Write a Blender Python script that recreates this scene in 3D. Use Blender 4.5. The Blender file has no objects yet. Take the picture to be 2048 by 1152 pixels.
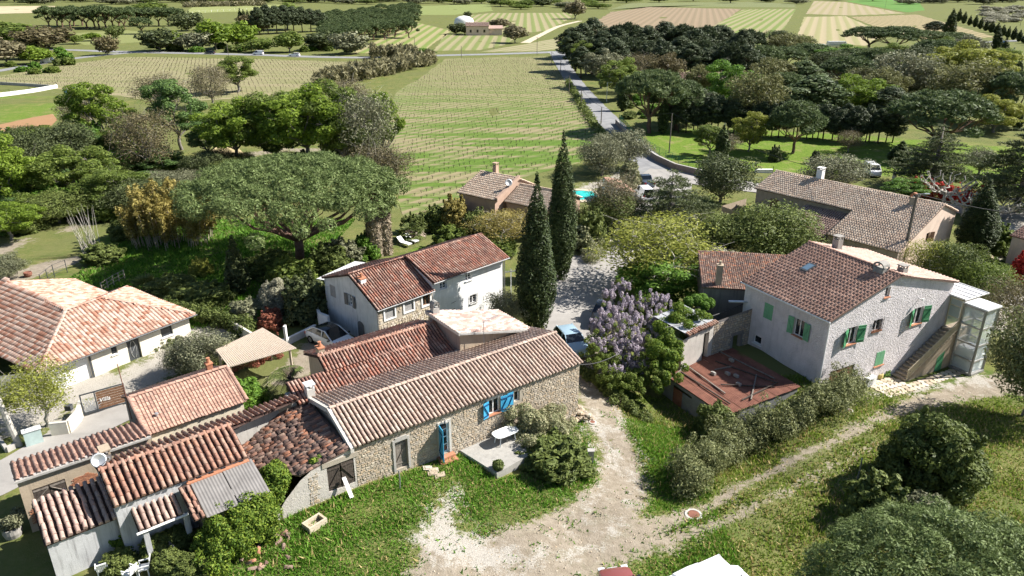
import bpy, math, random
import numpy as np
from mathutils import Matrix, Vector

random.seed(11)
RNG = np.random.default_rng(11)
SC = bpy.context.scene
COL = SC.collection

# ------------------------------------------------------------------ camera, sky, sun, exposure
CAM_H = 28.0
PITCH = math.radians(22.5)
FOC = 1470.0          # focal length in pixels of a 2048 px wide picture
cd = bpy.data.cameras.new('camera')
cd.sensor_width = 36.0
cd.lens = FOC / 2048 * 36.0
cd.clip_start = 0.5
cd.clip_end = 6000
cam = bpy.data.objects.new('camera', cd)
COL.objects.link(cam)
cam.location = (0, 0, CAM_H)
cam.rotation_euler = (math.pi / 2 - PITCH, 0, 0)
SC.camera = cam

SUN_AZ = math.radians(10)     # measured from +X towards +Y
SUN_EL = math.radians(42)
world = bpy.data.worlds.new('World')
SC.world = world
world.use_nodes = True
wn = world.node_tree
bg = wn.nodes['Background']
sky = wn.nodes.new('ShaderNodeTexSky')
sky.sky_type = 'NISHITA'
sky.sun_disc = False
sky.sun_elevation = SUN_EL
sky.sun_rotation = math.pi / 2 - SUN_AZ
sky.altitude = 100
sky.air_density = 1.0
sky.dust_density = .4
wn.links.new(sky.outputs[0], bg.inputs[0])
bg.inputs[1].default_value = 0.056
sd = bpy.data.lights.new('sun', 'SUN')
sd.energy = 5.0
sd.angle = math.radians(0.5)
sd.color = (1.0, 0.955, 0.89)
sun = bpy.data.objects.new('sun', sd)
COL.objects.link(sun)
sdir = Vector((math.cos(SUN_EL) * math.cos(SUN_AZ), math.cos(SUN_EL) * math.sin(SUN_AZ), math.sin(SUN_EL)))
sun.rotation_euler = sdir.to_track_quat('Z', 'Y').to_euler()
SC.view_settings.view_transform = 'Standard'
SC.view_settings.look = 'None'
SC.view_settings.exposure = 1.15
SC.view_settings.gamma = 1.0
SC.render.engine = 'CYCLES'
SC.cycles.max_bounces = 4
SC.cycles.diffuse_bounces = 2
SC.cycles.glossy_bounces = 2
SC.cycles.transmission_bounces = 3
SC.cycles.transparent_max_bounces = 4
SC.cycles.use_denoising = True
SC.cycles.use_adaptive_sampling = True
SC.cycles.adaptive_threshold = 0.03

# ------------------------------------------------------------------ terrain height and survey helpers
_CP = np.array([
	(-9, 34.5, 1.7), (-13, 31.5, 1.6), (-6, 37, 1.4), (-3, 39, 1.0), (4.6, 43.6, 0.0), (8, 43, -.05), (12, 44, -.1), (-5, 28, 1.3), (0, 30, .8), (5, 32, .3),
	(10, 30, 0), (31.6, 51.9, -1.6), (27, 48.5, -1.35), (24, 46.2, -1.0), (19.5, 53, .3), (22, 49.6, .1), (11, 51, -1.9), (11.4, 48.6, -2.3), (12.0, 46.6, -2.4), (13.2, 44.2, -2.4), (14.6, 42.2, -2.3), (10.3, 48.4, -2.0), (11, 45.6, -2.1), (12.2, 43.2, -2.1), (8.2, 47.5, -.2), (9.6, 44, -.5), (10.4, 40.5, -.5), (16, 46, -1.5), (36, 50, -1.7), (20, 40, -.7), (28, 40, -1.0),
	(35, 42, -1.2), (15, 35, -.3), (22, 32, -.5), (8, 52, 0), (6, 60, 0), (-28, 56, .8), (-33, 46, .8), (-28, 38, 1.0), (-18, 33, 1.6), (-22, 29, 1.4),
	(-25, 26, 1.3), (-17, 43, 1.3), (-15, 55, 1.4), (-10, 51, 1.4), (-17, 60, 1.4), (-6, 58, 1.2), (0, 64, .5), (-22, 66, .9), (-10, 72, .6), (-30, 70, .5),
	(3, 72, 0), (0, 50, .6), (-4, 46, 1.0), (40, 62, -1.4), (33, 70, -.8), (42, 80, -.8), (25, 65, -.6), (46, 52, -1.7), (-40, 50, .8), (-45, 70, .3),
	(0, 95, 0), (30, 100, 0), (60, 100, 0), (-30, 100, 0), (0, 130, 0), (60, 80, -.4), (0, 170, 0), (80, 130, 0), (-70, 120, 0), (-60, 90, 0), (80, 60, -.6), (100, 90, 0), (-50, 30, 1), (50, 30, -1.2), (0, 15, .8)])


def hz(x, y):
	x = np.asarray(x, float)
	y = np.asarray(y, float)
	sh = np.broadcast(x, y).shape
	xf = np.broadcast_to(x, sh).ravel()
	yf = np.broadcast_to(y, sh).ravel()
	d2 = (xf[:, None] - _CP[None, :, 0]) ** 2 + (yf[:, None] - _CP[None, :, 1]) ** 2
	w = 1.0 / (d2 + 5.0) ** 2
	far = np.clip((np.hypot(xf, yf - 60) - 70) / 60, 0, 1)
	h = (w * _CP[None, :, 2]).sum(1) / w.sum(1) * (1 - far)
	return h.reshape(sh) if sh else float(h[0])


def ray(px, py):
	x = (px - 1024) / FOC
	y = (576 - py) / FOC
	return x, math.cos(PITCH) + y * math.sin(PITCH), -math.sin(PITCH) + y * math.cos(PITCH)


def G(px, py, z=None):
	"""survey: where the sight line through a picture point meets the terrain (or the level z)"""
	rx, ry, rz = ray(px, py)
	zz = 0.0 if z is None else z
	for _ in range(12):
		t = (zz - CAM_H) / rz
		x, y = rx * t, ry * t
		if z is not None:
			break
		zz = float(hz(x, y))
	return Vector((x, y, zz))


def row_height(b, ty):
	"""height of an upright at b whose top lies on picture row ty"""
	lo, hi = 0.0, 80.0
	for _ in range(40):
		m = (lo + hi) / 2
		dz = b.z + m - CAM_H
		zc = b.y * math.cos(PITCH) - dz * math.sin(PITCH)
		yc = b.y * math.sin(PITCH) + dz * math.cos(PITCH)
		if 576 - FOC * yc / zc > ty:
			lo = m
		else:
			hi = m
	return lo


def px_size(b, n):
	zc = b.y * math.cos(PITCH) - (b.z - CAM_H) * math.sin(PITCH)
	return n * zc / FOC


class Fr:
	"""a building's own axes: u along the angle, v to its left"""
	def __init__(s, x, y, ang):
		a = math.radians(ang)
		s.x, s.y, s.a = x, y, a
		s.u = Vector((math.cos(a), math.sin(a), 0))
		s.v = Vector((-math.sin(a), math.cos(a), 0))

	def __call__(s, u, v, z):
		return Vector((s.x, s.y, z)) + s.u * u + s.v * v


# ------------------------------------------------------------------ mesh helpers
class MB:
	def __init__(s):
		s.v, s.f, s.m = [], [], []

	def face(s, pts, m=0):
		n = len(s.v)
		s.v += [tuple(p) for p in pts]
		s.f.append(tuple(range(n, n + len(pts))))
		s.m.append(m)

	def box(s, o, a, b, c, m=0):
		"""parallelepiped from the corner o with edge vectors a, b, c"""
		o, a, b, c = Vector(o), Vector(a), Vector(b), Vector(c)
		if a.cross(b).dot(c) < 0:
			a, b = b, a
		n = len(s.v)
		s.v += [tuple(p) for p in (o, o + a, o + a + b, o + b, o + c, o + a + c, o + a + b + c, o + b + c)]
		for q in ((0, 3, 2, 1), (4, 5, 6, 7), (0, 1, 5, 4), (1, 2, 6, 5), (2, 3, 7, 6), (3, 0, 4, 7)):
			s.f.append(tuple(n + i for i in q))
			s.m.append(m)

	def cbox(s, c, dx, dy, dz, sx, sy, sz, m=0):
		"""box centred on c in x and y axes dx, dy, dz (unit vectors) standing on c"""
		dx, dy, dz = Vector(dx), Vector(dy), Vector(dz)
		s.box(Vector(c) - dx * sx / 2 - dy * sy / 2, dx * sx, dy * sy, dz * sz, m)

	def bar(s, p, q, w, h=None, m=0):
		p, q = Vector(p), Vector(q)
		d = (q - p).normalized()
		up = Vector((0, 0, 1)) if abs(d.z) < .95 else Vector((1, 0, 0))
		a = d.cross(up).normalized()
		b = a.cross(d)
		h = h or w
		s.box(p - a * w / 2 - b * h / 2, a * w, b * h, q - p, m)

	def tube(s, pts, rad, n=6, m=0, cap=True):
		pts = [Vector(p) for p in pts]
		if not hasattr(rad, '__len__'):
			rad = [rad] * len(pts)
		base = len(s.v)
		pa = None
		for i, p in enumerate(pts):
			d = (pts[min(i + 1, len(pts) - 1)] - pts[max(i - 1, 0)]).normalized()
			if pa is None:
				ref = Vector((0, 0, 1)) if abs(d.z) < .9 else Vector((1, 0, 0))
				pa = d.cross(ref).normalized()
			a = (pa - d * pa.dot(d)).normalized()
			pa = a
			b = d.cross(a)
			for k in range(n):
				t = 2 * math.pi * k / n
				s.v.append(tuple(p + a * math.cos(t) * rad[i] + b * math.sin(t) * rad[i]))
		for i in range(len(pts) - 1):
			for k in range(n):
				k2 = (k + 1) % n
				s.f.append((base + i * n + k, base + i * n + k2, base + (i + 1) * n + k2, base + (i + 1) * n + k))
				s.m.append(m)
		if cap:
			s.f.append(tuple(base + (len(pts) - 1) * n + k for k in range(n)))
			s.m.append(m)
			s.f.append(tuple(base + k for k in reversed(range(n))))
			s.m.append(m)

	def lathe(s, c, prof, n=16, m=0):
		"""rings of (radius, z) about the upright axis through c"""
		c = Vector(c)
		base = len(s.v)
		for r, z in prof:
			for k in range(n):
				t = 2 * math.pi * k / n
				s.v.append((c.x + r * math.cos(t), c.y + r * math.sin(t), c.z + z))
		for i in range(len(prof) - 1):
			for k in range(n):
				k2 = (k + 1) % n
				s.f.append((base + i * n + k, base + i * n + k2, base + (i + 1) * n + k2, base + (i + 1) * n + k))
				s.m.append(m)

	def mesh(s, name, mats, smooth=False):
		me = bpy.data.meshes.new(name)
		me.from_pydata(s.v, [], s.f)
		for x in (mats if isinstance(mats, (list, tuple)) else [mats]):
			me.materials.append(x)
		if any(s.m):
			me.polygons.foreach_set('material_index', s.m)
		if smooth:
			me.polygons.foreach_set('use_smooth', [True] * len(me.polygons))
		me.update()
		return me

	def build(s, name, mats, parent=None, smooth=False):
		return add(name, s.mesh(name, mats, smooth), parent)


def add(name, data, parent=None, matrix=None):
	o = bpy.data.objects.new(name, data)
	COL.objects.link(o)
	if matrix is not None:
		o.matrix_basis = matrix
	if parent is not None:
		o.parent = parent
		if 'pinv' in parent:
			o.matrix_parent_inverse = Matrix.Translation(-Vector(parent['pinv']))
	return o


def tag(o, label=None, cat=None, group=None, kind=None):
	for k, x in (('label', label), ('category', cat), ('group', group), ('kind', kind)):
		if x:
			o[k] = x
	return o


def thing(name, label, cat, loc=(0, 0, 0), group=None, local=False, rz=0.0, scale=None):
	"""an Empty at the thing's base; local=False: its parts are written in world coordinates"""
	o = bpy.data.objects.new(name, None)
	o.empty_display_size = .2
	COL.objects.link(o)
	o.location = loc
	o.rotation_euler = (0, 0, rz)
	if scale is not None:
		o.scale = scale if hasattr(scale, '__len__') else (scale,) * 3
	if not local:
		o['pinv'] = tuple(loc)
	return tag(o, label, cat, group)


def np_mesh(name, V, Fq, mat, smooth=False):
	"""mesh from vertex array V and an (n,3) or (n,4) index array"""
	me = bpy.data.meshes.new(name)
	k = Fq.shape[1]
	me.vertices.add(len(V))
	me.vertices.foreach_set('co', np.ascontiguousarray(V, dtype=np.float32).ravel())
	me.loops.add(Fq.size)
	me.loops.foreach_set('vertex_index', np.ascontiguousarray(Fq, dtype=np.int32).ravel())
	me.polygons.add(len(Fq))
	me.polygons.foreach_set('loop_start', np.arange(0, Fq.size, k, dtype=np.int32))
	me.polygons.foreach_set('loop_total', np.full(len(Fq), k, dtype=np.int32))
	if smooth:
		me.polygons.foreach_set('use_smooth', np.ones(len(Fq), dtype=bool))
	if mat is not None:
		me.materials.append(mat)
	me.update(calc_edges=True)
	return me


# ------------------------------------------------------------------ materials
class NT:
	def __init__(s, name, rough=.8, spec=.3):
		s.mat = bpy.data.materials.new(name)
		s.mat.use_nodes = True
		s.t = s.mat.node_tree
		s.b = s.t.nodes['Principled BSDF']
		s.b.inputs['Roughness'].default_value = rough
		s.b.inputs['Specular IOR Level'].default_value = spec

	def n(s, kind, **kw):
		nd = s.t.nodes.new('ShaderNode' + kind)
		for k, x in kw.items():
			setattr(nd, k, x)
		return nd

	def l(s, a, b):
		s.t.links.new(a, b)

	def pos(s, scale=(1, 1, 1), rot=0.0, off=(0, 0, 0)):
		g = s.n('NewGeometry')
		mp = s.n('Mapping')
		mp.inputs['Scale'].default_value = scale
		mp.inputs['Rotation'].default_value = (0, 0, rot)
		mp.inputs['Location'].default_value = off
		s.l(g.outputs['Position'], mp.inputs[0])
		return mp.outputs[0]

	def noise(s, vec, scale, detail=4.0, rough=.55):
		nd = s.n('TexNoise')
		nd.inputs['Scale'].default_value = scale
		nd.inputs['Detail'].default_value = detail
		nd.inputs['Roughness'].default_value = rough
		if vec is not None:
			s.l(vec, nd.inputs['Vector'])
		return nd.outputs['Fac']

	def ramp(s, fac, stops, mode='LINEAR'):
		r = s.n('ValToRGB')
		r.color_ramp.interpolation = mode
		e = r.color_ramp.elements
		while len(e) < len(stops):
			e.new(.5)
		for i, (p, c) in enumerate(stops):
			e[i].position = p
			c = (c, c, c) if not hasattr(c, '__len__') else c
			e[i].color = (c[0], c[1], c[2], 1)
		s.l(fac, r.inputs[0])
		return r.outputs[0]

	def mix(s, fac, a, b, blend='MIX'):
		m = s.n('Mix', data_type='RGBA', blend_type=blend)
		for sock, x in ((m.inputs[0], fac), (m.inputs[6], a), (m.inputs[7], b)):
			if isinstance(x, (int, float)):
				sock.default_value = x
			elif isinstance(x, tuple):
				sock.default_value = (*x, 1) if len(x) == 3 else x
			else:
				s.l(x, sock)
		return m.outputs[2]

	def math(s, op, a, b=0.0, c=None):
		m = s.n('Math', operation=op)
		for sock, x in zip(m.inputs, (a, b) if c is None else (a, b, c)):
			if isinstance(x, (int, float)):
				sock.default_value = x
			else:
				s.l(x, sock)
		return m.outputs[0]

	def rnd(s):
		"""one number per object and per loose piece"""
		a = s.n('ObjectInfo').outputs['Random']
		b = s.n('NewGeometry').outputs['Random Per Island']
		return s.math('FRACT', s.math('ADD', s.math('MULTIPLY', a, 7.31), b))

	def bump(s, h, strength=.4, dist=.05):
		b = s.n('Bump')
		b.inputs['Strength'].default_value = strength
		b.inputs['Distance'].default_value = dist
		s.l(h, b.inputs['Height'])
		s.l(b.outputs[0], s.b.inputs['Normal'])

	def col(s, c):
		if isinstance(c, tuple):
			s.b.inputs['Base Color'].default_value = (*c, 1)
		else:
			s.l(c, s.b.inputs['Base Color'])
		return s


def mix3(a, b, t):
	return tuple(a[i] * (1 - t) + b[i] * t for i in range(3))


def m_plain(name, c, rough=.6, spec=.4, metal=0.0, var=.12, scale=3.0):
	t = NT(name, rough, spec)
	n = t.noise(t.pos(), scale, 5)
	t.col(t.ramp(n, [(.3, tuple(x * (1 - var) for x in c)), (.7, tuple(min(1, x * (1 + var)) for x in c))]))
	t.b.inputs['Metallic'].default_value = metal
	return t.mat


def m_plaster(name, c, stain=(.12, .11, .1), amount=.35, rough=.9, bump=.5, grain=16.0):
	"""rendered wall: blotches, vertical rain streaks, grain"""
	t = NT(name, rough, .2)
	a = t.noise(t.pos(), .9, 6, .65)
	s = t.noise(t.pos((2.2, 2.2, .22)), 1.6, 5, .7)
	base = t.mix(t.ramp(a, [(.3, 0), (.75, 1)]), tuple(x * .82 for x in c), tuple(min(1, x * 1.08) for x in c))
	f = t.math('MULTIPLY', t.ramp(s, [(.5, 0), (.72, 1)]), amount)
	t.col(t.mix(f, base, stain))
	t.bump(t.noise(t.pos(), grain, 4, .7), bump, .03 if grain > 8 else .1)
	return t.mat


def m_tile(name, pal, moss=(.07, .06, .05), amount=.45, scale=1.5, even=.38, gain=1.0):
	"""clay tiles: one shade per tile from a palette, with lichen and soot over them"""
	t = NT(name, .85, .2)
	r = t.rnd()
	n = len(pal)
	av = tuple(sum(c[i] for c in pal) / n for i in range(3))
	pal = [tuple(x * gain for x in mix3(c, av, even)) for c in pal]
	base = t.ramp(r, [(i / n, c) for i, c in enumerate(pal)], 'CONSTANT')
	a = t.noise(t.pos(), scale, 7, .7)
	b = t.noise(t.pos(), 14, 4, .6)
	f = t.math('MULTIPLY', t.ramp(t.math('MULTIPLY_ADD', b, .35, t.math('MULTIPLY', a, .75)), [(.5, 0), (.68, 1)]), amount)
	t.col(t.mix(f, base, moss))
	t.bump(b, .35, .01)
	return t.mat


def m_leaf(name, dark, mid, light, transl=.28, rough=.6):
	"""leaf faces: a shade per leaf and per plant, some light through the blade"""
	t = NT(name, rough, .25)
	isl = t.n('NewGeometry').outputs['Random Per Island']
	ob = t.n('ObjectInfo').outputs['Random']
	f = t.math('ADD', t.math('MULTIPLY', isl, .75), t.math('MULTIPLY', ob, .25))
	k = (1.5, 1.38, 1.15)
	c = t.ramp(f, [(.0, tuple(x * y for x, y in zip(dark, k))), (.45, tuple(x * y for x, y in zip(mid, k))), (1.0, tuple(x * y for x, y in zip(light, k)))])
	t.col(c)
	tr = t.n('BsdfTranslucent')
	t.l(c, tr.inputs[0])
	mx = t.n('MixShader')
	mx.inputs[0].default_value = transl
	out = t.t.nodes['Material Output']
	t.l(t.b.outputs[0], mx.inputs[1])
	t.l(tr.outputs[0], mx.inputs[2])
	t.l(mx.outputs[0], out.inputs[0])
	return t.mat


def m_glass(name, c=(.015, .02, .025), rough=.06):
	t = NT(name, rough, .6)
	t.col(c)
	return t.mat


def m_clear(name, c=(.8, .9, .92), alpha=.35):
	t = NT(name, .05, .5)
	t.col(c)
	t.b.inputs['Alpha'].default_value = alpha
	return t.mat


M = {}
M['white_wall'] = m_plaster('white_wall', (.78, .77, .75), (.3, .29, .28), .25)
M['stained_white'] = m_plaster('stained_white', (.62, .62, .62), (.2, .2, .2), .55)
M['pink_plaster'] = m_plaster('pink_plaster', (.68, .63, .63), (.36, .33, .33), .45, bump=1.0, grain=7)
M['cream_wall'] = m_plaster('cream_wall', (.62, .55, .43), (.35, .3, .22), .25)
M['villa_wall'] = m_plaster('villa_wall', (.72, .67, .56), (.5, .45, .36), .15)
M['grey_wall'] = m_plaster('grey_wall', (.34, .32, .29), (.1, .095, .09), .6)
M['grey_render'] = m_plaster('grey_render', (.5, .5, .5), (.17, .165, .16), .75)
M['pink_wall'] = m_plaster('pink_wall', (.47, .33, .25), (.3, .2, .15), .3)
M['peach_wall'] = m_plaster('peach_wall', (.66, .52, .42), (.4, .3, .25), .2)
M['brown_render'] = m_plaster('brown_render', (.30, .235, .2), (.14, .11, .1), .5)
M['tan_render'] = m_plaster('tan_render', (.42, .34, .25), (.2, .16, .12), .5)
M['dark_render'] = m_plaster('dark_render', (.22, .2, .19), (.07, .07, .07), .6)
M['mortar'] = m_plaster('mortar', (.40, .35, .28), (.22, .19, .16), .4)
M['rubble_plaster'] = m_plaster('rubble_plaster', (.54, .5, .45), (.28, .25, .22), .5, bump=1.0, grain=9)
M['concrete'] = m_plaster('concrete', (.42, .40, .37), (.2, .19, .17), .5)
M['pale_concrete'] = m_plaster('pale_concrete', (.55, .52, .47), (.3, .28, .25), .4)


def m_stone(name, pal):
	t = NT(name, .9, .2)
	base = t.ramp(t.rnd(), [(i / len(pal), c) for i, c in enumerate(pal)], 'CONSTANT')
	n = t.noise(t.pos(), 9, 5, .7)
	t.col(t.mix(t.ramp(n, [(.35, .0), (.75, .45)]), base, (.16, .13, .1)))
	t.bump(n, .6, .03)
	return t.mat


M['stone'] = m_stone('stone', [(.46, .38, .28), (.41, .335, .245), (.5, .42, .32), (.38, .315, .24), (.48, .37, .25), (.53, .46, .36), (.43, .35, .255), (.41, .355, .29)])
M['pale_stone'] = m_stone('pale_stone', [(.56, .48, .36), (.62, .56, .46), (.5, .42, .3), (.58, .5, .42), (.44, .36, .27)])
M['tile_pale'] = m_tile('tile_pale', [(.52, .40, .32), (.46, .33, .26), (.56, .46, .38), (.42, .30, .24), (.50, .38, .31), (.38, .28, .23)], amount=.42, gain=1.0)
M['tile_red'] = m_tile('tile_red', [(.30, .14, .10), (.24, .12, .09), (.38, .22, .16), (.19, .10, .08), (.44, .31, .25), (.34, .13, .085), (.3, .19, .15)], (.07, .055, .048), .6, gain=1.15)
M['tile_orange'] = m_tile('tile_orange', [(.40, .2, .13), (.34, .175, .125), (.44, .25, .175), (.37, .24, .185), (.29, .15, .11), (.42, .29, .22)], (.1, .07, .06), .58, gain=.96)
M['tile_old'] = m_tile('tile_old', even=.05, pal=[(.28, .15, .105), (.22, .135, .105), (.34, .2, .145), (.26, .18, .145), (.42, .19, .115), (.2, .13, .11), (.36, .25, .19), (.17, .11, .09)], moss=(.06, .05, .045), amount=.6)
M['tile_brown'] = m_tile('tile_brown', [(.43, .25, .185), (.36, .21, .155), (.48, .3, .225), (.31, .18, .14), (.52, .33, .25), (.4, .25, .195)], (.1, .08, .07), .32)
M['tile_rose'] = m_tile('tile_rose', [(.42, .29, .24), (.37, .25, .205), (.47, .345, .285), (.33, .22, .185), (.4, .3, .255)], (.14, .105, .09), .5, gain=1.05)
M['tile_villa'] = m_tile('tile_villa', [(.54, .37, .29), (.44, .25, .18), (.58, .44, .36), (.37, .17, .11), (.56, .41, .33), (.48, .30, .23)], (.3, .2, .15), .15, even=.1, gain=.86)
M['tile_white'] = m_tile('tile_white', [(.48, .39, .345), (.41, .3, .255), (.52, .44, .39), (.36, .24, .2), (.45, .36, .31), (.5, .42, .38)], (.34, .27, .235), .12, even=.0, gain=.8)
M['tile_grey'] = m_tile('tile_grey', [(.62, .47, .35), (.54, .4, .29), (.66, .53, .41), (.48, .34, .25), (.68, .56, .44), (.56, .44, .34)], (.2, .165, .14), .3)
M['under_tile'] = m_plain('under_tile', (.15, .105, .085), .9, .1)
M['channel_bed'] = m_plain('channel_bed', (.07, .045, .038), .9, .1, var=.3, scale=6)  # brown bed between cover tiles, darkened to paint in the channel's shade
M['channel'] = m_tile('channel', [(.2, .12, .09), (.16, .1, .08), (.24, .15, .11)], (.03, .025, .022), .7)
M['wood_dark'] = m_plain('wood_dark', (.075, .06, .05), .8, .2, var=.4, scale=9)
M['wood_grey'] = m_plain('wood_grey', (.2, .175, .15), .85, .2, var=.35, scale=9)
M['wood_brown'] = m_plain('wood_brown', (.17, .09, .05), .7, .3, var=.35, scale=9)
M['wood_pale'] = m_plain('wood_pale', (.46, .38, .3), .75, .3, var=.18, scale=7)
M['green_paint'] = m_plain('green_paint', (.07, .26, .12), .55, .4, var=.12, scale=5)
M['pale_green'] = m_plain('pale_green', (.15, .36, .2), .6, .3, var=.1, scale=5)
M['blue_paint'] = m_plain('blue_paint', (.06, .36, .6), .5, .4, var=.12, scale=5)
M['blue_brace'] = m_plain('blue_brace', (.012, .06, .17), .6, .3)
M['grey_shutter'] = m_plain('grey_shutter', (.3, .29, .28), .6, .3)
M['dark_shutter'] = m_plain('dark_shutter', (.13, .125, .12), .6, .3)
M['white_paint'] = m_plain('white_paint', (.78, .77, .75), .5, .4, var=.04)
M['white_plastic'] = m_plain('white_plastic', (.76, .76, .75), .35, .5, var=.05)
M['anthracite'] = m_plain('anthracite', (.055, .06, .065), .45, .4)
M['grey_metal'] = m_plain('grey_metal', (.3, .3, .3), .4, .5, metal=.5)
M['galvanised'] = m_plain('galvanised', (.5, .51, .52), .4, .5, metal=.6)
M['zinc'] = m_plain('zinc', (.25, .25, .25), .45, .4, metal=.4)
M['beige_metal'] = m_plain('beige_metal', (.46, .4, .28), .5, .4)
M['lift_metal'] = m_plain('lift_metal', (.32, .31, .29), .45, .4, metal=.3)
M['pole_wood'] = m_plain('pole_wood', (.15, .13, .11), .85, .2, var=.3, scale=6)
M['pole_concrete'] = m_plain('pole_concrete', (.42, .4, .36), .9, .2, var=.25, scale=4)
M['black'] = m_plain('black', (.012, .012, .013), .6, .3)
M['cable'] = m_plain('cable', (.03, .03, .03), .6, .3)
M['glass'] = m_glass('glass')
M['car_glass'] = m_glass('car_glass', (.012, .016, .02), .04)
M['clear_glass'] = m_clear('clear_glass')
M['terracotta'] = m_plain('terracotta', (.42, .19, .11), .8, .2, var=.15)
M['brick_red'] = m_stone('brick_red', [(.4, .17, .09), (.34, .14, .08), (.45, .21, .12), (.3, .13, .08)])
M['tyre'] = m_plain('tyre', (.02, .02, .02), .8, .2)
M['rim'] = m_plain('rim', (.35, .36, .37), .35, .5, metal=.8)
M['headlight'] = m_plain('headlight', (.7, .72, .75), .15, .6)
M['tail_light'] = m_plain('tail_light', (.4, .02, .02), .25, .5)
M['bark'] = m_plain('bark', (.11, .085, .065), .9, .15, var=.35, scale=5)
M['bark_grey'] = m_plain('bark_grey', (.2, .18, .16), .9, .15, var=.3, scale=5)
M['bark_pale'] = m_plain('bark_pale', (.42, .39, .34), .9, .15, var=.25, scale=5)
M['bark_red'] = m_plain('bark_red', (.16, .1, .075), .9, .15, var=.35, scale=4)
M['soil'] = m_plain('soil', (.16, .11, .07), .95, .1, var=.3, scale=3)


def m_corrugated(name, c1, c2, sharp=.5):
	t = NT(name, .75, .3)
	a = t.noise(t.pos(), 1.6, 6, .7)
	t.col(t.ramp(a, [(.3, c1), (.7, c2)]))
	return t.mat


M['rust'] = m_corrugated('rust', (.13, .05, .036), (.26, .115, .075))
M['white_sheet'] = m_corrugated('white_sheet', (.3, .31, .32), (.48, .49, .5))
M['fibre_cement'] = m_corrugated('fibre_cement', (.16, .15, .142), (.23, .217, .205))
M['shed_metal'] = m_corrugated('shed_metal', (.14, .145, .15), (.22, .225, .23))

# foliage
L = {}
L['pine'] = m_leaf('needles_pine', (.034, .056, .02), (.088, .132, .05), (.16, .215, .095), .25)
L['pine_far'] = m_leaf('needles_far_pine', (.03, .05, .022), (.065, .1, .046), (.12, .16, .075), .25)
L['dark_pine'] = m_leaf('needles_dark', (.016, .026, .015), (.04, .058, .032), (.075, .1, .054), .18)
L['cypress'] = m_leaf('cypress_scale', (.012, .022, .008), (.032, .052, .018), (.07, .1, .036), .15)
L['spring'] = m_leaf('leaf_spring', (.05, .09, .014), (.12, .19, .028), (.21, .3, .05), .46)
L['mid'] = m_leaf('leaf_mid', (.048, .076, .018), (.1, .15, .036), (.175, .23, .06), .44)
L['bluegreen'] = m_leaf('leaf_blue_green', (.025, .055, .02), (.06, .115, .038), (.11, .18, .06), .3)
L['olive'] = m_leaf('leaf_olive', (.05, .06, .04), (.11, .125, .085), (.2, .215, .155), .2)
L['silver'] = m_leaf('leaf_silver', (.09, .1, .085), (.19, .2, .17), (.32, .33, .28), .2)
L['oak'] = m_leaf('leaf_oak', (.02, .032, .014), (.05, .068, .03), (.095, .12, .055), .2)
L['grey'] = m_leaf('leaf_grey', (.06, .055, .035), (.12, .115, .075), (.19, .18, .125), .25)
L['brown'] = m_leaf('leaf_brown', (.045, .042, .024), (.09, .082, .048), (.15, .138, .08), .25)
L['yellow'] = m_leaf('leaf_yellow', (.07, .095, .018), (.16, .19, .04), (.27, .3, .08), .4)
L['bamboo'] = m_leaf('leaf_bamboo', (.09, .085, .025), (.2, .18, .06), (.32, .29, .11), .32)
L['shrub'] = m_leaf('leaf_shrub', (.035, .055, .015), (.08, .112, .034), (.15, .19, .062), .3)
L['oleander'] = m_leaf('leaf_oleander', (.05, .065, .03), (.12, .145, .07), (.24, .26, .14), .3)
L['ivy'] = m_leaf('leaf_ivy', (.025, .055, .008), (.07, .13, .018), (.17, .23, .035), .3)
L['variegated'] = m_leaf('leaf_variegated', (.05, .07, .035), (.15, .175, .1), (.34, .34, .25), .25)
L['lush'] = m_leaf('leaf_lush', (.03, .075, .012), (.075, .16, .025), (.14, .25, .045), .32)
L['wisteria'] = m_leaf('petal_wisteria', (.11, .1, .19), (.27, .25, .36), (.5, .49, .56), .3)
L['photinia'] = m_leaf('leaf_red', (.14, .012, .016), (.32, .03, .03), (.46, .07, .06), .3)
L['reddish'] = m_leaf('leaf_reddish', (.08, .03, .022), (.2, .075, .055), (.3, .14, .1), .3)
L['palm'] = m_leaf('leaf_palm', (.03, .05, .016), (.075, .11, .035), (.17, .2, .08), .25)
L['thatch'] = m_leaf('dead_frond', (.08, .068, .055), (.17, .15, .125), (.27, .24, .2), .15)
L['reed'] = m_leaf('reed_leaf', (.07, .07, .042), (.13, .13, .08), (.2, .2, .13), .25)
L['cedar'] = m_leaf('needles_cedar', (.035, .05, .025), (.075, .1, .05), (.13, .16, .08), .2)
L['grassy'] = m_leaf('grass_blade', (.035, .095, .012), (.078, .185, .022), (.15, .29, .045), .42)
L['meadow'] = m_leaf('meadow_blade', (.05, .09, .014), (.105, .168, .026), (.19, .26, .055), .4)
L['dry'] = m_leaf('dry_blade', (.18, .15, .07), (.28, .24, .12), (.36, .31, .17), .3)
L['eucalypt'] = m_leaf('leaf_eucalypt', (.05, .058, .026), (.1, .112, .052), (.17, .182, .09), .28)
L['white_flower'] = m_leaf('blossom', (.45, .45, .35), (.6, .6, .5), (.75, .75, .68), .25)
# ------------------------------------------------------------------ ground
def GP(pts):
	return np.array([tuple(G(*p)[:2]) for p in pts])


def seg_dist(X, Y, pts, hw):
	"""how far inside (positive) a band of half widths hw round the polyline pts a point lies"""
	best = np.full(X.shape, -1e3)
	for i in range(len(pts) - 1):
		a, b = pts[i], pts[i + 1]
		d = b - a
		t = np.clip(((X - a[0]) * d[0] + (Y - a[1]) * d[1]) / (d @ d + 1e-9), 0, 1)
		dist = np.hypot(X - a[0] - t * d[0], Y - a[1] - t * d[1])
		best = np.maximum(best, hw[i] * (1 - t) + hw[i + 1] * t - dist)
	return best


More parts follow.
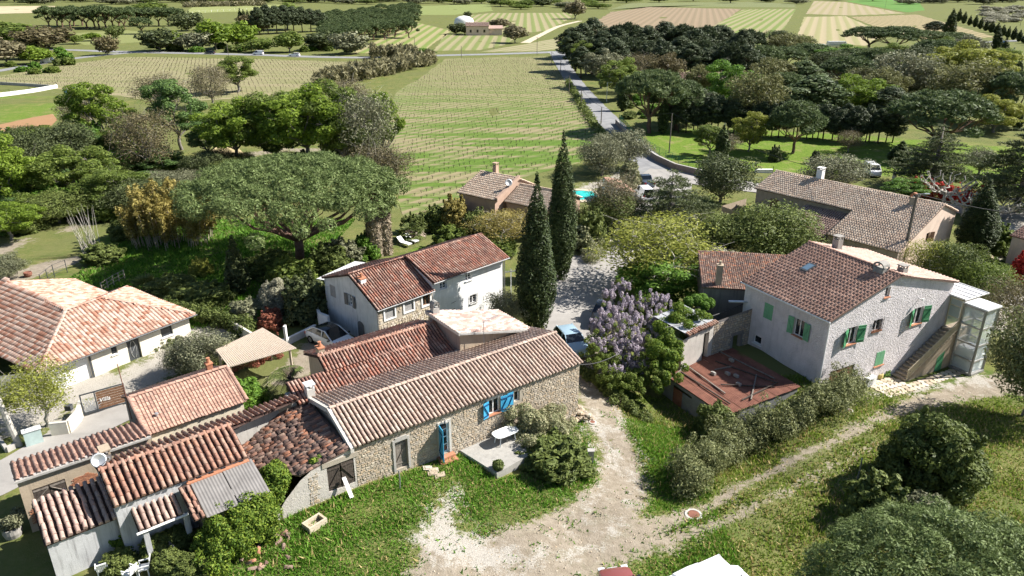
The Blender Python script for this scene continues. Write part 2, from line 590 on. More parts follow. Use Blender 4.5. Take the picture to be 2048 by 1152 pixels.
def in_poly(X, Y, poly):
	c = np.zeros(X.shape, bool)
	n = len(poly)
	for i in range(n):
		x1, y1 = poly[i]
		x2, y2 = poly[(i + 1) % n]
		if y1 == y2:
			continue
		c ^= ((y1 > Y) != (y2 > Y)) & (X < (x2 - x1) * (Y - y1) / (y2 - y1) + x1)
	return c


def soft(d, w):
	return np.clip(d / w * .5 + .5, 0, 1)


DIRT = [
	([(1160, 690), (1172, 740), (1198, 800), (1218, 860), (1245, 920), (1248, 980), (1190, 1050), (1080, 1120), (960, 1200)], [1.5, 1.6, 1.6, 1.6, 1.6, 1.8, 2.4, 3.2, 4.0], .84),
	([(1230, 1080), (1330, 1045), (1430, 1005), (1530, 950), (1640, 895), (1740, 845), (1830, 805), (1960, 775), (2048, 765)], [1.3, .8, .5, .45, .45, .5, .9, 1.4, 1.8], .9),
	([(1330, 1085), (1420, 1050), (1520, 1005), (1600, 970), (1680, 925), (1760, 885)], [1.0, .6, .42, .45, .36, .25], .78),
	([(880, 1110), (1000, 1130), (1150, 1120), (1320, 1075)], [1.6, 1.5, 1.5, 1.0], .8),
	([(0, 505), (60, 480), (150, 455), (260, 425), (330, 405)], [1.2, 1.0, .8, .6, .4], .9),
	([(20, 560), (90, 535), (150, 520)], [1.6, 2.2, 1.4], .8),
	([(560, 760), (620, 720), (640, 690), (700, 690)], [1.3, 1.6, 1.6, 1.2], .8),
	([(1270, 640), (1240, 620)], [1, 1], .4),
	([(90, 415), (130, 390), (180, 375)], [.8, .8, .8], .8),
	([(430, 320), (560, 300), (640, 300)], [3, 2, 2], .6),
]
GRAVEL = [
	([(1172, 770), (1190, 830), (1208, 900), (1222, 960), (1150, 1060), (1040, 1140)], [.2, .3, .3, .3, .4, .5], .78),
	([(1205, 775), (1240, 840), (1272, 910), (1280, 970), (1230, 1050), (1130, 1120)], [.2, .3, .3, .35, .4, .4], .74),
	([(905, 985), (890, 1030), (880, 1080), (930, 1095), (1000, 1120)], [.5, 1.0, 1.5, 1.5, 1.2], .9),
	([(1170, 835), (1200, 870), (1225, 925), (1262, 950)], [.8, 1.1, .7, .9], .8),
	([(1215, 850), (1270, 880), (1290, 930)], [.5, .5, .6], .8),
	([(1740, 790), (1850, 775), (1960, 760)], [1.0, 1.5, 2.0], .55),
	([(175, 838), (240, 785), (330, 722), (420, 668), (480, 640)], [2.0, 2.0, 2.0, 2.0, 1.5], 1.0),
	([(60, 830), (120, 790), (190, 770)], [2.4, 2.2, 1.8], 1.0),
	([(2060, 610), (2000, 580), (1962, 530), (1985, 470), (2060, 440)], [2.4, 2.2, 1.8, 2, 2.2], 1.0),
	([(2060, 690), (2020, 650), (1990, 620)], [2.6, 2.4, 1.8], .7),
	([(1180, 375), (1230, 360), (1250, 345)], [1.6, 1.6, 1.4], .9),
	([(1120, 395), (1190, 390)], [2.2, 2.2], .9),
	([(1030, 690), (1100, 660)], [.5, .5], .3),
	([(1300, 560), (1340, 470), (1400, 445)], [2.0, 2.5, 2.5], .8),
]
LAWN = [
	([(1285, 255), (1500, 258), (1700, 270), (2080, 300), (2080, 385), (1800, 352), (1600, 345), (1400, 338), (1335, 322), (1300, 290)], 1.0),
	([(385, 545), (440, 505), (485, 520), (480, 590), (420, 600), (380, 580)], 1.0),
	([(370, 610), (440, 655), (395, 700), (360, 690)], .8),
	([(190, 570), (240, 555), (270, 575), (200, 610)], 1.0),
	([(0, 195), (120, 185), (135, 215), (20, 240), (0, 250)], .9),
	([(820, 500), (900, 480), (920, 505), (840, 520)], .9),
	([(1180, 520), (1230, 500), (1420, 440), (1500, 410), (1480, 470), (1300, 480)], .9),
	([(200, 475), (330, 430), (420, 520), (260, 540)], .8),
]


def axis(lo, hi, step, outer, grow=1.32, cap=260):
	a = list(np.arange(lo, hi + step / 2, step))
	s, x = step, a[-1]
	while x < outer[1]:
		s = min(s * grow, cap)
		x += s
		a.append(x)
	s, x = step, a[0]
	while x > outer[0]:
		s = min(s * grow, cap)
		x -= s
		a.insert(0, x)
	return np.array(a)


gx = axis(-46, 62, .34, (-3500, 3500))
gy = np.concatenate([axis(17, 84, .34, (-400, 84)), np.arange(84.8, 150, .9), np.arange(152, 260, 4), np.geomspace(270, 4200, 26)])
GX, GY = np.meshgrid(gx, gy, indexing='ij')
gz = np.concatenate([hz(GX[i:i + 20], GY[i:i + 20]) for i in range(0, len(gx), 20)])
dirt = np.zeros(GX.shape)
grav = np.zeros(GX.shape)
lawn = np.zeros(GX.shape)
near = (np.abs(GX) < 190) & (GY < 300) & (GY > 10)
nx_, ny_ = GX[near], GY[near]
for pts, hw, amt in DIRT:
	dirt[near] = np.maximum(dirt[near], soft(seg_dist(nx_, ny_, GP(pts), hw), 1.0) * amt)
for pts, hw, amt in GRAVEL:
	grav[near] = np.maximum(grav[near], soft(seg_dist(nx_, ny_, GP(pts), hw), 1.9) * amt)
for pts, amt in LAWN:
	lawn[near] = np.maximum(lawn[near], in_poly(nx_, ny_, GP(pts)) * amt)
_ripple = (np.sin(GX * 1.7 + np.sin(GY * 1.1)) * np.sin(GY * 1.9 + .7 * GX)) * .035
rut = np.where(near, _ripple - .07 * np.clip(dirt - .5, 0, 1), 0)
V = np.stack([GX, GY, gz + rut], -1).reshape(-1, 3)
ny2 = len(gy)
ii, jj = np.meshgrid(np.arange(len(gx) - 1), np.arange(ny2 - 1), indexing='ij')
q = (ii * ny2 + jj).ravel()
Fq = np.stack([q, q + ny2, q + ny2 + 1, q + 1], -1)


def m_ground():
	t = NT('ground_mix', .95, .1)
	at = t.n('VertexColor', layer_name='mask')
	sp = t.n('SeparateColor')
	t.l(at.outputs[0], sp.inputs[0])
	d, gr, lw = sp.outputs[0], sp.outputs[1], sp.outputs[2]
	p = t.pos()
	n1 = t.noise(p, .35, 5, .6)
	n2 = t.noise(p, 2.2, 5, .65)
	n3 = t.noise(p, 11, 4, .7)
	n4 = t.noise(p, .06, 4, .6)
	rough_grass = t.mix(t.ramp(n1, [(.38, 0), (.62, 1)]), (.075, .115, .022), (.16, .16, .05))
	rough_grass = t.mix(t.ramp(n2, [(.45, 0), (.7, .7)]), rough_grass, (.21, .18, .085))
	far_tint = t.mix(t.ramp(n4, [(.4, 0), (.6, 1)]), rough_grass, (.13, .14, .05))
	lawn_c = t.mix(t.ramp(n2, [(.35, 0), (.7, 1)]), (.085, .155, .018), (.16, .215, .035))
	lawn_c = t.mix(t.ramp(n1, [(.52, 0), (.68, .7)]), lawn_c, (.26, .22, .1))
	c = t.mix(lw, far_tint, lawn_c)
	dirt_c = t.mix(t.ramp(n2, [(.3, 0), (.7, 1)]), (.21, .175, .13), (.32, .275, .215))
	dirt_c = t.mix(t.ramp(n3, [(.5, 0), (.75, .6)]), dirt_c, (.24, .2, .15))
	grav_c = t.mix(t.ramp(n3, [(.3, 0), (.7, 1)]), (.29, .265, .225), (.43, .4, .35))
	n5 = t.noise(p, .9, 5, .65)
	edge = t.math('MULTIPLY_ADD', t.math('SUBTRACT', t.math('ADD', t.math('MULTIPLY', n5, .45), t.math('MULTIPLY_ADD', n2, .35, t.math('MULTIPLY', n3, .3))), .55), 2.4, 0.0)
	fd = t.ramp(t.math('ADD', d, edge), [(.42, 0), (.6, 1)])
	fg = t.ramp(t.math('ADD', gr, edge), [(.42, 0), (.62, 1)])
	dirt_c = t.mix(t.ramp(n5, [(.5, 0), (.7, .55)]), dirt_c, (.2, .19, .12))
	c = t.mix(fd, c, dirt_c)
	c = t.mix(fg, c, grav_c)
	t.col(c)
	t.bump(t.math('ADD', n3, n2), .7, .08)
	return t.mat


gm = np_mesh('ground', V, Fq, m_ground(), True)
ca = gm.color_attributes.new('mask', 'FLOAT_COLOR', 'POINT')
ca.data.foreach_set('color', np.stack([dirt, grav, lawn, np.ones_like(dirt)], -1).astype(np.float32).ravel())
ground = add('ground', gm)
tag(ground, 'grassy ground with dirt and gravel patches reaching to the far fields', kind='structure')


# ------------------------------------------------------------------ roads and fields
def ribbon(name, pts, wid, mat, lift, label, step=2.0, kind='structure', px=True):
	P = [Vector(p) for p in (GP(pts) if px else pts)]
	# Catmull-Rom through the surveyed points
	out, ws = [], []
	for i in range(len(P) - 1):
		p0, p1, p2, p3 = P[max(i - 1, 0)], P[i], P[i + 1], P[min(i + 2, len(P) - 1)]
		n = max(2, int((p2 - p1).length / step))
		for k in range(n):
			t = k / n
			out.append(.5 * ((2 * p1) + (p2 - p0) * t + (2 * p0 - 5 * p1 + 4 * p2 - p3) * t * t + (3 * p1 - p0 - 3 * p2 + p3) * t ** 3))
			ws.append(wid[i] * (1 - t) + wid[i + 1] * t)
	out.append(P[-1])
	ws.append(wid[-1])
	A = np.array([tuple(p) for p in out])
	T = np.gradient(A, axis=0)
	T /= np.linalg.norm(T, axis=1)[:, None]
	Nn = np.stack([-T[:, 1], T[:, 0]], -1)
	K = 7
	rows = []
	for k in range(K):
		s = (k / (K - 1) - .5)
		wob = 1 + .03 * np.sin(np.arange(len(A)) * 1.3 + k)
		xy = A + Nn * (np.array(ws)[:, None] * s) * wob[:, None]
		z = hz(xy[:, 0], xy[:, 1]) + lift + .03 * (1 - (2 * s) ** 2)
		rows.append(np.column_stack([xy, z]))
	V = np.concatenate(rows)
	n = len(A)
	i = np.arange(n - 1)
	F = np.concatenate([np.stack([k * n + i, (k + 1) * n + i, (k + 1) * n + i + 1, k * n + i + 1], -1) for k in range(K - 1)])
	F = F[:, ::-1]
	o = add(name, np_mesh(name, V, F, mat, True))
	return tag(o, label, kind=kind)


def m_road(name, c1, c2, patch):
	t = NT(name, .9, .2)
	a = t.noise(t.pos(), .5, 5, .6)
	b = t.noise(t.pos(), 18, 4, .6)
	s = t.noise(t.pos((.25, 1, 1)), .8, 4, .6)
	c = t.mix(t.ramp(a, [(.35, 0), (.7, 1)]), c1, c2)
	c = t.mix(t.ramp(s, [(.55, 0), (.68, .6)]), c, patch)
	c = t.mix(t.ramp(b, [(.4, 0), (.8, .35)]), c, tuple(x * .7 for x in c1))
	t.col(c)
	t.bump(b, .3, .02)
	return t.mat


M['asphalt'] = m_road('asphalt', (.24, .235, .225), (.34, .33, .315), (.4, .385, .36))
M['asphalt_far'] = m_road('asphalt_far', (.2, .2, .205), (.28, .28, .28), (.32, .32, .32))
M['lane'] = m_road('lane_surface', (.27, .255, .235), (.36, .34, .315), (.235, .225, .21))
M['marking'] = m_plain('marking', (.7, .7, .68), .7, .2)
ribbon('road', [(1114, 104), (1128, 133), (1150, 166), (1180, 202), (1216, 240), (1262, 288), (1298, 328), (1322, 352)], [7, 5.4, 5.2, 5.2, 5.2, 5.4, 6.5, 8], M['asphalt_far'], .05, 'grey lane running from the village junction to the main road')
ribbon('road', [(1322, 352), (1318, 380), (1300, 420), (1262, 458), (1215, 505), (1172, 552), (1150, 600), (1150, 650), (1158, 700)], [9, 9.5, 8.5, 7.2, 6.4, 6.0, 6.2, 5.6, 4.2], M['lane'], .06, 'pale village street running past the cypresses')
ribbon('road', [(1290, 345), (1350, 352), (1440, 366), (1540, 380), (1640, 395), (1740, 388), (1840, 405), (1960, 425), (2070, 425)], [6, 7, 6.5, 5.4, 5, 4.6, 4.4, 4.2, 4.2], M['lane'], .075, 'pale road branching off behind the long house with grey tiles')
ribbon('road', [(-40, 148), (60, 131), (118, 121), (190, 112), (255, 106), (330, 104)], [5, 5, 5, 5.5, 6, 5], M['asphalt_far'], .03, 'side road coming in from the left past the white truck')
ribbon('road', [(60, 98), (140, 100), (255, 104), (400, 107), (520, 110), (640, 114), (760, 115), (880, 111), (1000, 108), (1114, 104), (1180, 101)], [5, 6, 8, 7, 7, 7, 7, 7, 7, 8, 7], M['asphalt_far'], .045, 'main road crossing behind the vineyards')
ribbon('road', [(1930, 86), (1980, 84), (2060, 80)], [6, 6, 6], M['asphalt_far'], .04, 'distant road at the edge of the fields by the blue car')
ribbon('path', [(1050, 86), (1085, 68), (1120, 52), (1160, 42)], [5, 4, 4, 4], m_plain('track', (.5, .43, .32), .95, .1), .04, 'sandy farm track beside the small farmhouse')
ribbon('road', [(-60, 985), (20, 948), (90, 905), (150, 868), (200, 845), (260, 820)], [3.6, 3.6, 3.6, 3.4, 3.0, 2.6], M['lane'], .05, 'pale street in front of the villa gate')
mk = MB()
c0 = GP([(1117, 110), (1122, 111)])
for a, b, w in (((1096, 106.5), (1120, 106.3), .5),):
	p, q = G(*a), G(*b)
	mk.box((p.x, p.y, .1), (q.x - p.x, q.y - p.y, 0), (0, w, 0), (0, 0, .012))
tag(mk.build('road_marking', M['marking']), 'white give way line painted at the end of the lane', kind='structure')


def m_field(name, ang, spacing, soil, green, amount, bare_end=None, patch=.0, pale=None):
	"""vine rows: soil and green bands across the row direction, with grassy patches stretched along the rows"""
	t = NT(name, .95, .1)
	p = t.pos((1, 1, 1), -math.radians(ang))
	sx = t.n('SeparateXYZ')
	t.l(p, sx.inputs[0])
	w = t.noise(t.pos(), .12, 2)
	ph = t.math('MULTIPLY_ADD', w, .7, sx.outputs[1])
	s = t.math('SINE', t.math('MULTIPLY', ph, 2 * math.pi / spacing))
	n2 = t.noise(t.pos(), .9, 5, .7)
	band = t.ramp(t.math('MULTIPLY_ADD', s, .28, n2), [(.42, 0), (.62, 1)])
	st = t.noise(t.pos((.035, .22, 1), -math.radians(ang)), 1.0, 5, .62)
	so = t.mix(t.ramp(n2, [(.3, 0), (.7, 1)]), soil, pale or tuple(x * 1.25 for x in soil))
	gr = t.mix(t.ramp(t.noise(t.pos(), 2.5, 4), [(.35, 0), (.7, 1)]), green, tuple(x * 1.4 for x in green))
	f = t.math('MULTIPLY', band, amount)
	c = t.mix(f, so, gr)
	if patch:
		c = t.mix(t.math('MULTIPLY', t.ramp(st, [(.36, 1), (.44, 0)]), patch * .8), c, so)
		pf = t.math('MULTIPLY', t.ramp(st, [(.47, 0), (.56, 1)]), patch)
		if bare_end:
			sy = t.n('SeparateXYZ')
			t.l(t.pos(), sy.inputs[0])
			yy = t.n('MapRange')
			for i_, v_ in enumerate((bare_end[0], bare_end[1], 1.0, .12)):
				yy.inputs[i_ + 1].default_value = v_
			t.l(sy.outputs[1], yy.inputs[0])
			pf = t.math('MULTIPLY', pf, yy.outputs[0])
		c = t.mix(pf, c, gr)
	t.col(c)
	t.bump(s, .3, .15)
	return t.mat


def field(name, pts, mat, lift, label):
	P = GP(pts)
	c = P.mean(0)
	# several rings so the sheet follows the terrain
	rings = [1.0, .8, .55, .3, .05]
	n = 0
	dense = []
	for i in range(len(P)):
		a, b = P[i], P[(i + 1) % len(P)]
		k = max(1, int(np.hypot(*(b - a)) / 6))
		for j in range(k):
			dense.append(a + (b - a) * j / k)
	D = np.array(dense)
	wob = 1 + .012 * np.sin(np.arange(len(D)) * 2.1) + .01 * np.sin(np.arange(len(D)) * .63)
	D = c + (D - c) * wob[:, None]
	V = np.concatenate([c + (D - c) * r for r in rings])
	z = hz(V[:, 0], V[:, 1]) + lift
	n = len(D)
	i = np.arange(n)
	F = np.concatenate([np.stack([k * n + i, k * n + (i + 1) % n, (k + 1) * n + (i + 1) % n, (k + 1) * n + i], -1) for k in range(len(rings) - 1)])
	o = add(name, np_mesh(name, np.column_stack([V, z]), F, mat, True))
	# make the faces look up
	me = o.data
	if me.polygons[0].normal.z < 0:
		me.flip_normals()
	return tag(o, label, kind='structure')


def world_angle(a, b):
	p, q = G(*a), G(*b)
	return math.degrees(math.atan2(q.y - p.y, q.x - p.x))


ANG1 = world_angle((799, 333), (1101, 257))
VINE1 = [(890, 118), (1096, 112), (1122, 150), (1160, 205), (1196, 255), (1206, 285), (1160, 330), (1060, 352), (960, 385), (905, 440), (812, 450), (785, 360), (755, 250), (800, 178), (850, 150)]
field('vineyard_field', VINE1, m_field('vineyard_ground', ANG1, 2.3, (.21, .185, .1), (.075, .13, .02), .62, (140, 240), .95, (.27, .225, .135)), .03, 'large vineyard field striped with dry soil and bright green grass')
field('vineyard_field', [(-30, 158), (60, 142), (180, 122), (255, 114), (500, 118), (720, 124), (770, 124), (740, 150), (640, 168), (520, 195), (330, 205), (190, 186), (60, 172)], m_field('vineyard_ground_b', world_angle((0, 160), (250, 168)), 2.4, (.25, .21, .13), (.12, .145, .045), .6, patch=.35), .03, 'pale vineyard field behind the bright green trees')
field('ploughed_field', [(-30, 256), (60, 236), (105, 228), (114, 240), (92, 264), (-30, 268)], m_field('ploughed', 20, 1.2, (.29, .17, .09), (.2, .13, .07), .5), .03, 'small bare red ploughed plot')
field('vineyard_field', [(700, 108), (772, 72), (838, 46), (905, 62), (860, 92), (852, 100)], m_field('vineyard_ground_c', world_angle((720, 106), (830, 52)), 6.0, (.26, .23, .12), (.11, .17, .03), .8), .03, 'green vineyard strip beside the dense pine wood')
field('vineyard_field', [(868, 102), (890, 68), (1000, 72), (1030, 76), (1010, 90), (960, 100)], m_field('vineyard_ground_d', world_angle((900, 95), (925, 72)), 5.0, (.24, .215, .12), (.12, .16, .04), .8), .03, 'yellow striped vineyard in front of the small farmhouse')
field('vineyard_field', [(905, 55), (925, 32), (985, 26), (1145, 26), (1142, 36), (1095, 62), (1010, 68), (960, 66)], m_field('vineyard_ground_e', world_angle((985, 66), (1010, 30)), 6.0, (.25, .22, .125), (.12, .16, .04), .8), .03, 'yellow striped vineyard behind the small farmhouse')
field('vineyard_field', [(960, 104), (1040, 90), (1140, 72), (1160, 78), (1130, 98), (1060, 103)], m_field('vineyard_ground_f', world_angle((960, 103), (1140, 78)), 5.0, (.26, .225, .14), (.13, .16, .05), .6), .032, 'vineyard strip along the main road')
field('vineyard_field', [(1168, 58), (1222, 24), (1300, 14), (1482, 18), (1440, 48), (1400, 62), (1200, 72)], m_field('vineyard_ground_g', world_angle((1200, 60), (1300, 16)), 6.0, (.23, .175, .115), (.16, .13, .08), .6), .034, 'brown vineyard behind the dark pine grove')
field('vineyard_field', [(1402, 66), (1486, 19), (1592, 18), (1570, 55), (1520, 92)], m_field('vineyard_ground_h', world_angle((1500, 85), (1580, 22)), 6.5, (.235, .215, .115), (.11, .16, .035), .85), .036, 'green and yellow striped vineyard beside the brown one')
field('vineyard_field', [(1585, 100), (1608, 34), (1690, 32), (1770, 66), (1730, 92), (1690, 88)], m_field('vineyard_ground_i', world_angle((1600, 90), (1625, 34)), 6.5, (.29, .245, .15), (.18, .19, .07), .6), .034, 'straw coloured vineyard behind the caravans')
field('vineyard_field', [(1612, 28), (1628, 2), (1690, 4), (1810, 27), (1700, 31)], m_field('vineyard_ground_j', world_angle((1640, 26), (1660, 4)), 9, (.27, .225, .145), (.2, .19, .08), .6), .036, 'small straw coloured field at the top beyond the vineyards')
field('vineyard_field', [(1702, 34), (1834, 29), (1990, 74), (1900, 84), (1800, 74)], m_field('vineyard_ground_k', world_angle((1710, 36), (1880, 72)), 5, (.3, .24, .14), (.1, .1, .04), .8), .038, 'dark striped vineyard leading to the cypress rows')
field('meadow', [(1690, 2), (1830, -6), (1850, 20), (1815, 25)], m_plain('meadow_green', (.1, .2, .045), .95, .1, var=.25, scale=.05), .038, 'bright green meadow at the top right')
field('stubble_field', [(-60, 13), (110, 12), (112, 22), (60, 26), (-60, 29)], m_plain('stubble', (.44, .37, .24), .95, .1, var=.15, scale=.05), .04, 'pale bare field at the top left')
field('vineyard_field', [(368, 27), (385, 14), (560, 9), (562, 20)], m_field('vineyard_ground_l', world_angle((370, 26), (560, 20)), 7, (.24, .25, .1), (.12, .16, .05), .6), .04, 'pale green fenced field behind the stone pines')
field('vineyard_field', [(820, 30), (840, 12), (980, 8), (985, 22), (905, 30)], m_field('vineyard_ground_m', 12, 6, (.2, .22, .085), (.11, .15, .04), .7), .04, 'green field behind the pine wood')
field('vineyard_field', [(1215, 20), (1260, 6), (1500, 4), (1590, 8), (1592, 15), (1300, 13)], m_field('vineyard_ground_n', 8, 6, (.16, .17, .08), (.1, .12, .045), .7), .032, 'dull green vineyard along the top of the picture')
field('vineyard_field', [(100, 70), (250, 60), (300, 66), (290, 84), (170, 90)], m_field('vineyard_ground_o', 5, 3, (.2, .2, .085), (.1, .14, .035), .7), .03, 'green vineyard below the left stone pines')
field('plot', [(385, 330), (430, 295), (470, 290), (490, 310), (440, 345)], m_field('vineyard_ground_p', 20, 2.0, (.42, .33, .19), (.2, .2, .07), .4), .03, 'small pale vineyard plot under the big green trees')

# ------------------------------------------------------------------ grass and weeds near the houses
MASK_X, MASK_Y = gx, gy


def bare(x, y):
	i = np.clip(np.searchsorted(gx, x), 0, len(gx) - 1)
	j = np.clip(np.searchsorted(gy, y), 0, len(gy) - 1)
	return np.maximum(dirt[i, j], grav[i, j])


def tufts(name, n, box, mat, hgt, seed, label, keep=None, wid=.045, onbare=True):
	r = np.random.default_rng(seed)
	x = r.uniform(box[0], box[1], n)
	y = r.uniform(box[2], box[3], n)
	k = bare(x, y) + r.normal(0, .12, n) < .42
	if not onbare:
		k = ~k
	if keep is not None:
		k &= keep(x, y)
	x, y = x[k], y[k]
	n = len(x)
	patch = .55 + .45 * np.sin(x * .9 + 1.3 * np.sin(y * .7)) * np.sin(y * .8 + .5)
	h = hgt * (.35 + r.random(n) ** 2) * (.5 + .7 * patch)
	z = hz(x, y) - .02
	t = r.uniform(0, 2 * math.pi, n)
	lean = r.normal(0, .5, (n, 2)) * h[:, None]
	w = wid * (.6 + .8 * r.random(n)) * (1 + h)
	V = np.empty((n, 3, 3), np.float32)
	V[:, 0] = np.stack([x - np.cos(t) * w, y - np.sin(t) * w, z], -1)
	V[:, 1] = np.stack([x + np.cos(t) * w, y + np.sin(t) * w, z], -1)
	V[:, 2] = np.stack([x + lean[:, 0], y + lean[:, 1], z + h], -1)
	o = add(name, np_mesh(name, V.reshape(-1, 3), np.arange(3 * n).reshape(-1, 3), mat))
	return tag(o, label, 'grass', kind='stuff')


_frontA = Fr(4.57, 43.96, 36.3)


def in_front(x, y):
	u = (x - 4.57) * _frontA.u.x + (y - 43.96) * _frontA.u.y
	v = (x - 4.57) * _frontA.v.x + (y - 43.96) * _frontA.v.y
	patio = (u > -9.2) & (u < -5.0) & (v > -3.4)
	return ~((u < .3) & (v > -.15)) & ~patio


tufts('grass', 170000, (-14, 12, 22, 45), L['grassy'], .25, 3, 'tall green grass and weeds in front of the stone farmhouse', in_front, .034)
tufts('grass', 100000, (8, 42, 22, 50), L['meadow'], .24, 4, 'grass beside the dirt track and the hedge', None)
tufts('grass', 46000, (-14, 42, 22, 48), L['dry'], .26, 5, 'dry straw coloured grass blades among the green', in_front)
tufts('weeds', 26000, (-8, 36, 22, 52), L['grassy'], .16, 7, 'small scattered weeds on the bare dirt track', lambda x, y: in_front(x, y) & (np.sin(x * 1.9 + 2 * np.sin(y * .8)) * np.sin(y * 2.1 + x * .6) > .3), .05, False)


def pebbles(name, n, box, label, seed):
	r = np.random.default_rng(seed)
	x, y = r.uniform(box[0], box[1], n), r.uniform(box[2], box[3], n)
	k = (bare(x, y) > .3) & in_front(x, y)
	x, y = x[k], y[k]
	n = len(x)
	z = hz(x, y)
	s = .02 + .05 * r.random(n) ** 4
	t = r.uniform(0, 2, n)
	V = np.empty((n, 5, 3))
	for i in range(4):
		a = t + i * math.pi / 2
		V[:, i] = np.stack([x + np.cos(a) * s, y + np.sin(a) * s * .8, z - .02], -1)
	V[:, 4] = np.stack([x + r.normal(0, .3, n) * s, y + r.normal(0, .3, n) * s, z + s * .7], -1)
	q = np.arange(n)[:, None] * 5
	F = np.concatenate([q + np.array([[i, (i + 1) % 4, 4]]) for i in range(4)])
	o = add(name, np_mesh(name, V.reshape(-1, 3), F, M['stone']))
	tag(o, label, 'gravel', kind='stuff')


pebbles('gravel', 16000, (-9, 36, 22, 52), 'loose pale stones strewn over the dirt track', 9)
tufts('grass', 40000, (-45, -20, 55, 90), L['grassy'], .4, 6, 'rough grass in the left gardens', None, .07)
# ------------------------------------------------------------------ building kit
CAMP = Vector((0, 0, CAM_H))


class Wall:
	"""one upright wall face: a runs along it, z upward, out away from the house"""
	def __init__(s, p0, p1):
		s.p = Vector((p0[0], p0[1], 0))
		d = Vector((p1[0] - p0[0], p1[1] - p0[1], 0))
		s.len = d.length
		s.d = d.normalized()
		s.n = Vector((s.d.y, -s.d.x, 0))

	def __call__(s, a, z, out=0.0):
		return s.p + s.d * a + s.n * out + Vector((0, 0, z))


def wall_face(mb, W, zb, top, holes=(), depth=.18, m=0, mr=0, a0=0.0, a1=None):
	a1 = W.len if a1 is None else a1
	ta = [t[0] for t in top]
	tz = [t[1] for t in top]
	tf = lambda a: float(np.interp(a, ta, tz))
	br = sorted(set([a0, a1] + [t for t in ta if a0 < t < a1] + [x for h in holes for x in h[:2]]))
	for s0, s1 in zip(br[:-1], br[1:]):
		if s1 - s0 < 1e-4:
			continue
		z = zb
		for h in sorted([h for h in holes if h[0] <= s0 + 1e-5 and h[1] >= s1 - 1e-5], key=lambda h: h[2]):
			if h[2] > z + 1e-4:
				mb.face((W(s0, z), W(s1, z), W(s1, h[2]), W(s0, h[2])), m)
			z = h[3]
		mb.face((W(s0, z), W(s1, z), W(s1, tf(s1)), W(s0, tf(s0))), m)
	for b0, b1, z0, z1 in [h[:4] for h in holes]:
		q = [(b0, z0), (b1, z0), (b1, z1), (b0, z1)]
		for i in range(4):
			(pa, pz), (qa, qz) = q[i], q[(i + 1) % 4]
			mb.face((W(pa, pz), W(qa, qz), W(qa, qz, -depth), W(pa, pz, -depth)), mr)


def window(house, W, a0, a1, z0, z1, frame='white_paint', depth=.18, cols=2, rows=3, sill=None, bars=False, pane='glass'):
	f = MB()
	o = -depth + .05
	w = .06
	for x in (a0, a1 - w):
		f.box(W(x, z0, o - .05), W.d * w, W.n * .05, (0, 0, z1 - z0))
	for z in (z0, z1 - w):
		f.box(W(a0 + w, z, o - .05), W.d * (a1 - a0 - 2 * w), W.n * .05, (0, 0, w))
	for i in range(1, cols):
		x = a0 + (a1 - a0) * i / cols
		f.box(W(x - .035, z0 + w, o - .05), W.d * .07, W.n * .055, (0, 0, z1 - z0 - 2 * w))
	for i in range(1, rows):
		z = z0 + (z1 - z0) * i / rows
		f.box(W(a0 + w, z - .02, o - .05), W.d * (a1 - a0 - 2 * w), W.n * .045, (0, 0, .04))
	wo = f.build('window', M[frame], house)
	p = MB()
	p.face((W(a0, z0, -depth), W(a1, z0, -depth), W(a1, z1, -depth), W(a0, z1, -depth)))
	p.build('pane', M[pane], wo)
	if sill:
		s = MB()
		s.box(W(a0 - .08, z0 - .07, -depth), W.d * (a1 - a0 + .16), W.n * (depth + .1), (0, 0, .075))
		s.build('sill', M[sill], wo)
	if bars:
		b = MB()
		k = max(3, int((a1 - a0) / .14))
		for i in range(k + 1):
			x = a0 - .05 + (a1 - a0 + .1) * i / k
			b.bar(W(x, z0 - .1, .1), W(x, z1 + .1, .1), .025)
		for z in (z0 + .1, z1 - .1):
			b.bar(W(a0 - .06, z, .1), W(a1 + .06, z, .1), .025)
		b.build('grille', M['black'], wo)
	return wo


def shutter(house, W, a0, a1, z0, z1, mat, brace=None, out=.03, swing=0.0, hinge=None, planks=4, name='shutter', batten=True):
	"""a board leaf lying on the wall, or swung out about the hinge edge by swing (radians)"""
	th = .04
	hp = a0 if hinge is None else hinge
	sgn = 1 if (a0 + a1) / 2 >= hp else -1
	d = (W.d * math.cos(swing) * sgn + W.n * math.sin(swing)).normalized()
	nn = W.n if swing == 0 else (W.n * math.cos(swing) - W.d * sgn * math.sin(swing)).normalized()
	w = a1 - a0
	o = W(hp, z0, out)
	mb = MB()
	for i in range(planks):
		mb.box(o + d * (w * i / planks + .004), d * (w / planks - .008), nn * th, (0, 0, z1 - z0))
	so = mb.build(name, M[mat], house)
	if brace and batten:
		b = MB()
		h = z1 - z0
		f = o + nn * (th + .001)
		for k in (.16, .84):
			b.box(f + d * .03 + Vector((0, 0, h * k - .045)), d * (w - .06), nn * .025, (0, 0, .09))
		p, q = f + d * .06 + Vector((0, 0, h * .2)) + nn * .014, f + d * (w - .06) + Vector((0, 0, h * .8)) + nn * .014
		b.bar(p, q, .09, .026)
		b.build('brace', M[brace], so)
	return so


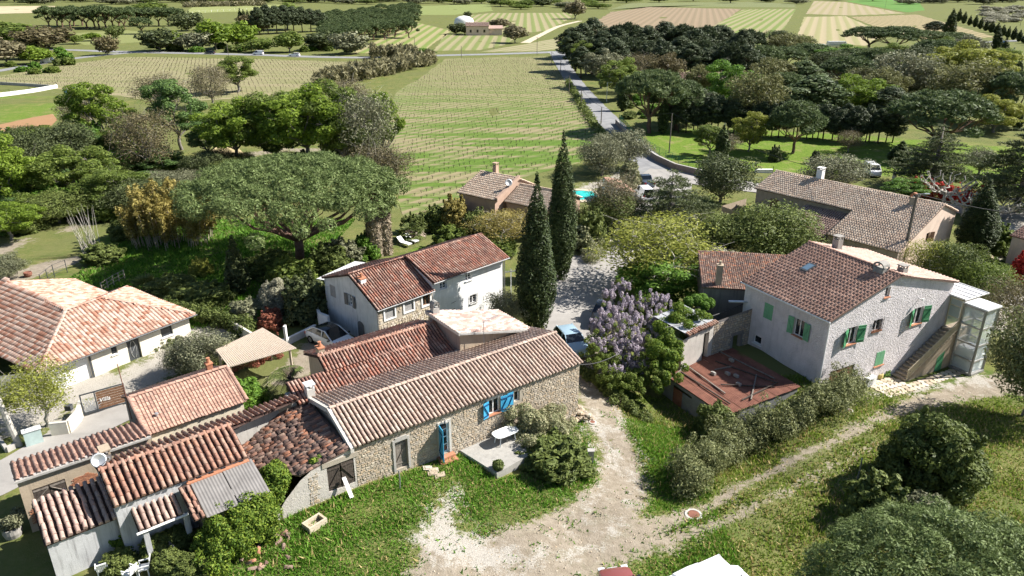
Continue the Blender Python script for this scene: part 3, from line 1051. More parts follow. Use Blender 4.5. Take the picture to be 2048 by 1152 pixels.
# ---- clay tiles
def tile_mesh(name, p, c, h, mat, flat=False, pan=True):
	if flat:
		prof = [(-.5, .0), (-.36, .0), (-.28, h * .75), (-.14, h), (0, h * .75), (.1, .05), (.3, .02), (.5, .0)]
	else:
		prof = [(-.5, -.03), (-.33, -.02), (-.27, h * .62), (-.14, h * .93), (0, h), (.14, h * .93), (.27, h * .62), (.33, -.02), (.5, -.03)]
	if not (pan or flat):          # cover tiles only: the channel between them is brown bed, shade darkened into its colour
		prof = [(-.34, -.06), (-.31, h * .45), (-.2, h * .88), (0, h * 1.08), (.2, h * .88), (.31, h * .45), (.34, -.06)]
	mb = MB()
	ln = c * 1.16
	lo = [(x * p * 1.0, -c * .5 - .02, z * p + .035) for x, z in prof]
	hi = [(x * p * .94, -c * .5 + ln, z * p * .94) for x, z in prof]
	n = len(prof)
	mb.v = lo + hi + [(x, y, -.02) for x, y, z in lo[1:-1]]
	for i in range(n - 1):
		mb.f.append((i, i + 1, n + i + 1, n + i))
		mb.m.append(0)
	for i in range(1, n - 2):
		mb.f.append((2 * n + i - 1, 2 * n + i, i + 1, i))
		mb.m.append(0)
	me = mb.mesh(name, mat)
	me.polygons.foreach_set('use_smooth', [i < n - 1 for i in range(len(me.polygons))])
	return me


class Roof:
	"""the roof slopes of one house: slabs, with up to `budget` of the tiles nearest the camera as parts and the rest joined"""
	def __init__(s, house, mat, pitch=.24, course=.4, h=.3, budget=300, jit=.25, flat=False):
		s.house, s.mat, s.p, s.c, s.budget, s.jit = house, mat, pitch, course, budget, jit
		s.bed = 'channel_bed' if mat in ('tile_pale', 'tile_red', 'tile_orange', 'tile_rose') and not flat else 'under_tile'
		s.tile = tile_mesh('tile', pitch, course, h, M[mat], flat, s.bed == 'under_tile')
		s.list = []
		s.r = random.Random(hash(house.name) % 1000)

	def slope(s, pts, thick=.1, tiles=True, skip=None, slab=None):
		"""pts[0]->pts[1] is the eave, left to right seen from outside"""
		P = [Vector(p) for p in pts]
		U = (P[1] - P[0]).normalized()
		N = U.cross(P[2] - P[0]).normalized()
		if N.z < 0:
			N = -N
		Vv = N.cross(U)
		mb = MB()
		n = len(P)
		lo = [p - N * thick for p in P]
		mb.face(P)
		mb.face(lo[::-1])
		for i in range(n):
			j = (i + 1) % n
			mb.face((lo[i], lo[j], P[j], P[i]))
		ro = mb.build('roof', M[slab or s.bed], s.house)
		if not tiles:
			return ro
		q = [((p - P[0]).dot(U), (p - P[0]).dot(Vv)) for p in P]
		umin, umax = min(a for a, b in q), max(a for a, b in q)
		vmax = max(b for a, b in q)
		nu = max(1, round((umax - umin) / s.p))
		pu = (umax - umin) / nu
		nv = int(vmax / s.c + .6)
		uu, vv = np.meshgrid(umin + (np.arange(nu) + .5) * pu, (np.arange(nv) + .5) * s.c - .04, indexing='ij')
		ok = in_poly(uu, np.minimum(vv, vmax - .02), np.array(q))
		for a, b in zip(uu[ok], vv[ok]):
			if skip and skip(a, b):
				continue
			j = s.jit
			o = P[0] + U * (a + s.r.gauss(0, .02) * j) + Vv * (b + s.r.gauss(0, .05) * j) + N * (.03 + .022 * math.sin(a * .8 + 1.7 * math.sin(b * .9)) + abs(s.r.gauss(0, .012)) * j)
			rot = s.r.gauss(0, .05) * j
			uu2 = U * math.cos(rot) + Vv * math.sin(rot)
			vv2 = N.cross(uu2)
			s.list.append((o, uu2, vv2, N, ro))
		return ro

	def ridge(s, p, q, r=.13, mat=None, step=.42):
		p, q = Vector(p), Vector(q)
		d = (q - p).normalized()
		n = max(1, int((q - p).length / step))
		me = bpy.data.meshes.get('ridge_' + (mat or s.mat))
		if me is None:
			mb = MB()
			for y, rr, z in ((0, r, .02), (step * 1.1, r * .88, 0)):
				for k in range(6):
					t = math.pi * k / 5
					mb.v.append((rr * math.cos(t), y, rr * .8 * math.sin(t) + z))
			for k in range(5):
				mb.f.append((k, k + 1, 7 + k, 6 + k))
				mb.m.append(0)
			mb.f.append((5, 4, 3, 2, 1, 0))
			mb.m.append(0)
			me = mb.mesh('ridge_' + (mat or s.mat), M[mat or s.mat])
		a = d.cross(Vector((0, 0, 1))).normalized()
		b = a.cross(d)
		for i in range(n):
			o = p + (q - p) * (i / n)
			add('ridge_tile', me, s.house, Matrix(((a.x, d.x, b.x, o.x), (a.y, d.y, b.y, o.y), (a.z, d.z, b.z, o.z), (0, 0, 0, 1))))

	def finish(s):
		s.list.sort(key=lambda t: (t[0] - CAMP).length)
		for o, a, b, n, ro in s.list[:s.budget]:
			add('tile', s.tile, ro, Matrix(((a.x, b.x, n.x, o.x), (a.y, b.y, n.y, o.y), (a.z, b.z, n.z, o.z), (0, 0, 0, 1))))
		rest = s.list[s.budget:]
		if rest:
			tv = np.array([v.co[:] for v in s.tile.vertices])
			R = np.array([[a[:], b[:], n[:]] for o, a, b, n, ro in rest])
			O = np.array([o[:] for o, a, b, n, ro in rest])
			V = np.einsum('vk,tkc->tvc', tv, R) + O[:, None, :]
			nv = len(tv)
			tf = np.array([list(p.vertices) for p in s.tile.polygons])
			F = (tf[None] + (np.arange(len(rest)) * nv)[:, None, None]).reshape(-1, 4)
			me = np_mesh('tiles', V.reshape(-1, 3), F, M[s.mat], True)
			tag(add('tiles', me, s.house), kind='stuff')


def gable(name, label, fr, u0, u1, v0, v1, zb, ze0, ze1, vr, zr, wall, tile, holes={}, over=.22, cat='house', pitch=.24, course=.4, h=.3, budget=300, walls=None, jit=.25, ridge=True, gap=0.0, flat=False, tile2=None):
	"""house with its ridge along u; returns the thing, its wall frames and its roof"""
	base = fr((u0 + u1) / 2, (v0 + v1) / 2, zb)
	house = thing(name, label, cat, base)
	c = [fr(u0, v0, 0), fr(u1, v0, 0), fr(u1, v1, 0), fr(u0, v1, 0)]
	W = {'front': Wall(c[0], c[1]), 'right': Wall(c[1], c[2]), 'back': Wall(c[2], c[3]), 'left': Wall(c[3], c[0])}
	D = v1 - v0
	tops = {'front': [(0, ze0), (u1 - u0, ze0)], 'back': [(0, ze1), (u1 - u0, ze1)],
			'right': [(0, ze0), (vr - v0, zr), (D, ze1)], 'left': [(0, ze1), (v1 - vr, zr), (D, ze0)]}
	for side in W:
		mb = MB()
		mt = (walls or {}).get(side, wall)
		wall_face(mb, W[side], zb - .6, [(a, z - .06) for a, z in tops[side]], holes.get(side, ()))
		mb.build('wall', M[mt], house)
	r = Roof(house, tile, pitch, course, h, budget, jit, flat)
	s0 = (zr - ze0) / max(vr - v0, .01)
	s1 = (zr - ze1) / max(v1 - vr, .01)
	if vr > v0 + .05:
		r.slope([fr(u0 - over, v0 - over, ze0 - s0 * over), fr(u1 + over, v0 - over, ze0 - s0 * over), fr(u1 + over, vr, zr), fr(u0 - over, vr, zr)])
	if v1 > vr + .05:
		r2 = Roof(house, tile2, pitch, course, h, budget // 3, jit, flat) if tile2 else r
		r2.slope([fr(u1 + over, v1 + over, ze1 - s1 * over), fr(u0 - over, v1 + over, ze1 - s1 * over), fr(u0 - over, vr, zr), fr(u1 + over, vr, zr)])
		if tile2:
			r2.finish()
	if ridge:
		r.ridge(fr(u0 - over, vr, zr + .05), fr(u1 + over, vr, zr + .05))
	return house, W, r


def stones(house, W, a0, a1, zb, top, holes, mat, size=.3, budget=300, seed=1, proud=.035, parent=None):
	"""rubble: single stones standing proud of the mortar, the ones nearest the camera as parts"""
	rr = random.Random(seed)
	ta, tz = [t[0] for t in top], [t[1] for t in top]
	L_ = []
	z = zb
	zmax = max(tz)
	while z < zmax:
		hgt = size * rr.uniform(.5, .95)
		a = a0 + rr.uniform(-.2, 0)
		while a < a1:
			w = size * rr.uniform(.6, 1.7)
			b0, b1 = max(a, a0), min(a + w, a1)
			zt = float(np.interp((b0 + b1) / 2, ta, tz))
			hit = any(b1 > h[0] - .02 and b0 < h[1] + .02 and z + hgt > h[2] - .02 and z < h[3] + .02 for h in holes)
			if b1 - b0 > .08 and z + hgt * .8 < zt and not hit:
				L_.append((b0, b1, z, min(z + hgt, zt)))
			a += w
		z += hgt
	L_.sort(key=lambda s: (W((s[0] + s[1]) / 2, s[2]) - CAMP).length)
	rest = MB()

	def stone(mb, b0, b1, z0, z1):
		j = lambda k: rr.uniform(-k, k)
		g = .018
		cs = [(b0 + g + j(.025), z0 + g + j(.025)), ((b0 + b1) / 2 + j(.04), z0 + g + j(.03)), (b1 - g + j(.025), z0 + g + j(.025)), (b1 - g + j(.025), z1 - g + j(.025)),
			  ((b0 + b1) / 2 + j(.04), z1 - g + j(.03)), (b0 + g + j(.025), z1 - g + j(.025))]
		ca, cz = (b0 + b1) / 2, (z0 + z1) / 2
		o = proud * rr.uniform(.5, 1.3)
		fr_ = [W(ca + (a - ca) * .82, cz + (z - cz) * .82, o + j(.01)) for a, z in cs]
		bk = [W(a, z, -.01) for a, z in cs]
		n = len(mb.v)
		mb.v += [tuple(p) for p in bk + fr_]
		for i in range(6):
			k = (i + 1) % 6
			mb.f.append((n + i, n + k, n + 6 + k, n + 6 + i))
			mb.m.append(0)
		mb.f.append(tuple(n + 6 + i for i in range(6)))
		mb.m.append(0)
	for i, s in enumerate(L_):
		if i < budget:
			mb = MB()
			stone(mb, *s)
			mb.build('stone', M[mat], parent or house)
		else:
			stone(rest, *s)
	if rest.f:
		tag(rest.build('rubble', M[mat], parent or house), kind='stuff')


def chimney(house, c, w, d, z0, h, mat, fr, cap='terracotta', style='open'):
	"""square stack with a cap on legs"""
	mb = MB()
	c = Vector(c)
	mb.cbox((c.x, c.y, z0), fr.u, fr.v, (0, 0, 1), w, d, h)
	co = mb.build('chimney', M[mat], house)
	k = MB()
	if style == 'open':
		for i in (-1, 1):
			for j in (-1, 1):
				p = c + fr.u * i * (w / 2 - .06) + fr.v * j * (d / 2 - .06)
				k.cbox((p.x, p.y, z0 + h), fr.u, fr.v, (0, 0, 1), .1, .1, .25)
		k.cbox((c.x, c.y, z0 + h + .25), fr.u, fr.v, (0, 0, 1), w + .1, d + .1, .07)
	elif style == 'arch':
		n = 7
		for s in (-1, 1):
			pts = []
			for i in range(n):
				t = math.pi * i / (n - 1)
				pts.append(c + fr.u * (math.cos(t) * w * .5) + fr.v * s * (d / 2 - .05) + Vector((0, 0, z0 + h + .15 + math.sin(t) * .3 - c.z)))
			pts = [Vector((pts[0].x, pts[0].y, z0 + h))] + pts + [Vector((pts[-1].x, pts[-1].y, z0 + h))]
			for p, q_ in zip(pts[:-1], pts[1:]):
				k.bar(p, q_, .1)
		for i in range(n - 1):
			t0, t1 = math.pi * i / (n - 1), math.pi * (i + 1) / (n - 1)
			p = [c + fr.u * (math.cos(t) * w * .55) + Vector((0, 0, z0 + h + .2 + math.sin(t) * .34 - c.z)) for t in (t0, t1)]
			k.face((p[0] - fr.v * d * .55, p[1] - fr.v * d * .55, p[1] + fr.v * d * .55, p[0] + fr.v * d * .55))
	elif style == 'pots':
		k.cbox((c.x, c.y, z0 + h), fr.u, fr.v, (0, 0, 1), w + .08, d + .08, .08)
		k.lathe((c.x, c.y, z0 + h + .08), [(.12, 0), (.1, .3), (.13, .34), (0, .34)], 8)
	k.build('chimney_cap', M[cap], co)
	return co


def gutter(house, p, q, mat='zinc', r=.06, down=None):
	mb = MB()
	mb.tube([p, q], r, 6)
	g_ = mb.build('gutter', M[mat], house)
	if down is not None:
		d = MB()
		d.tube([Vector(down), Vector((down[0], down[1], float(hz(down[0], down[1]))))], .045, 6)
		d.build('downpipe', M[mat], house)
	return g_


def corrugated(name, parent, P, U, V, lu, lv, mat, pitch=.12, amp=.02, lift=0.0):
	"""one ribbed sheet: ribs run along V"""
	P, U, V = Vector(P), Vector(U).normalized(), Vector(V).normalized()
	N = U.cross(V).normalized()
	if N.z < 0:
		N = -N
	n = max(4, int(lu / pitch * 4))
	mb = MB()
	for j in range(2):
		for i in range(n + 1):
			mb.v.append(tuple(P + U * (lu * i / n) + V * (lv * j) + N * (lift + amp * math.sin(2 * math.pi * (lu * i / n) / pitch))))
	for i in range(n):
		mb.f.append((i, i + 1, n + 2 + i, n + 1 + i))
		mb.m.append(0)
	return mb.build(name, M[mat], parent, True)
# ------------------------------------------------------------------ the stone farmhouse
A = Fr(4.57, 43.96, 36.3)
LA = 16.5
# a on the front wall counts from the left end: a = u + LA
hA = [(LA - 14.07, LA - 13.25, 1.7, 3.62), (LA - 11.1, LA - 10.42, 1.5, 3.68), (LA - 7.5, LA - 6.62, 2.96, 4.02), (LA - 5.5, LA - 5.05, 3.2, 3.95)]
house, WA, RA = gable('stone_farmhouse', 'long low rubble stone farmhouse with blue shutters and pale tiled roof', A, -LA, 0, 0, 5.6, 0, 4.45, 4.72, 2.75, 5.45, 'mortar', 'tile_pale', {'front': hA}, over=.16, pitch=.27, course=.42)
Wf = WA['front']
stones(house, Wf, 0, LA, -.4, [(0, 4.28), (LA, 4.28)], [(h[0] - .12, h[1] + .12, h[2] - .1, h[3] + .22) for h in hA], 'stone', .2, 300, 5, .024)
Wr = WA['right']
stones(house, Wr, 0, 5.6, -.4, [(0, 4.3), (2.75, 5.3), (5.6, 4.3)], [], 'stone', .22, 0, 6, .024)
RA.finish()
# parapet band of pale render along the left gable
mb = MB()
mb.box(A(-LA - .22, -.2, 4.3), A.u * .2, A.v * 2.95, (0, 0, .3))
mb2 = MB()
for (va, za, vb, zb_) in ((-.2, 4.42, 2.75, 5.52), (2.75, 5.52, 5.8, 4.76)):
	p, q = A(-LA - .3, va, za), A(-LA - .3, vb, zb_)
	mb2.box(p + Vector((0, 0, -.28)), A.u * .2, q - p, (0, 0, .3))
mb2.build('verge', M['pale_concrete'], house)
# plain door with a rendered surround
s = MB()
h = hA[0]
for a0, a1, z0, z1 in ((h[0] - .14, h[0], h[2] - .1, h[3]), (h[1], h[1] + .14, h[2] - .1, h[3]), (h[0] - .14, h[1] + .14, h[3], h[3] + .16), (h[0] + .05, h[1] - .05, h[3] + .16, h[3] + .27)):
	s.box(Wf(a0, z0, -.02), Wf.d * (a1 - a0), Wf.n * .085, (0, 0, z1 - z0))
s.build('door_surround', M['concrete'], house)
shutter(house, Wf, h[0], h[1], h[2], h[3], 'wood_grey', 'wood_grey', out=-.16, planks=5, name='door')
# glazed door with an open blue leaf
h = hA[1]
window(house, Wf, h[0], h[1], h[2], h[3], rows=4, cols=1)
s = MB()
for a0, a1, z0, z1 in ((h[0] - .1, h[0], h[2], h[3]), (h[1], h[1] + .14, h[2], h[3]), (h[0] - .1, h[1] + .14, h[3], h[3] + .14)):
	s.box(Wf(a0, z0, -.02), Wf.d * (a1 - a0), Wf.n * .075, (0, 0, z1 - z0))
s.build('door_surround', M['pale_concrete'], house)
shutter(house, Wf, h[0], h[1], h[2] - .05, h[3], 'blue_paint', 'blue_brace', out=.05, swing=1.75, hinge=h[0], planks=5, name='door')
st = MB()
for i in range(3):
	st.box(Wf(h[0] - .25, h[2] - .2 - .17 * i, .02 + .0 * i), Wf.d * 1.15, Wf.n * (.35 + .3 * i), (0, 0, .16))
st.build('step', M['terracotta'], house)
# window with blue shutters
h = hA[2]
window(house, Wf, h[0], h[1], h[2], h[3], sill='terracotta', rows=1)
shutter(house, Wf, h[0] - .5, h[0] - .02, h[2] - .05, h[3] + .02, 'blue_paint', 'blue_brace', out=.05, hinge=h[0] - .02, swing=.22)
shutter(house, Wf, h[1] + .02, h[1] + .5, h[2] - .05, h[3] + .02, 'blue_paint', 'blue_brace', out=.05, hinge=h[1] + .02, swing=.12)
shutter(house, Wf, h[1] + .53, h[1] + 1.0, h[2] - .02, h[3] + .05, 'blue_paint', 'blue_brace', out=.05)
s = MB()
s.box(Wf(h[0] - .2, h[3] + .02, -.02), Wf.d * 1.3, Wf.n * .06, (0, 0, .32))
s.build('lintel', M['concrete'], house)
h = hA[3]
window(house, Wf, h[0], h[1], h[2], h[3], rows=1, cols=1)
# outside lamp and a rusty iron pin
s = MB()
s.bar(Wf(LA - 10.75, 3.98, .0), Wf(LA - 10.75, 4.02, .22), .04)
s.lathe(Wf(LA - 10.75, 3.82, .22), [(.0, .2), (.1, .08), (.12, 0), (0, 0)], 8)
s.build('wall_lamp', M['concrete'], house)
# stone buttress at the right corner
b = thing('rubble_heap', 'heap of fallen stones against the right corner of the stone farmhouse', 'rubble', A(.2, .4, 0))
rr = random.Random(3)
for i in range(42):
	s = MB()
	k = rr.random()
	c = A(-.5 + 1.5 * rr.random(), -.35 + rr.random() * 1.5 - .3, 0)
	c.z = float(hz(c.x, c.y)) + (1 - k) * .55 - .05
	w = rr.uniform(.12, .26)
	s.lathe((0, 0, 0), [(0, -w * .5), (w * .8, -w * .35), (w, 0), (w * .7, w * .4), (0, w * .5)], 6)
	s.v = [(x * rr.uniform(.8, 1.2) + c.x, y * rr.uniform(.8, 1.2) + c.y, z * rr.uniform(.8, 1.2) + c.z) for x, y, z in s.v]
	s.build('stone', M['stone'], b)

# ------------------------------------------------------------------ red roofed middle house behind it
mid = thing('red_roofed_house', 'red tiled low house wedged behind the stone farmhouse with its own ridge', 'house', A(-10, 8.5, 1))
w = MB()
for p, q, top in ((A(-17.2, 5.75, 0), A(-17.2, 7.6, 0), [(0, 4.3), (1.85, 5.1)]),):
	wall_face(w, Wall(q, p), .4, [(0, 5.0), (1.85, 4.3)])
Wl = Wall(A(-14.7, 10.9, 0), A(-14.7, 7.3, 0))
wall_face(w, Wl, .4, [(0, 5.0), (2.4, 5.75), (3.6, 5.1)])
Wb = Wall(A(-6.2, 10.9, 0), A(-14.7, 10.9, 0))
wall_face(w, Wb, .4, [(0, 5.0), (8.5, 5.0)])
wall_face(w, Wall(A(-14.7, 7.5, 0), A(-17.2, 7.5, 0)), .4, [(0, 5.0), (2.5, 5.0)])
w.build('wall', M['tan_render'], mid)
RC = Roof(mid, 'tile_red', .23, .38, .3, 290)
RC.slope([A(-17.5, 5.62, 4.6), A(-6.1, 5.62, 4.6), A(-6.1, 7.55, 5.25), A(-17.5, 7.55, 5.25)])
RC.slope([A(-14.95, 7.3, 5.22), A(-6.15, 7.3, 5.22), A(-6.15, 8.5, 5.82), A(-14.95, 8.5, 5.82)])
RC.slope([A(-6.15, 11.15, 4.95), A(-14.95, 11.15, 4.95), A(-14.95, 8.5, 5.82), A(-6.15, 8.5, 5.82)])
RC.ridge(A(-14.95, 8.5, 5.86), A(-6.15, 8.5, 5.86), mat='tile_orange')
RC.finish()
chimney(mid, A(-14.55, 8.95, 5), .4, .5, 5.2, 1.0, 'tan_render', A, 'terracotta', 'pots')
chimney(mid, A(-16.6, 5.9, 4), .5, .5, 4.0, 1.35, 'pale_concrete', A, 'white_paint', 'open')
mb = MB()
mb.box(A(-17.75, 6.0, 3.8), A.u * .3, A.v * 1.1, (0, 0, 1.0))
mb.build('parapet', M['concrete'], mid)

# tall annex with the pale sloping roof
ann = thing('rendered_annex', 'tall brown rendered annex with a very pale tiled roof sloping to the right', 'house', A(-3, 7.3, 0))
zl, zr_ = 6.3, 4.8
w = MB()
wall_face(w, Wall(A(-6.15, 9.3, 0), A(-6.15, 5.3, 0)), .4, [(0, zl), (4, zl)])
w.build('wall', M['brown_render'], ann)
w = MB()
wall_face(w, Wall(A(-6.15, 5.3, 0), A(-.3, 5.3, 0)), .4, [(0, zl), (5.85, zr_)])
wall_face(w, Wall(A(-.3, 5.3, 0), A(-.3, 9.3, 0)), .0, [(0, zr_), (4, zr_)])
wall_face(w, Wall(A(-.3, 9.3, 0), A(-6.15, 9.3, 0)), .0, [(0, zr_), (5.85, zl)])
w.build('wall', M['tan_render'], ann)
RN = Roof(ann, 'tile_white', .26, .36, .2, 300)
RN.slope([A(-.15, 5.1, zr_ + .03), A(-.15, 9.5, zr_ + .03), A(-6.25, 9.5, zl + .06), A(-6.25, 5.1, zl + .06)])
RN.finish()
mb = MB()
mb.box(A(-6.4, 5.0, zl - .1), A.v * 4.5, A.u * .14, (0, 0, .24))
mb.build('verge', M['pale_concrete'], ann)
mb = MB()
mb.box(A(-6.3, 4.98, zl - .06), A(-.1, 4.98, zr_ - .06) - A(-6.3, 4.98, zl - .06), A.v * .1, (0, 0, .14))
mb.build('fascia', M['concrete'], ann)
mb = MB()
mb.box(A(-6.32, 5.4, 4.35), A.v * 3.6, A.u * .15, (0, 0, .32))
mb.build('flashing', M['concrete'], ann)
chimney(ann, A(-5.9, 8.95, 6), .5, .45, 6.2, .55, 'concrete', A, 'grey_wall', 'arch')
# television aerial on the farmhouse roof
an = thing('television_aerial', 'thin television aerial on a mast by the annex wall', 'aerial', A(-4.6, 4.7, 4.7))
mb = MB()
mb.bar(A(-4.6, 4.7, 4.6), A(-4.6, 4.7, 6.9), .04)
mb.build('mast', M['grey_metal'], an)
mb = MB()
mb.bar(A(-4.7, 4.7, 6.85), A(-3.2, 4.9, 6.95), .03)
for i in range(7):
	c = A(-4.6 + i * .2, 4.7 + i * .026, 6.87 + i * .01)
	mb.bar(c - A.v * .25, c + A.v * .25, .02)
mb.build('antenna', M['galvanised'], an)

# ------------------------------------------------------------------ collapsed tile roof and rough wall left of the farmhouse
bar_ = thing('ruined_barn', 'ruined barn with slumped mixed clay tiles and rough rendered wall', 'barn', A(-19, 1.5, 1.6))
Wd = Wall(A(-21.7, -.02, 0), A(-LA - .02, -.02, 0))
LD = Wd.len
hD = [(LD - 1.72, LD - .12 - .0, 2.05, 3.72)]
hD = [(21.7 - 18.2, 21.7 - 16.62, 2.05, 3.7)]
w = MB()
wall_face(w, Wd, .2, [(0, 1.35), (.6, 2.0), (1.1, 2.66), (2.0, 3.5), (3.0, 4.05), (3.6, 4.2), (LD, 4.25)], hD, depth=.25)
wall_face(w, Wall(A(-LA - .02, -.02, 0), A(-LA - .02, .4, 0)), .2, [(0, 4.2), (.4, 4.2)])
w.build('wall', M['rubble_plaster'], bar_)
stones(bar_, Wd, 2.4, LD, .8, [(0, 1.2), (2.4, 3.4), (3.6, 4.05), (LD, 4.1)], [(hD[0][0] - .35, hD[0][1] + .3, hD[0][2] - .25, hD[0][3] + .3)], 'stone', .24, 60, 9, .02)
for k in range(2):
	a0 = hD[0][0] + k * .79
	shutter(bar_, Wd, a0 + .02, a0 + .77, hD[0][2] + .03, hD[0][3] - .03, 'wood_dark', 'wood_dark', out=-.1 + .03 * k, planks=6, name='barn_door', hinge=a0 + (.02 if k == 0 else .77), swing=.05)
s = MB()
s.box(Wd(hD[0][0] - .25, hD[0][3], -.02), Wd.d * 2.1, Wd.n * .06, (0, 0, .3))
s.build('lintel', M['mortar'], bar_)
RD = Roof(bar_, 'tile_old', .25, .36, .3, 300, jit=1.3)
# falls towards the left end of the row
PD = lambda u, v: A(u, v, 4.42 - (-16.75 - u) * .2)
RD.slope([PD(-21.8, 4.9), PD(-21.8, 3.1), PD(-19.7, .0), PD(-16.72, -.1), PD(-16.72, 5.9), PD(-17.4, 6.4), PD(-18.6, 6.2), PD(-21.4, 4.9)])
RD.finish()
# grey cement parapet between the ruin and the row
p, q = A(-21.75, 4.6, 3.0), A(-18.4, 6.15, 3.0)
mb = MB()
mb.box(p + Vector((0, 0, -1.2)), q - p, A.v * .35 - A.u * .15, (0, 0, 3.05))
mb.build('parapet', M['grey_wall'], bar_)

# ------------------------------------------------------------------ the row of old houses at the left
R = Fr(-15.7, 34.3, 39.0)
row, WE, RE = gable('row_house', 'narrow old row house with orange barrel tiles and a satellite dish', R, -6.2, .2, -2.1, 1.9, 1.4, 4.75, 4.85, 0, 5.55, 'grey_render', 'tile_orange', {}, over=.1, pitch=.31, course=.42, h=.36, budget=300, jit=.5)
# the far slope runs on behind the ruin
RE.slope([R(4.7, 2.05, 4.78), R(.32, 2.05, 4.78), R(.32, -.1, 5.4), R(3.3, .75, 5.15), R(4.7, 1.1, 5.05)])
mb = MB()
mb.box(R(.3, 1.7, 1.2), R.u * 4.4, R.v * .25, (0, 0, 3.55))
mb.build('wall', M['tan_render'], row)
RE.finish()
mb = MB()
mb.box(R(-2.9, -2.35, 4.2), R.u * 3.2, R.v * .25, (0, 0, .32))
mb.build('fascia', M['terracotta'], row)
dish = thing('satellite_dish', 'white satellite dish on the chimney of the orange tiled row house', 'dish', R(-6.0, .7, 5.2))
mb = MB()
mb.tube([R(-6.1, .75, 4.9), R(-6.1, .75, 5.7), R(-6.15, .55, 5.85)], .03, 6)
mb.build('bracket', M['grey_metal'], dish)


def dish_mesh(r, depth=.16):
	mb = MB()
	mb.lathe((0, 0, 0), [(0.001, 0), (r * .4, depth * .16), (r * .75, depth * .56), (r, depth), (r, depth + .02), (r * .75, depth * .56 + .02), (.001, .03)], 18)
	return mb


def place(mb, o, zdir):
	q_ = Vector(zdir).normalized().to_track_quat('Z', 'Y').to_matrix()
	mb.v = [tuple(Vector(o) + q_ @ Vector(p)) for p in mb.v]
	return mb


place(dish_mesh(.36), R(-6.15, .5, 5.85), (.5, -.65, .55)).build('reflector', M['galvanised'], dish, True)
mb = MB()
mb.bar(R(-6.15, .45, 5.5), R(-5.75, -.1, 6.1), .03)
mb.cbox(R(-5.75, -.1, 6.08), (1, 0, 0), (0, 1, 0), (0, 0, 1), .1, .1, .12)
mb.build('feed_arm', M['grey_metal'], dish)
chimney(row, R(-5.7, 1.35, 4.6), .42, .6, 4.4, 1.25, 'dark_render', R, 'tan_render', 'open')

# grey wavy sheet roof and tile strip below the row
lean = thing('lean_to_roof', 'grey ribbed fibre cement lean-to roof between ivy and orange tiles', 'roof', R(-1.3, -2.6, 1.5))
U_, V_ = (R(.5, -1.9, 4.5) - R(-2.8, -2.2, 4.5)), (R(-2.8, -2.2, 4.5) - R(-2.6, -4.4, 3.9))
for k in range(2):
	P0 = R(-2.75 + 1.62 * k, -4.55, 3.75)
	corrugated('roof_sheet', lean, P0, R.u, R(0, 2.35, .75) - R(0, 0, 0), 1.58, 2.45, 'fibre_cement', .16, .018, lift=.0 + .02 * k)
mb = MB()
mb.box(R(-2.7, -4.3, 1.2), R.u * 3.1, R.v * .2, (0, 0, 2.5))
mb.box(R(-2.7, -4.3, 1.2), R.u * .2, R.v * 2.2, (0, 0, 2.6))
mb.build('wall', M['tan_render'], lean)
RL = Roof(lean, 'tile_orange', .24, .36, .2, 40, 1.0)
RL.slope([R(-3.35, -4.5, 3.85), R(-2.8, -4.5, 3.85), R(-2.8, -2.3, 4.5), R(-3.35, -2.3, 4.5)])
RL.finish()
can = thing('tiled_canopy', 'small weathered tile canopy with white gutter over a shaded terrace', 'canopy', R(-4.6, -2.4, 1.5))
RK = Roof(can, 'tile_rose', .31, .42, .36, 60, .5)
RK.slope([R(-5.6, -3.15, 3.5), R(-3.5, -3.15, 3.5), R(-3.5, -2.1, 4.05), R(-5.6, -2.1, 4.05)])
RK.finish()
gutter(can, R(-5.7, -3.25, 3.45), R(-3.3, -3.25, 3.45), 'white_paint', .07)
mb = MB()
for u in (-5.3, -3.4):
	mb.cbox(R(u, -3.1, 1.3), R.u, R.v, (0, 0, 1), .25, .25, 2.1)
mb.build('post', M['grey_render'], can)

# front shed with the streaked grey wall
shed, WF, RF = gable('rendered_shed', 'grey rain streaked rendered shed with brown barrel tiles at the front left', R, -9.2, -6.22, -1.55, 1.1, 1.2, 3.7, 4.35, 1.1, 4.38, 'grey_render', 'tile_rose', {}, over=.1, pitch=.31, course=.42, h=.36, budget=200, jit=.6, ridge=False)
RF.finish()
# low house with the street side roof and brick patches
gar, WG, RG = gable('patched_house', 'low plastered house with grey wooden shutters and exposed red brick patches', R, -9.6, -3.2, 3.2, 5.9, 1.0, 4.65, 4.15, 3.25, 4.66, 'tan_render', 'tile_brown', {'front': [(.5, 2.0, 2.95, 3.85)]}, over=.08, pitch=.3, course=.42, h=.38, budget=180, jit=.6, ridge=False)
RG.finish()
Wg = WG['front']
for k in range(2):
	shutter(gar, Wg, .5 + .76 * k, 1.24 + .76 * k, 2.97, 3.83, 'wood_dark', 'wood_grey', out=-.06, planks=4, hinge=(.5 if k == 0 else 2.0))
mb = MB()
mb.box(Wg(.4, 2.8, -.02), Wg.d * 1.75, Wg.n * .1, (0, 0, .14))
mb.build('sill', M['concrete'], gar)
# brick patches, course by course
rr = random.Random(8)
for cx, cz, rx, rz in ((2.9, 3.35, .75, .35), (.25, 2.3, .35, .45), (1.0, 2.35, .3, .25), (3.9, 3.6, .3, .2)):
	z = cz - rz
	r_ = 0
	while z < cz + rz:
		a = cx - rx + (.11 if r_ % 2 else 0)
		while a < cx + rx:
			if ((a + .11 - cx) / rx) ** 2 + ((z - cz) / rz) ** 2 < .9 + rr.uniform(-.25, .15) and a > .02:
				s = MB()
				s.box(Wg(a + .008, z + .006, -.01), Wg.d * .2, Wg.n * (.03 + rr.uniform(0, .015)), (0, 0, .062))
				s.build('brick', M['brick_red'], gar)
			a += .22
		z += .075
		r_ += 1
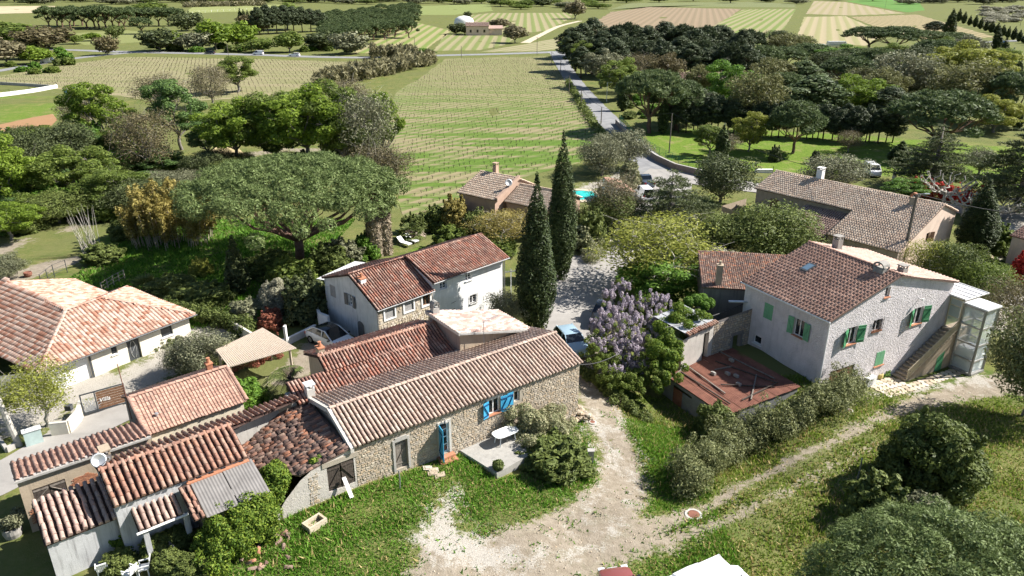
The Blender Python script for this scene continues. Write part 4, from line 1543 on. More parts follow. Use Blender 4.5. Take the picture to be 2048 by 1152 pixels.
# parapet top
mb = MB()
mb.box(R(-9.7, 3.0, 4.6), R.u * 6.5, R.v * .28, (0, 0, .12))
mb.build('coping', M['concrete'], gar)

# ------------------------------------------------------------------ beige cottage with brown flat tiles
Hf = Fr(-20.95, 36.1, 41.0)
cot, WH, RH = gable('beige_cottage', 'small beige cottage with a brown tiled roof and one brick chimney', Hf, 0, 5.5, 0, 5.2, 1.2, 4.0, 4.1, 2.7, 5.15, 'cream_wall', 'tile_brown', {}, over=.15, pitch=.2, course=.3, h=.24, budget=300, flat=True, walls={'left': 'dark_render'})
RH.finish()
RH.ridge(Hf(-.2, -.2, 4.0), Hf(-.2, 2.7, 5.2), r=.12)
RH.ridge(Hf(5.7, -.2, 4.0), Hf(5.7, 2.7, 5.2), r=.12)
chimney(cot, Hf(4.7, 2.9, 5), .35, .35, 4.9, .75, 'brick_red', Hf, 'terracotta', 'pots')
mb = MB()
mb.lathe(Hf(.7, .8, 4.25), [(.06, 0), (.06, .3), (.12, .32), (.1, .4), (0, .42)], 8)
mb.build('vent_pipe', M['galvanised'], cot)
mast = thing('rod_aerial', 'thin tall rusty aerial rod beside the beige cottage', 'aerial', Hf(-.15, 2.9, 4))
mb = MB()
mb.bar(Hf(-.25, 2.9, 3.6), Hf(-.35, 2.9, 7.4), .035)
mb.build('mast', M['rust'], mast)
# ------------------------------------------------------------------ white house in the middle
K = Fr(-10.3, 51.4, 45.0)
# left part: grey gable, stone faced front
hKf = [(.62, 1.55, 3.85, 4.62), (2.5, 3.4, 3.88, 4.72), (4.32, 5.1, 3.85, 4.75)]
hKl = [(7.5 - 6.75, 7.5 - 5.9, 4.05, 5.1), (7.5 - 4.05, 7.5 - 3.4, 4.05, 5.05)]
kh, WK, RK_ = gable('white_house', 'white house with stone front, weathered grey gable and dark red barrel tiles', K, 0, 5.4, 0, 7.5, 1.3, 5.0, 5.5, 3.5, 6.85, 'stained_white', 'tile_red', {'front': hKf, 'left': hKl}, over=.16, pitch=.235, course=.42, budget=150, walls={'front': 'mortar'})
RK_.finish()
W = WK['front']
stones(kh, W, 0, 5.4, 1.2, [(0, 4.85), (5.4, 4.85)], [(h[0] - .14, h[1] + .14, h[2] - .14, h[3] + .12) for h in hKf], 'pale_stone', .26, 120, 12)
for i, h in enumerate(hKf):
	s = MB()
	for a0, a1, z0, z1 in ((h[0] - .13, h[0], h[2] - .12, h[3] + .1), (h[1], h[1] + .13, h[2] - .12, h[3] + .1), (h[0], h[1], h[2] - .12, h[2])):
		s.box(W(a0, z0, -.02), W.d * (a1 - a0), W.n * .08, (0, 0, z1 - z0))
	s.build('window_surround', M['white_paint'], kh)
	if i < 2:
		shutter(kh, W, h[0], h[1], h[2], h[3], 'grey_shutter', 'grey_shutter', out=-.08, planks=7, batten=False)
	else:
		window(kh, W, h[0], h[1], h[2], h[3], 'wood_brown', rows=2)
W = WK['left']
h = hKl[0]
shutter(kh, W, h[0], h[1], h[2], h[3], 'grey_shutter', None, out=-.06, planks=5)
h = hKl[1]
window(kh, W, h[0], h[1], h[2], h[3])
shutter(kh, W, h[0] - .42, h[0] - .02, h[2], h[3], 'dark_shutter', None, hinge=h[0] - .02, swing=.15)
shutter(kh, W, h[1] + .02, h[1] + .42, h[2], h[3], 'dark_shutter', None, hinge=h[1] + .02, swing=.15)
s = MB()
n = 9
pts = [W(7.5 - 2.95, 1.2, .03)] + [W(7.5 - 2.5 - .45 * math.cos(math.pi * i / (n - 1)), 2.75 + .35 * math.sin(math.pi * i / (n - 1)), .03) for i in range(n)] + [W(7.5 - 2.05, 1.2, .03)]
s.face(pts)
s.build('door', M['dark_shutter'], kh)
chimney(kh, K(.45, 2.6, 6), .5, .6, 5.9, .75, 'white_paint', K, 'terracotta', 'pots')
gutter(kh, K(-.15, -.2, 4.86), K(5.5, -.2, 4.86), down=K(-.12, -.1, 4.8))
# taller right part
hK2 = [(.8, 1.5, 4.72, 5.42), (3.6, 4.3, 4.7, 5.4), (4.05, 4.8, 2.45, 3.2), (1.6, 2.3, 1.3, 2.6)]
kr = thing('white_house_wing', 'bright white two storey wing with dark red barrel tiles beside the power pole', 'house', K(9.5, 3, 1))
c = [K(5.41, 0, 0), K(13.5, 0, 0), K(13.5, 6.2, 0), K(5.41, 6.2, 0)]
W2 = Wall(c[0], c[1])
w = MB()
wall_face(w, W2, .2, [(0, 5.85), (8.1, 5.85)], hK2)
wall_face(w, Wall(c[1], c[2]), 0, [(0, 5.85), (3.1, 6.98), (6.2, 5.85)])
wall_face(w, Wall(c[2], c[3]), .2, [(0, 5.85), (8.1, 5.85)])
wall_face(w, Wall(c[3], c[0]), .2, [(0, 5.85), (3.1, 6.98), (6.2, 5.85)])
w.build('wall', M['white_wall'], kr)
RW = Roof(kr, 'tile_red', .235, .42, .3, 200)
RW.slope([K(5.2, -.42, 5.73), K(13.75, -.42, 5.73), K(13.75, 3.1, 7.05), K(5.2, 3.1, 7.05)])
RW.slope([K(13.75, 6.5, 5.73), K(5.2, 6.5, 5.73), K(5.2, 3.1, 7.05), K(13.75, 3.1, 7.05)])
RW.ridge(K(5.2, 3.1, 7.08), K(13.75, 3.1, 7.08))
RW.finish()
for h in hK2[:3]:
	window(kr, W2, h[0], h[1], h[2], h[3], sill='white_paint', rows=3, bars=h[2] < 3)
shutter(kr, W2, hK2[3][0], hK2[3][1], 1.3, 2.6, 'wood_brown', None, out=-.1, name='door')
gutter(kr, K(5.2, -.48, 5.66), K(13.8, -.48, 5.66), down=K(13.55, -.08, 5.6))
# white sun awning behind the white house
aw = thing('awning', 'white fabric awning stretched behind the white house', 'awning', K(3, 9, 1.4))
mb = MB()
mb.box(K(.9, 8.0, 4.7), K(5.2, 8.5, 5.05) - K(.9, 8.0, 4.7), K(.6, 9.9, 4.45) - K(.9, 8.0, 4.7), (0, 0, .05))
mb.build('canvas', M['white_plastic'], aw)
mb = MB()
for u, v in ((1.0, 9.8), (5.0, 10.1), (1.1, 8.1), (5.0, 8.5)):
	mb.bar(K(u, v, 1.2), K(u, v, 4.6), .08)
mb.build('post', M['white_paint'], aw)

# ------------------------------------------------------------------ pink house behind the cypresses
Lf = Fr(-6.5, 88.0, -37.0)
ph, WL, RL_ = gable('pink_house', 'pink rendered house with lichen spotted brown tiles and a tall chimney', Lf, 0, 5.6, 0, 8.2, 0, 4.35, 4.35, 4.4, 6.05, 'pink_wall', 'tile_grey', {}, over=.2, pitch=.25, course=.4, budget=0)
RL_.finish()
chimney(ph, Lf(1.8, 5.0, 6), .55, .55, 5.5, 1.5, 'pink_wall', Lf, 'pink_wall', 'open')
mb = MB()
mb.box(Lf(5.7, -.1, 4.1), Lf(5.7, 4.4, 6.0) - Lf(5.7, -.1, 4.1), Lf.u * .35, (0, 0, .45))
mb.build('parapet', M['pink_wall'], ph)
pw, WL2, RL2 = gable('pink_house_wing', 'lower wing of the pink house with brown tiles beside the tall cypress', Lf, 6.1, 12.5, 1.6, 8.0, 0, 3.9, 4.0, 4.6, 5.3, 'pink_wall', 'tile_grey', {'front': [(.7, 1.6, 1.2, 2.3)]}, over=.2, pitch=.25, course=.4, budget=0)
RL2.finish()
window(pw, WL2['front'], .7, 1.6, 1.2, 2.3)
dl = thing('satellite_dish', 'grey satellite dish on the parapet of the pink house', 'dish', Lf(5.85, 2.4, 5.2))
place(dish_mesh(.45), Lf(5.85, 2.3, 5.9), (.3, -.8, .5)).build('reflector', M['grey_metal'], dl, True)
mb = MB()
mb.bar(Lf(5.85, 2.4, 5.1), Lf(5.85, 2.4, 5.95), .05)
mb.build('bracket', M['grey_metal'], dl)

# ------------------------------------------------------------------ villa with the hipped pink roof
I = Fr(-26.6, 54.9, 235.0)
vi = thing('villa', 'modern cream villa with hipped pink and red roman tile roof', 'house', I(6, -6, .8))
hI = [(1.5, 2.5, 1.75, 2.62), (4.3, 5.3, .8, 2.62), (6.05, 6.5, 1.95, 2.6), (8.2, 10.9, .75, 2.6)]
w = MB()
Wi = Wall(I(11.4, 0, 0), I(0, 0, 0))
hIr = [(11.4 - b, 11.4 - a, z0, z1) for a, b, z0, z1 in hI]
wall_face(w, Wi, .2, [(0, 2.85), (11.4, 2.85)], hIr)
wall_face(w, Wall(I(0, 0, 0), I(0, -9.5, 0)), .2, [(0, 2.85), (9.5, 2.85)])
wall_face(w, Wall(I(0, -9.5, 0), I(13, -9.5, 0)), .2, [(0, 2.85), (13, 2.85)])
wall_face(w, Wall(I(16, -4, 0), I(11.4, 0, 0)), .2, [(0, 2.6), (6.1, 2.85)])
w.build('wall', M['villa_wall'], vi)
RI = Roof(vi, 'tile_villa', .3, .38, .24, 300, .15)
E0 = 2.88
RI.slope([I(11.8, .4, E0), I(-.4, .4, E0), I(4.3, -4.6, 4.75), I(7.2, -4.4, 4.75)])
RI.slope([I(-.4, .4, E0), I(-.4, -9.9, E0), I(4.3, -4.6, 4.75)])
RI.slope([I(-.4, -9.9, E0), I(3.2, -9.9, E0), I(7.2, -4.4, 4.75), I(4.3, -4.6, 4.75)])
RI.slope([I(1.9, -6.9, 3.3), I(1.9, -14.5, 3.3), I(7.2, -14.5, 4.85), I(7.2, -4.2, 4.85)])
RI.slope([I(12.8, -14.5, 2.95), I(11.8, .4, E0), I(7.2, -4.2, 4.85), I(7.2, -14.5, 4.85)])
RI.slope([I(24, -20, 3.1), I(24, -8, 3.1), I(12.8, -8.0, 3.3), I(7.2, -14.5, 4.85), I(12.8, -20, 4.0)], tiles=True)
for p, q in ((I(11.8, .4, E0 + .05), I(7.2, -4.3, 4.82)), (I(-.4, .4, E0 + .05), I(4.3, -4.6, 4.8)), (I(4.3, -4.6, 4.8), I(7.2, -4.4, 4.82)), (I(7.2, -4.3, 4.9), I(7.2, -14.5, 4.9)), (I(-.4, -9.9, E0 + .05), I(4.3, -4.6, 4.8))):
	RI.ridge(p, q, .12)
RI.finish()
for k, h in enumerate(hIr):
	if k in (0, 2):
		window(vi, Wi, *h, frame='anthracite', rows=1, cols=1, sill='white_paint')
d = hIr[1]
mb = MB()
mb.face((Wi(d[0], d[2], -.15), Wi(d[1], d[2], -.15), Wi(d[1], d[3], -.15), Wi(d[0], d[3], -.15)))
do = mb.build('front_door', M['anthracite'], vi)
mb = MB()
cx, cz = (d[0] + d[1]) / 2, (d[2] + d[3]) / 2
for i in range(10):
	t0, t1 = -1.2 + 2.4 * i / 10, -1.2 + 2.4 * (i + 1) / 10
	for s_ in (-1, 1):
		mb.bar(Wi(cx + s_ * (.26 * math.cos(t0) - .04), cz + .75 * math.sin(t0), -.13), Wi(cx + s_ * (.26 * math.cos(t1) - .04), cz + .75 * math.sin(t1), -.13), .035)
mb.bar(Wi(cx - .2, cz - .3, -.13), Wi(cx + .2, cz + .3, -.13), .03)
mb.build('door_ornament', M['galvanised'], do)
g_ = hIr[3]
mb = MB()
mb.face((Wi(g_[0], g_[2], -.15), Wi(g_[1], g_[2], -.15), Wi(g_[1], g_[3], -.15), Wi(g_[0], g_[3], -.15)))
go = mb.build('garage_door', M['white_plastic'], vi)
mb = MB()
for a0, a1, z0, z1 in ((g_[0] - .15, g_[0], g_[2], g_[3] + .2), (g_[1], g_[1] + .15, g_[2], g_[3] + .2), (g_[0], g_[1], g_[3], g_[3] + .2)):
	mb.box(Wi(a0, z0, -.02), Wi.d * (a1 - a0), Wi.n * .06, (0, 0, z1 - z0))
mb.build('garage_frame', M['anthracite'], vi)
mb = MB()
mb.box(Wi(d[0] - .3, .62, 0), Wi.d * 1.6, Wi.n * 1.0, (0, 0, .16))
mb.build('step', M['pale_concrete'], vi)
gutter(vi, I(11.9, .48, E0 - .05), I(-.5, .48, E0 - .05), 'anthracite')

# slatted carport
cp = thing('carport', 'pale slatted timber carport roof beside the villa drive', 'carport', G(520, 720))
C0 = Fr(*G(585, 705, 3.0)[:2], 0)
pa, pb, pc, pd = G(592, 697, 3.5), G(524, 656, 3.7), G(430, 700, 3.7), G(455, 735, 3.5)
for i in range(34):
	t = i / 34
	p = pa.lerp(pd, t)
	q_ = pb.lerp(pc, t)
	s = MB()
	s.bar(p, q_, (pa - pd).length / 34 * .7, .03)
	s.build('slat', M['wood_pale'], cp)
mb = MB()
for f in (.08, .5, .92):
	mb.bar(pa.lerp(pb, f) - Vector((0, 0, .1)), pd.lerp(pc, f) - Vector((0, 0, .1)), .1, .16)
mb.build('beam', M['wood_pale'], cp)
for p in (pa.lerp(pb, .1).lerp(pd.lerp(pc, .1), .05), pd.lerp(pc, .1).lerp(pa.lerp(pb, .1), .05), pb.lerp(pa, .1).lerp(pc.lerp(pd, .1), .05), pc.lerp(pd, .1).lerp(pb, .05)):
	s = MB()
	s.cbox((p.x, p.y, hz(p.x, p.y)), (1, 0, 0), (0, 1, 0), (0, 0, 1), .14, .14, p.z - .1 - float(hz(p.x, p.y)))
	s.build('post', M['wood_pale'], cp)

# ------------------------------------------------------------------ right house with green shutters
Mf = Fr(23.2, 48.6, 298.0)
hMr = [(2.25, 3.3, 2.72, 4.15), (5.1, 6.1, 3.2, 4.15), (9.9, 11.1, 2.7, 4.15), (5.75, 6.3, 5.95, 6.75), (6.3, 7.3, -.1, 1.12), (1.1, 3.8, -1.6, .75)]
hMl = [(8.4 - 6.15, 8.4 - 5.25, 3.1, 4.4), (8.4 - 3.05, 8.4 - 2.1, 2.9, 4.3), (8.4 - 6.85, 8.4 - 6.0, .55, 1.25)]
mh, WM, RM = gable('green_shuttered_house', 'big pinkish rough rendered house with green shutters, brown tiles and outside stairs', Mf, -8.4, 0, 0, 14.5, -1.6, 5.4, 5.65, 7.0, 7.6, 'pink_plaster', 'tile_brown', {'right': hMr, 'front': hMl}, over=.22, pitch=.3, course=.4, h=.26, budget=300, flat=True, tile2='tile_rose')
RM.finish()
W = WM['right']
for k in (0, 2):
	h = hMr[k]
	window(mh, W, *h, sill='terracotta', rows=1)
	shutter(mh, W, h[0] - .62, h[0] - .03, h[2], h[3], 'green_paint', 'green_paint', hinge=h[0] - .03, swing=.35)
	shutter(mh, W, h[1] + .03, h[1] + .75, h[2], h[3], 'green_paint', 'green_paint', hinge=h[1] + .03, swing=.2)
window(mh, W, *hMr[1], sill='terracotta', rows=1, bars=True)
window(mh, W, *hMr[3], sill='terracotta', rows=1, cols=1)
h = hMr[4]
for k in range(2):
	shutter(mh, W, h[0] + .5 * k, h[0] + .49 + .5 * k, h[2], h[3], 'pale_green', 'pale_green', out=-.02, hinge=(h[0] if k == 0 else h[1]), batten=False)
s = MB()
s.box(W(h[0] - .1, h[2] - .1, -.02), W.d * 1.2, W.n * .12, (0, 0, .08))
s.build('sill', M['terracotta'], mh)
h = hMr[5]
for k in range(2):
	shutter(mh, W, h[0] + 1.35 * k, h[0] + 1.34 + 1.35 * k, h[2], h[3], 'wood_brown', 'wood_dark', out=-.1, planks=7, name='garage_door', hinge=(h[0] if k == 0 else h[1]))
W1 = WM['front']
h = hMl[0]
for k in range(2):
	shutter(mh, W1, h[0] + .45 * k, h[0] + .44 + .45 * k, h[2], h[3], 'pale_green', None, out=-.02, hinge=(h[0] if k == 0 else h[1]))
h = hMl[1]
window(mh, W1, *h, sill='terracotta', rows=1)
shutter(mh, W1, h[0] - .55, h[0] - .03, h[2], h[3], 'pale_green', 'pale_green', hinge=h[0] - .03, swing=.12)
shutter(mh, W1, h[1] + .03, h[1] + .6, h[2], h[3], 'pale_green', 'pale_green', hinge=h[1] + .03, swing=.12)
window(mh, W1, *hMl[2], sill='white_paint', rows=1, cols=1)
gutter(mh, Mf(-8.7, -.3, 5.27), Mf(.25, -.3, 5.27), 'white_paint', .07, down=Mf(.1, -.1, 5.2))
# roof window
rw = MB()
sl = (7.6 - 5.4) / 7.0
pr_ = lambda u, v, o=0: Mf(u, v, 5.4 + sl * v + o)
rw.box(pr_(-6.2, 3.4, .1), Mf.u * .75, pr_(-6.2, 4.5, .1) - pr_(-6.2, 3.4, .1), (0, 0, .1))
ro = rw.build('roof_window', M['anthracite'], mh)
rw = MB()
rw.face((pr_(-6.1, 3.55, .21), pr_(-5.55, 3.55, .21), pr_(-5.55, 4.35, .21), pr_(-6.1, 4.35, .21)))
rw.build('pane', m_glass('sky_glass', (.1, .16, .22), .03), ro)
chimney(mh, Mf(-1.3, 6.6, 7), .85, .7, 6.8, 1.0, 'grey_wall', Mf, 'grey_wall', 'arch')
chimney(mh, Mf(-.6, 8.2, 7), .55, .55, 6.4, 1.3, 'grey_wall', Mf, 'grey_wall', 'open')
chimney(mh, Mf(-7.0, 8.6, 7), .6, .6, 6.6, 1.5, 'grey_wall', Mf, 'grey_wall', 'open')
# outside stairs
n = 16
for i in range(n):
	a0 = 8.8 + 5.6 * i / n
	z1 = -1.55 + 3.3 * (i + 1) / n
	s = MB()
	s.box(W(a0, z1 - .1, .06), W.d * .42, W.n * 1.15, (0, 0, .07))
	s.box(W(a0 + .07, z1 - .3, .08), W.d * .34, W.n * 1.1, (0, 0, .2))
	s.build('stair_step', M['tan_render'], mh)
s = MB()
for i in range(n):
	a0 = 8.95 + 5.6 * i / n
	z1 = -1.7 + 3.3 * (i + 1) / n
	s.box(W(a0, -2.2, 1.0), W.d * .36, W.n * .18, (0, 0, z1 + 2.15))
s.box(W(14.4, -2.2, .05), W.d * 1.9, W.n * 1.15, (0, 0, 3.9))
s.build('stair_wall', M['tan_render'], mh)
s = MB()
s.face((W(12.55, -1.75, 1.2), W(13.4, -1.75, 1.2), W(13.4, .15, 1.2), W(12.55, -.35, 1.2)))
s.build('door', M['green_paint'], mh)
s = MB()
p, q_ = W(8.9, -.55, 1.22), W(14.4, 2.7, 1.22)
lo = W(8.9, -1.35, 1.22)
dv = q_ - p
for k in range(44):
	t = k / 43
	b = lo + dv * t
	s.bar(b, b + Vector((0, 0, .8)), .02)
	if k < 43:
		s.bar(b + Vector((0, 0, .05)), lo + dv * ((k + 1) / 43) + Vector((0, 0, .78)), .015)
		s.bar(b + Vector((0, 0, .78)), lo + dv * ((k + 1) / 43) + Vector((0, 0, .05)), .015)
s.bar(p, q_, .05)
s.bar(lo, lo + dv, .04)
s.build('railing', M['beige_metal'], mh)
# glazed porch on the landing
s = MB()
for a, o in ((14.45, .08), (14.45, 1.15), (16.3, 1.15), (16.3, .08)):
	s.bar(W(a, 1.7, o), W(a, 4.35, o), .1)
for z in (2.7, 3.7, 4.3):
	s.bar(W(14.45, z, .08), W(14.45, z, 1.15), .07)
	s.bar(W(14.45, z, 1.15), W(16.3, z, 1.15), .07)
po = s.build('porch', M['beige_metal'], mh)
s = MB()
s.face((W(14.45, 1.8, .12), W(14.45, 1.8, 1.1), W(14.45, 4.25, 1.1), W(14.45, 4.25, .12)))
s.face((W(14.5, 1.8, 1.15), W(16.25, 1.8, 1.15), W(16.25, 4.25, 1.15), W(14.5, 4.25, 1.15)))
s.build('porch_glass', M['clear_glass'], po)
s = MB()
s.box(W(14.3, 4.45, -2.6), W.d * 3.2, W.n * 3.9, (0, 0, .07))
for k in range(5):
	s.bar(W(14.3 + .75 * k, 4.56, -2.6), W(14.3 + .75 * k, 4.56, 1.3), .06)
s.build('porch_roof', M['white_paint'], po)

# glass lift tower
lf = thing('lift_tower', 'glazed outdoor lift tower with grey frame at the end of the stairs', 'lift', W(15.35, -1.7, 2.0))
ca = [(14.5, 1.25), (16.2, 1.25), (16.2, 2.95), (14.5, 2.95)]
s = MB()
for a, o in ca:
	s.bar(W(a, -1.9, o), W(a, 4.15, o), .14)
for z in (-1.75, -.4, 1.0, 2.5, 4.05):
	for i in range(4):
		(a, o), (b, p_) = ca[i], ca[(i + 1) % 4]
		s.bar(W(a, z, o), W(b, z, p_), .12 if z > -1.7 else .3, .12 if z > -1.7 else .6)
s.build('frame', M['lift_metal'], lf)
s = MB()
for z in (-.4, 1.0, 2.5):
	s.bar(W(16.2, z, 1.3), W(16.2, z + 1.35, 2.9), .06)
s.build('brace', M['galvanised'], lf)
for (i, j) in ((3, 2), (0, 3), (2, 1)):
	(a, o), (b, p_) = ca[i], ca[j]
	for z0, z1 in ((-1.4, -.46), (-.34, .94), (1.06, 2.44), (2.56, 3.99)):
		s = MB()
		s.face((W(a, z0, o), W(b, z0, p_), W(b, z1, p_), W(a, z1, o)))
		s.build('pane', M['clear_glass'], lf)
s = MB()
s.box(W(14.4, 4.16, 1.1), W.d * 1.95, W.n * 2.0, (0, 0, .12))
s.build('roof_panel', M['white_plastic'], lf)
s = MB()
s.box(W(14.7, -1.5, 1.45), W.d * 1.3, W.n * 1.3, (0, 0, 2.0))
s.build('lift_car', M['galvanised'], lf)
s = MB()
s.box(W(16.3, -1.7, 1.7), W.d * .6, W.n * .8, (0, 0, 1.3))
s.build('control_cabinet', M['white_plastic'], lf)
# air conditioner
ac = thing('air_conditioner', 'white air conditioner unit standing below the green shuttered house wall', 'air conditioner', W(5.5, -1.45, .5))
s = MB()
s.box(W(4.95, -1.35, .25), W.d * 1.0, W.n * .42, (0, 0, .75))
s.build('casing', M['white_plastic'], ac)
s = MB()
for k in range(9):
	s.bar(W(5.05, -1.25 + .07 * k, .68), W(5.6, -1.25 + .07 * k, .68), .015)
s.build('grille', M['grey_metal'], ac)
lp = thing('wall_lamp', 'small white floodlight on the wall above the shutters', 'lamp', W(10.2, 5.0, 0))
s = MB()
s.bar(W(10.2, 5.0, 0), W(10.2, 5.0, .3), .05)
s.cbox(W(10.2, 4.92, .32), W.d, W.n, (0, 0, 1), .16, .12, .18)
s.build('housing', M['white_plastic'], lp)
# crazy paving along the house
pv = thing('stone_paving', 'white crazy paving path of irregular flagstones below the stairs', 'paving', W(8, -1.6, 2))
rr = random.Random(21)
for i in range(21):
	for j in range(5):
		a, o = 5.4 + .5 * i, .35 + .48 * j
		if o > 2.6 and i > 14 or (o < 1.4 and a > 8.5):
			continue
		pts = []
		for k in range(6):
			t = k / 6 * 2 * math.pi
			p = W(a + math.cos(t) * .31 * rr.uniform(.75, 1.05) + .12 * (j % 2), 0, o + math.sin(t) * .3 * rr.uniform(.75, 1.05))
			p.z = float(hz(p.x, p.y)) + .05
			pts.append(p)
		s = MB()
		s.face(pts[::-1] if False else pts)
		for k in range(6):
			p, q_ = pts[k], pts[(k + 1) % 6]
			s.face((p - Vector((0, 0, .08)), q_ - Vector((0, 0, .08)), q_, p))
		s.build('flagstone', M['pale_stone'], pv)

# orange roofed lean-to behind it
Pf = Fr(16.5, 58.4, -9.0)
le = thing('orange_roofed_lean_to', 'grey lean-to with orange scale tiles and a square chimney left of the green shuttered house', 'house', Pf(2.5, 3, 0))
w = MB()
wall_face(w, Wall(Pf(0, 0, 0), Pf(5.2, 0, 0)), -.4, [(0, 3.95), (5.2, 3.95)])
wall_face(w, Wall(Pf(0, 6, 0), Pf(0, 0, 0)), -.4, [(0, 5.0), (6, 3.95)])
wall_face(w, Wall(Pf(9, 6, 0), Pf(0, 6, 0)), -.4, [(0, 5.0), (9, 5.0)])
w.build('wall', M['dark_render'], le)
RP = Roof(le, 'tile_old', .18, .24, .2, 0, .2, True)
RP.slope([Pf(-.2, -.2, 3.95), Pf(5.0, -.2, 3.95), Pf(9.0, 6.2, 5.05), Pf(-.2, 6.2, 5.05)])
RP.finish()
chimney(le, Pf(1.2, .4, 4), .5, .5, 3.9, 1.9, 'tan_render', Pf, 'tan_render', 'pots')

# ruined outbuilding with white plastic sheets
O = Fr(13.2, 50.8, 37.5)
ru = thing('ruined_outbuilding', 'roofless looking stone outbuilding with white sheet roof and dark doorway', 'outbuilding', O(2, 2, 0))
w = MB()
Wo = Wall(O(0, 0, 0), O(3.7, 0, 0))
wall_face(w, Wo, -.5, [(0, 2.6), (3.7, 3.1)], [(2.55, 3.2, -.2, 2.4)], depth=.35)
wall_face(w, Wall(O(0, 4.5, 0), O(0, 0, 0)), -.5, [(0, 2.6), (4.5, 2.6)])
w.build('wall', M['rubble_plaster'], ru)
w = MB()
Wo2 = Wall(O(3.7, 0, 0), Vector((19.7, 55.0, 0)))
wall_face(w, Wo2, -.5, [(0, 3.1), (Wo2.len, 3.4)], [(2.3, 3.1, .1, 1.3)], depth=.3)
w.build('wall', M['dark_render'], ru)
stones(ru, Wo2, 0, Wo2.len, -.2, [(0, 3.0), (Wo2.len, 3.3)], [(2.2, 3.2, 0, 1.45)], 'stone', .26, 40, 15, .02)
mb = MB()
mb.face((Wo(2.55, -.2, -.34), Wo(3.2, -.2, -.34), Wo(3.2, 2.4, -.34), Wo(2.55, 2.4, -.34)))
mb.build('doorway', M['black'], ru)  # black sheet painted in for the unlit inside of the opening
for k in range(4):
	corrugated('roof_sheet', ru, O(.3 + .9 * k, -.05, 3.05 + .03 * k), O.u, O.v + Vector((0, 0, .08)), .88, 3.4, 'white_sheet', .15, .02)
RO = Roof(ru, 'tile_orange', .25, .36, .3, 30, .8)
RO.slope([O(0.2, -.25, 2.98), O(3.9, -.25, 3.1), O(3.9, .1, 3.2), O(0.2, .1, 3.08)])
RO.finish()
mb = MB()
mb.bar(Vector((18.0, 56.0, 3.6)), Vector((20.4, 55.6, 3.7)), .3, .1)
mb.build('ridge_sheet', M['galvanised'], ru)

# rusty corrugated shed
S = Fr(11.23, 51.53, 298.0)
sh = thing('rusty_shed', 'low shed with rusty corrugated iron roof and grey metal doors', 'shed', S(4, 3.2, 0))
zs = lambda v: -.12 + .045 * v
for k in range(9):
	for j in range(2):
		v0 = .0 + k * .82
		o = S(-.15 + 4.05 * j, v0, zs(v0) + .03 * ((k + j) % 2) - .02 * j)
		corrugated('roof_sheet', sh, o, S.v + Vector((0, 0, .045)), S.u, .86, 4.2, 'rust', .15, .024)
w = MB()
wall_face(w, Wall(S(0, 0, 0), S(8, 0, 0)), -3, [(0, -.2), (8, -.2)], [(1.5, 4.6, -2.7, -.45)], depth=.1)
wall_face(w, Wall(S(8, 0, 0), S(8, 7.2, 0)), -3, [(0, -.2), (7.2, .1)])
wall_face(w, Wall(S(8, 7.2, 0), S(0, 7.2, 0)), -3, [(0, .1), (8, .1)])
wall_face(w, Wall(S(0, 7.2, 0), S(0, 0, 0)), -3, [(0, .1), (7.2, -.2)])
w.build('wall', M['shed_metal'], sh)
Ws = Wall(S(0, 0, 0), S(8, 0, 0))
for k in range(3):
	s = MB()
	s.box(Ws(1.5 + 1.03 * k, -2.7, -.08), Ws.d * 1.0, Ws.n * .05, (0, 0, 2.05 if k else 2.2))
	s.build('door', M['shed_metal' if k != 1 else 'rust'], sh)
rr = random.Random(5)
for i, (u0, v0, u1, v1) in enumerate(((2.2, -.1, .9, 3.6), (1.9, 1.2, 7.2, 1.25), (1.7, 2.2, 6.0, 1.9), (4.9, 2.5, 7.2, 5.6), (5.2, 5.8, 7.6, 2.9), (2.0, 4.6, 7.0, 6.2), (.6, 5.9, 6.4, 6.5), (7.3, 2.3, 6.9, 6.1), (3.0, 3.6, 3.3, 5.1))):
	t_ = MB()
	t_.bar(S(u0, v0, zs(v0) + .1), S(u1, v1, zs(v1) + .1), .09, .08)
	tag(t_.build('timber', M['wood_dark' if i % 2 else 'wood_grey']), ['long grey beam across the left end of the rusty roof', 'dark batten along the lit edge of the rusty roof', 'second batten beside the lit edge of the rusty roof', 'slanting plank near the front of the rusty roof', 'short beam at the front right of the rusty roof', 'beam along the right side of the rusty roof', 'pale batten at the garden edge of the rusty roof', 'plank lying across the front edge of the rusty roof', 'short dark stick in the middle of the rusty roof'][i], 'timber', 'timbers lying on the rusty shed roof')
for i, (u, v) in enumerate(((3.4, 3.1), (4.0, 4.0), (4.6, 4.3), (5.6, 3.6), (2.6, 5.7))):
	t_ = MB()
	t_.cbox(S(u, v, zs(v) + .05), S.u, S.v, (0, 0, 1), .42, .2, .18)
	t_.cbox(S(u + .05, v + .02, zs(v) + .23), S.u, S.v, (0, 0, 1), .3, .16, .03)
	tag(t_.build('concrete_block', M['grey_wall']), 'grey block weighing down the shaded rusty shed roof', 'block', 'blocks on the rusty shed roof')

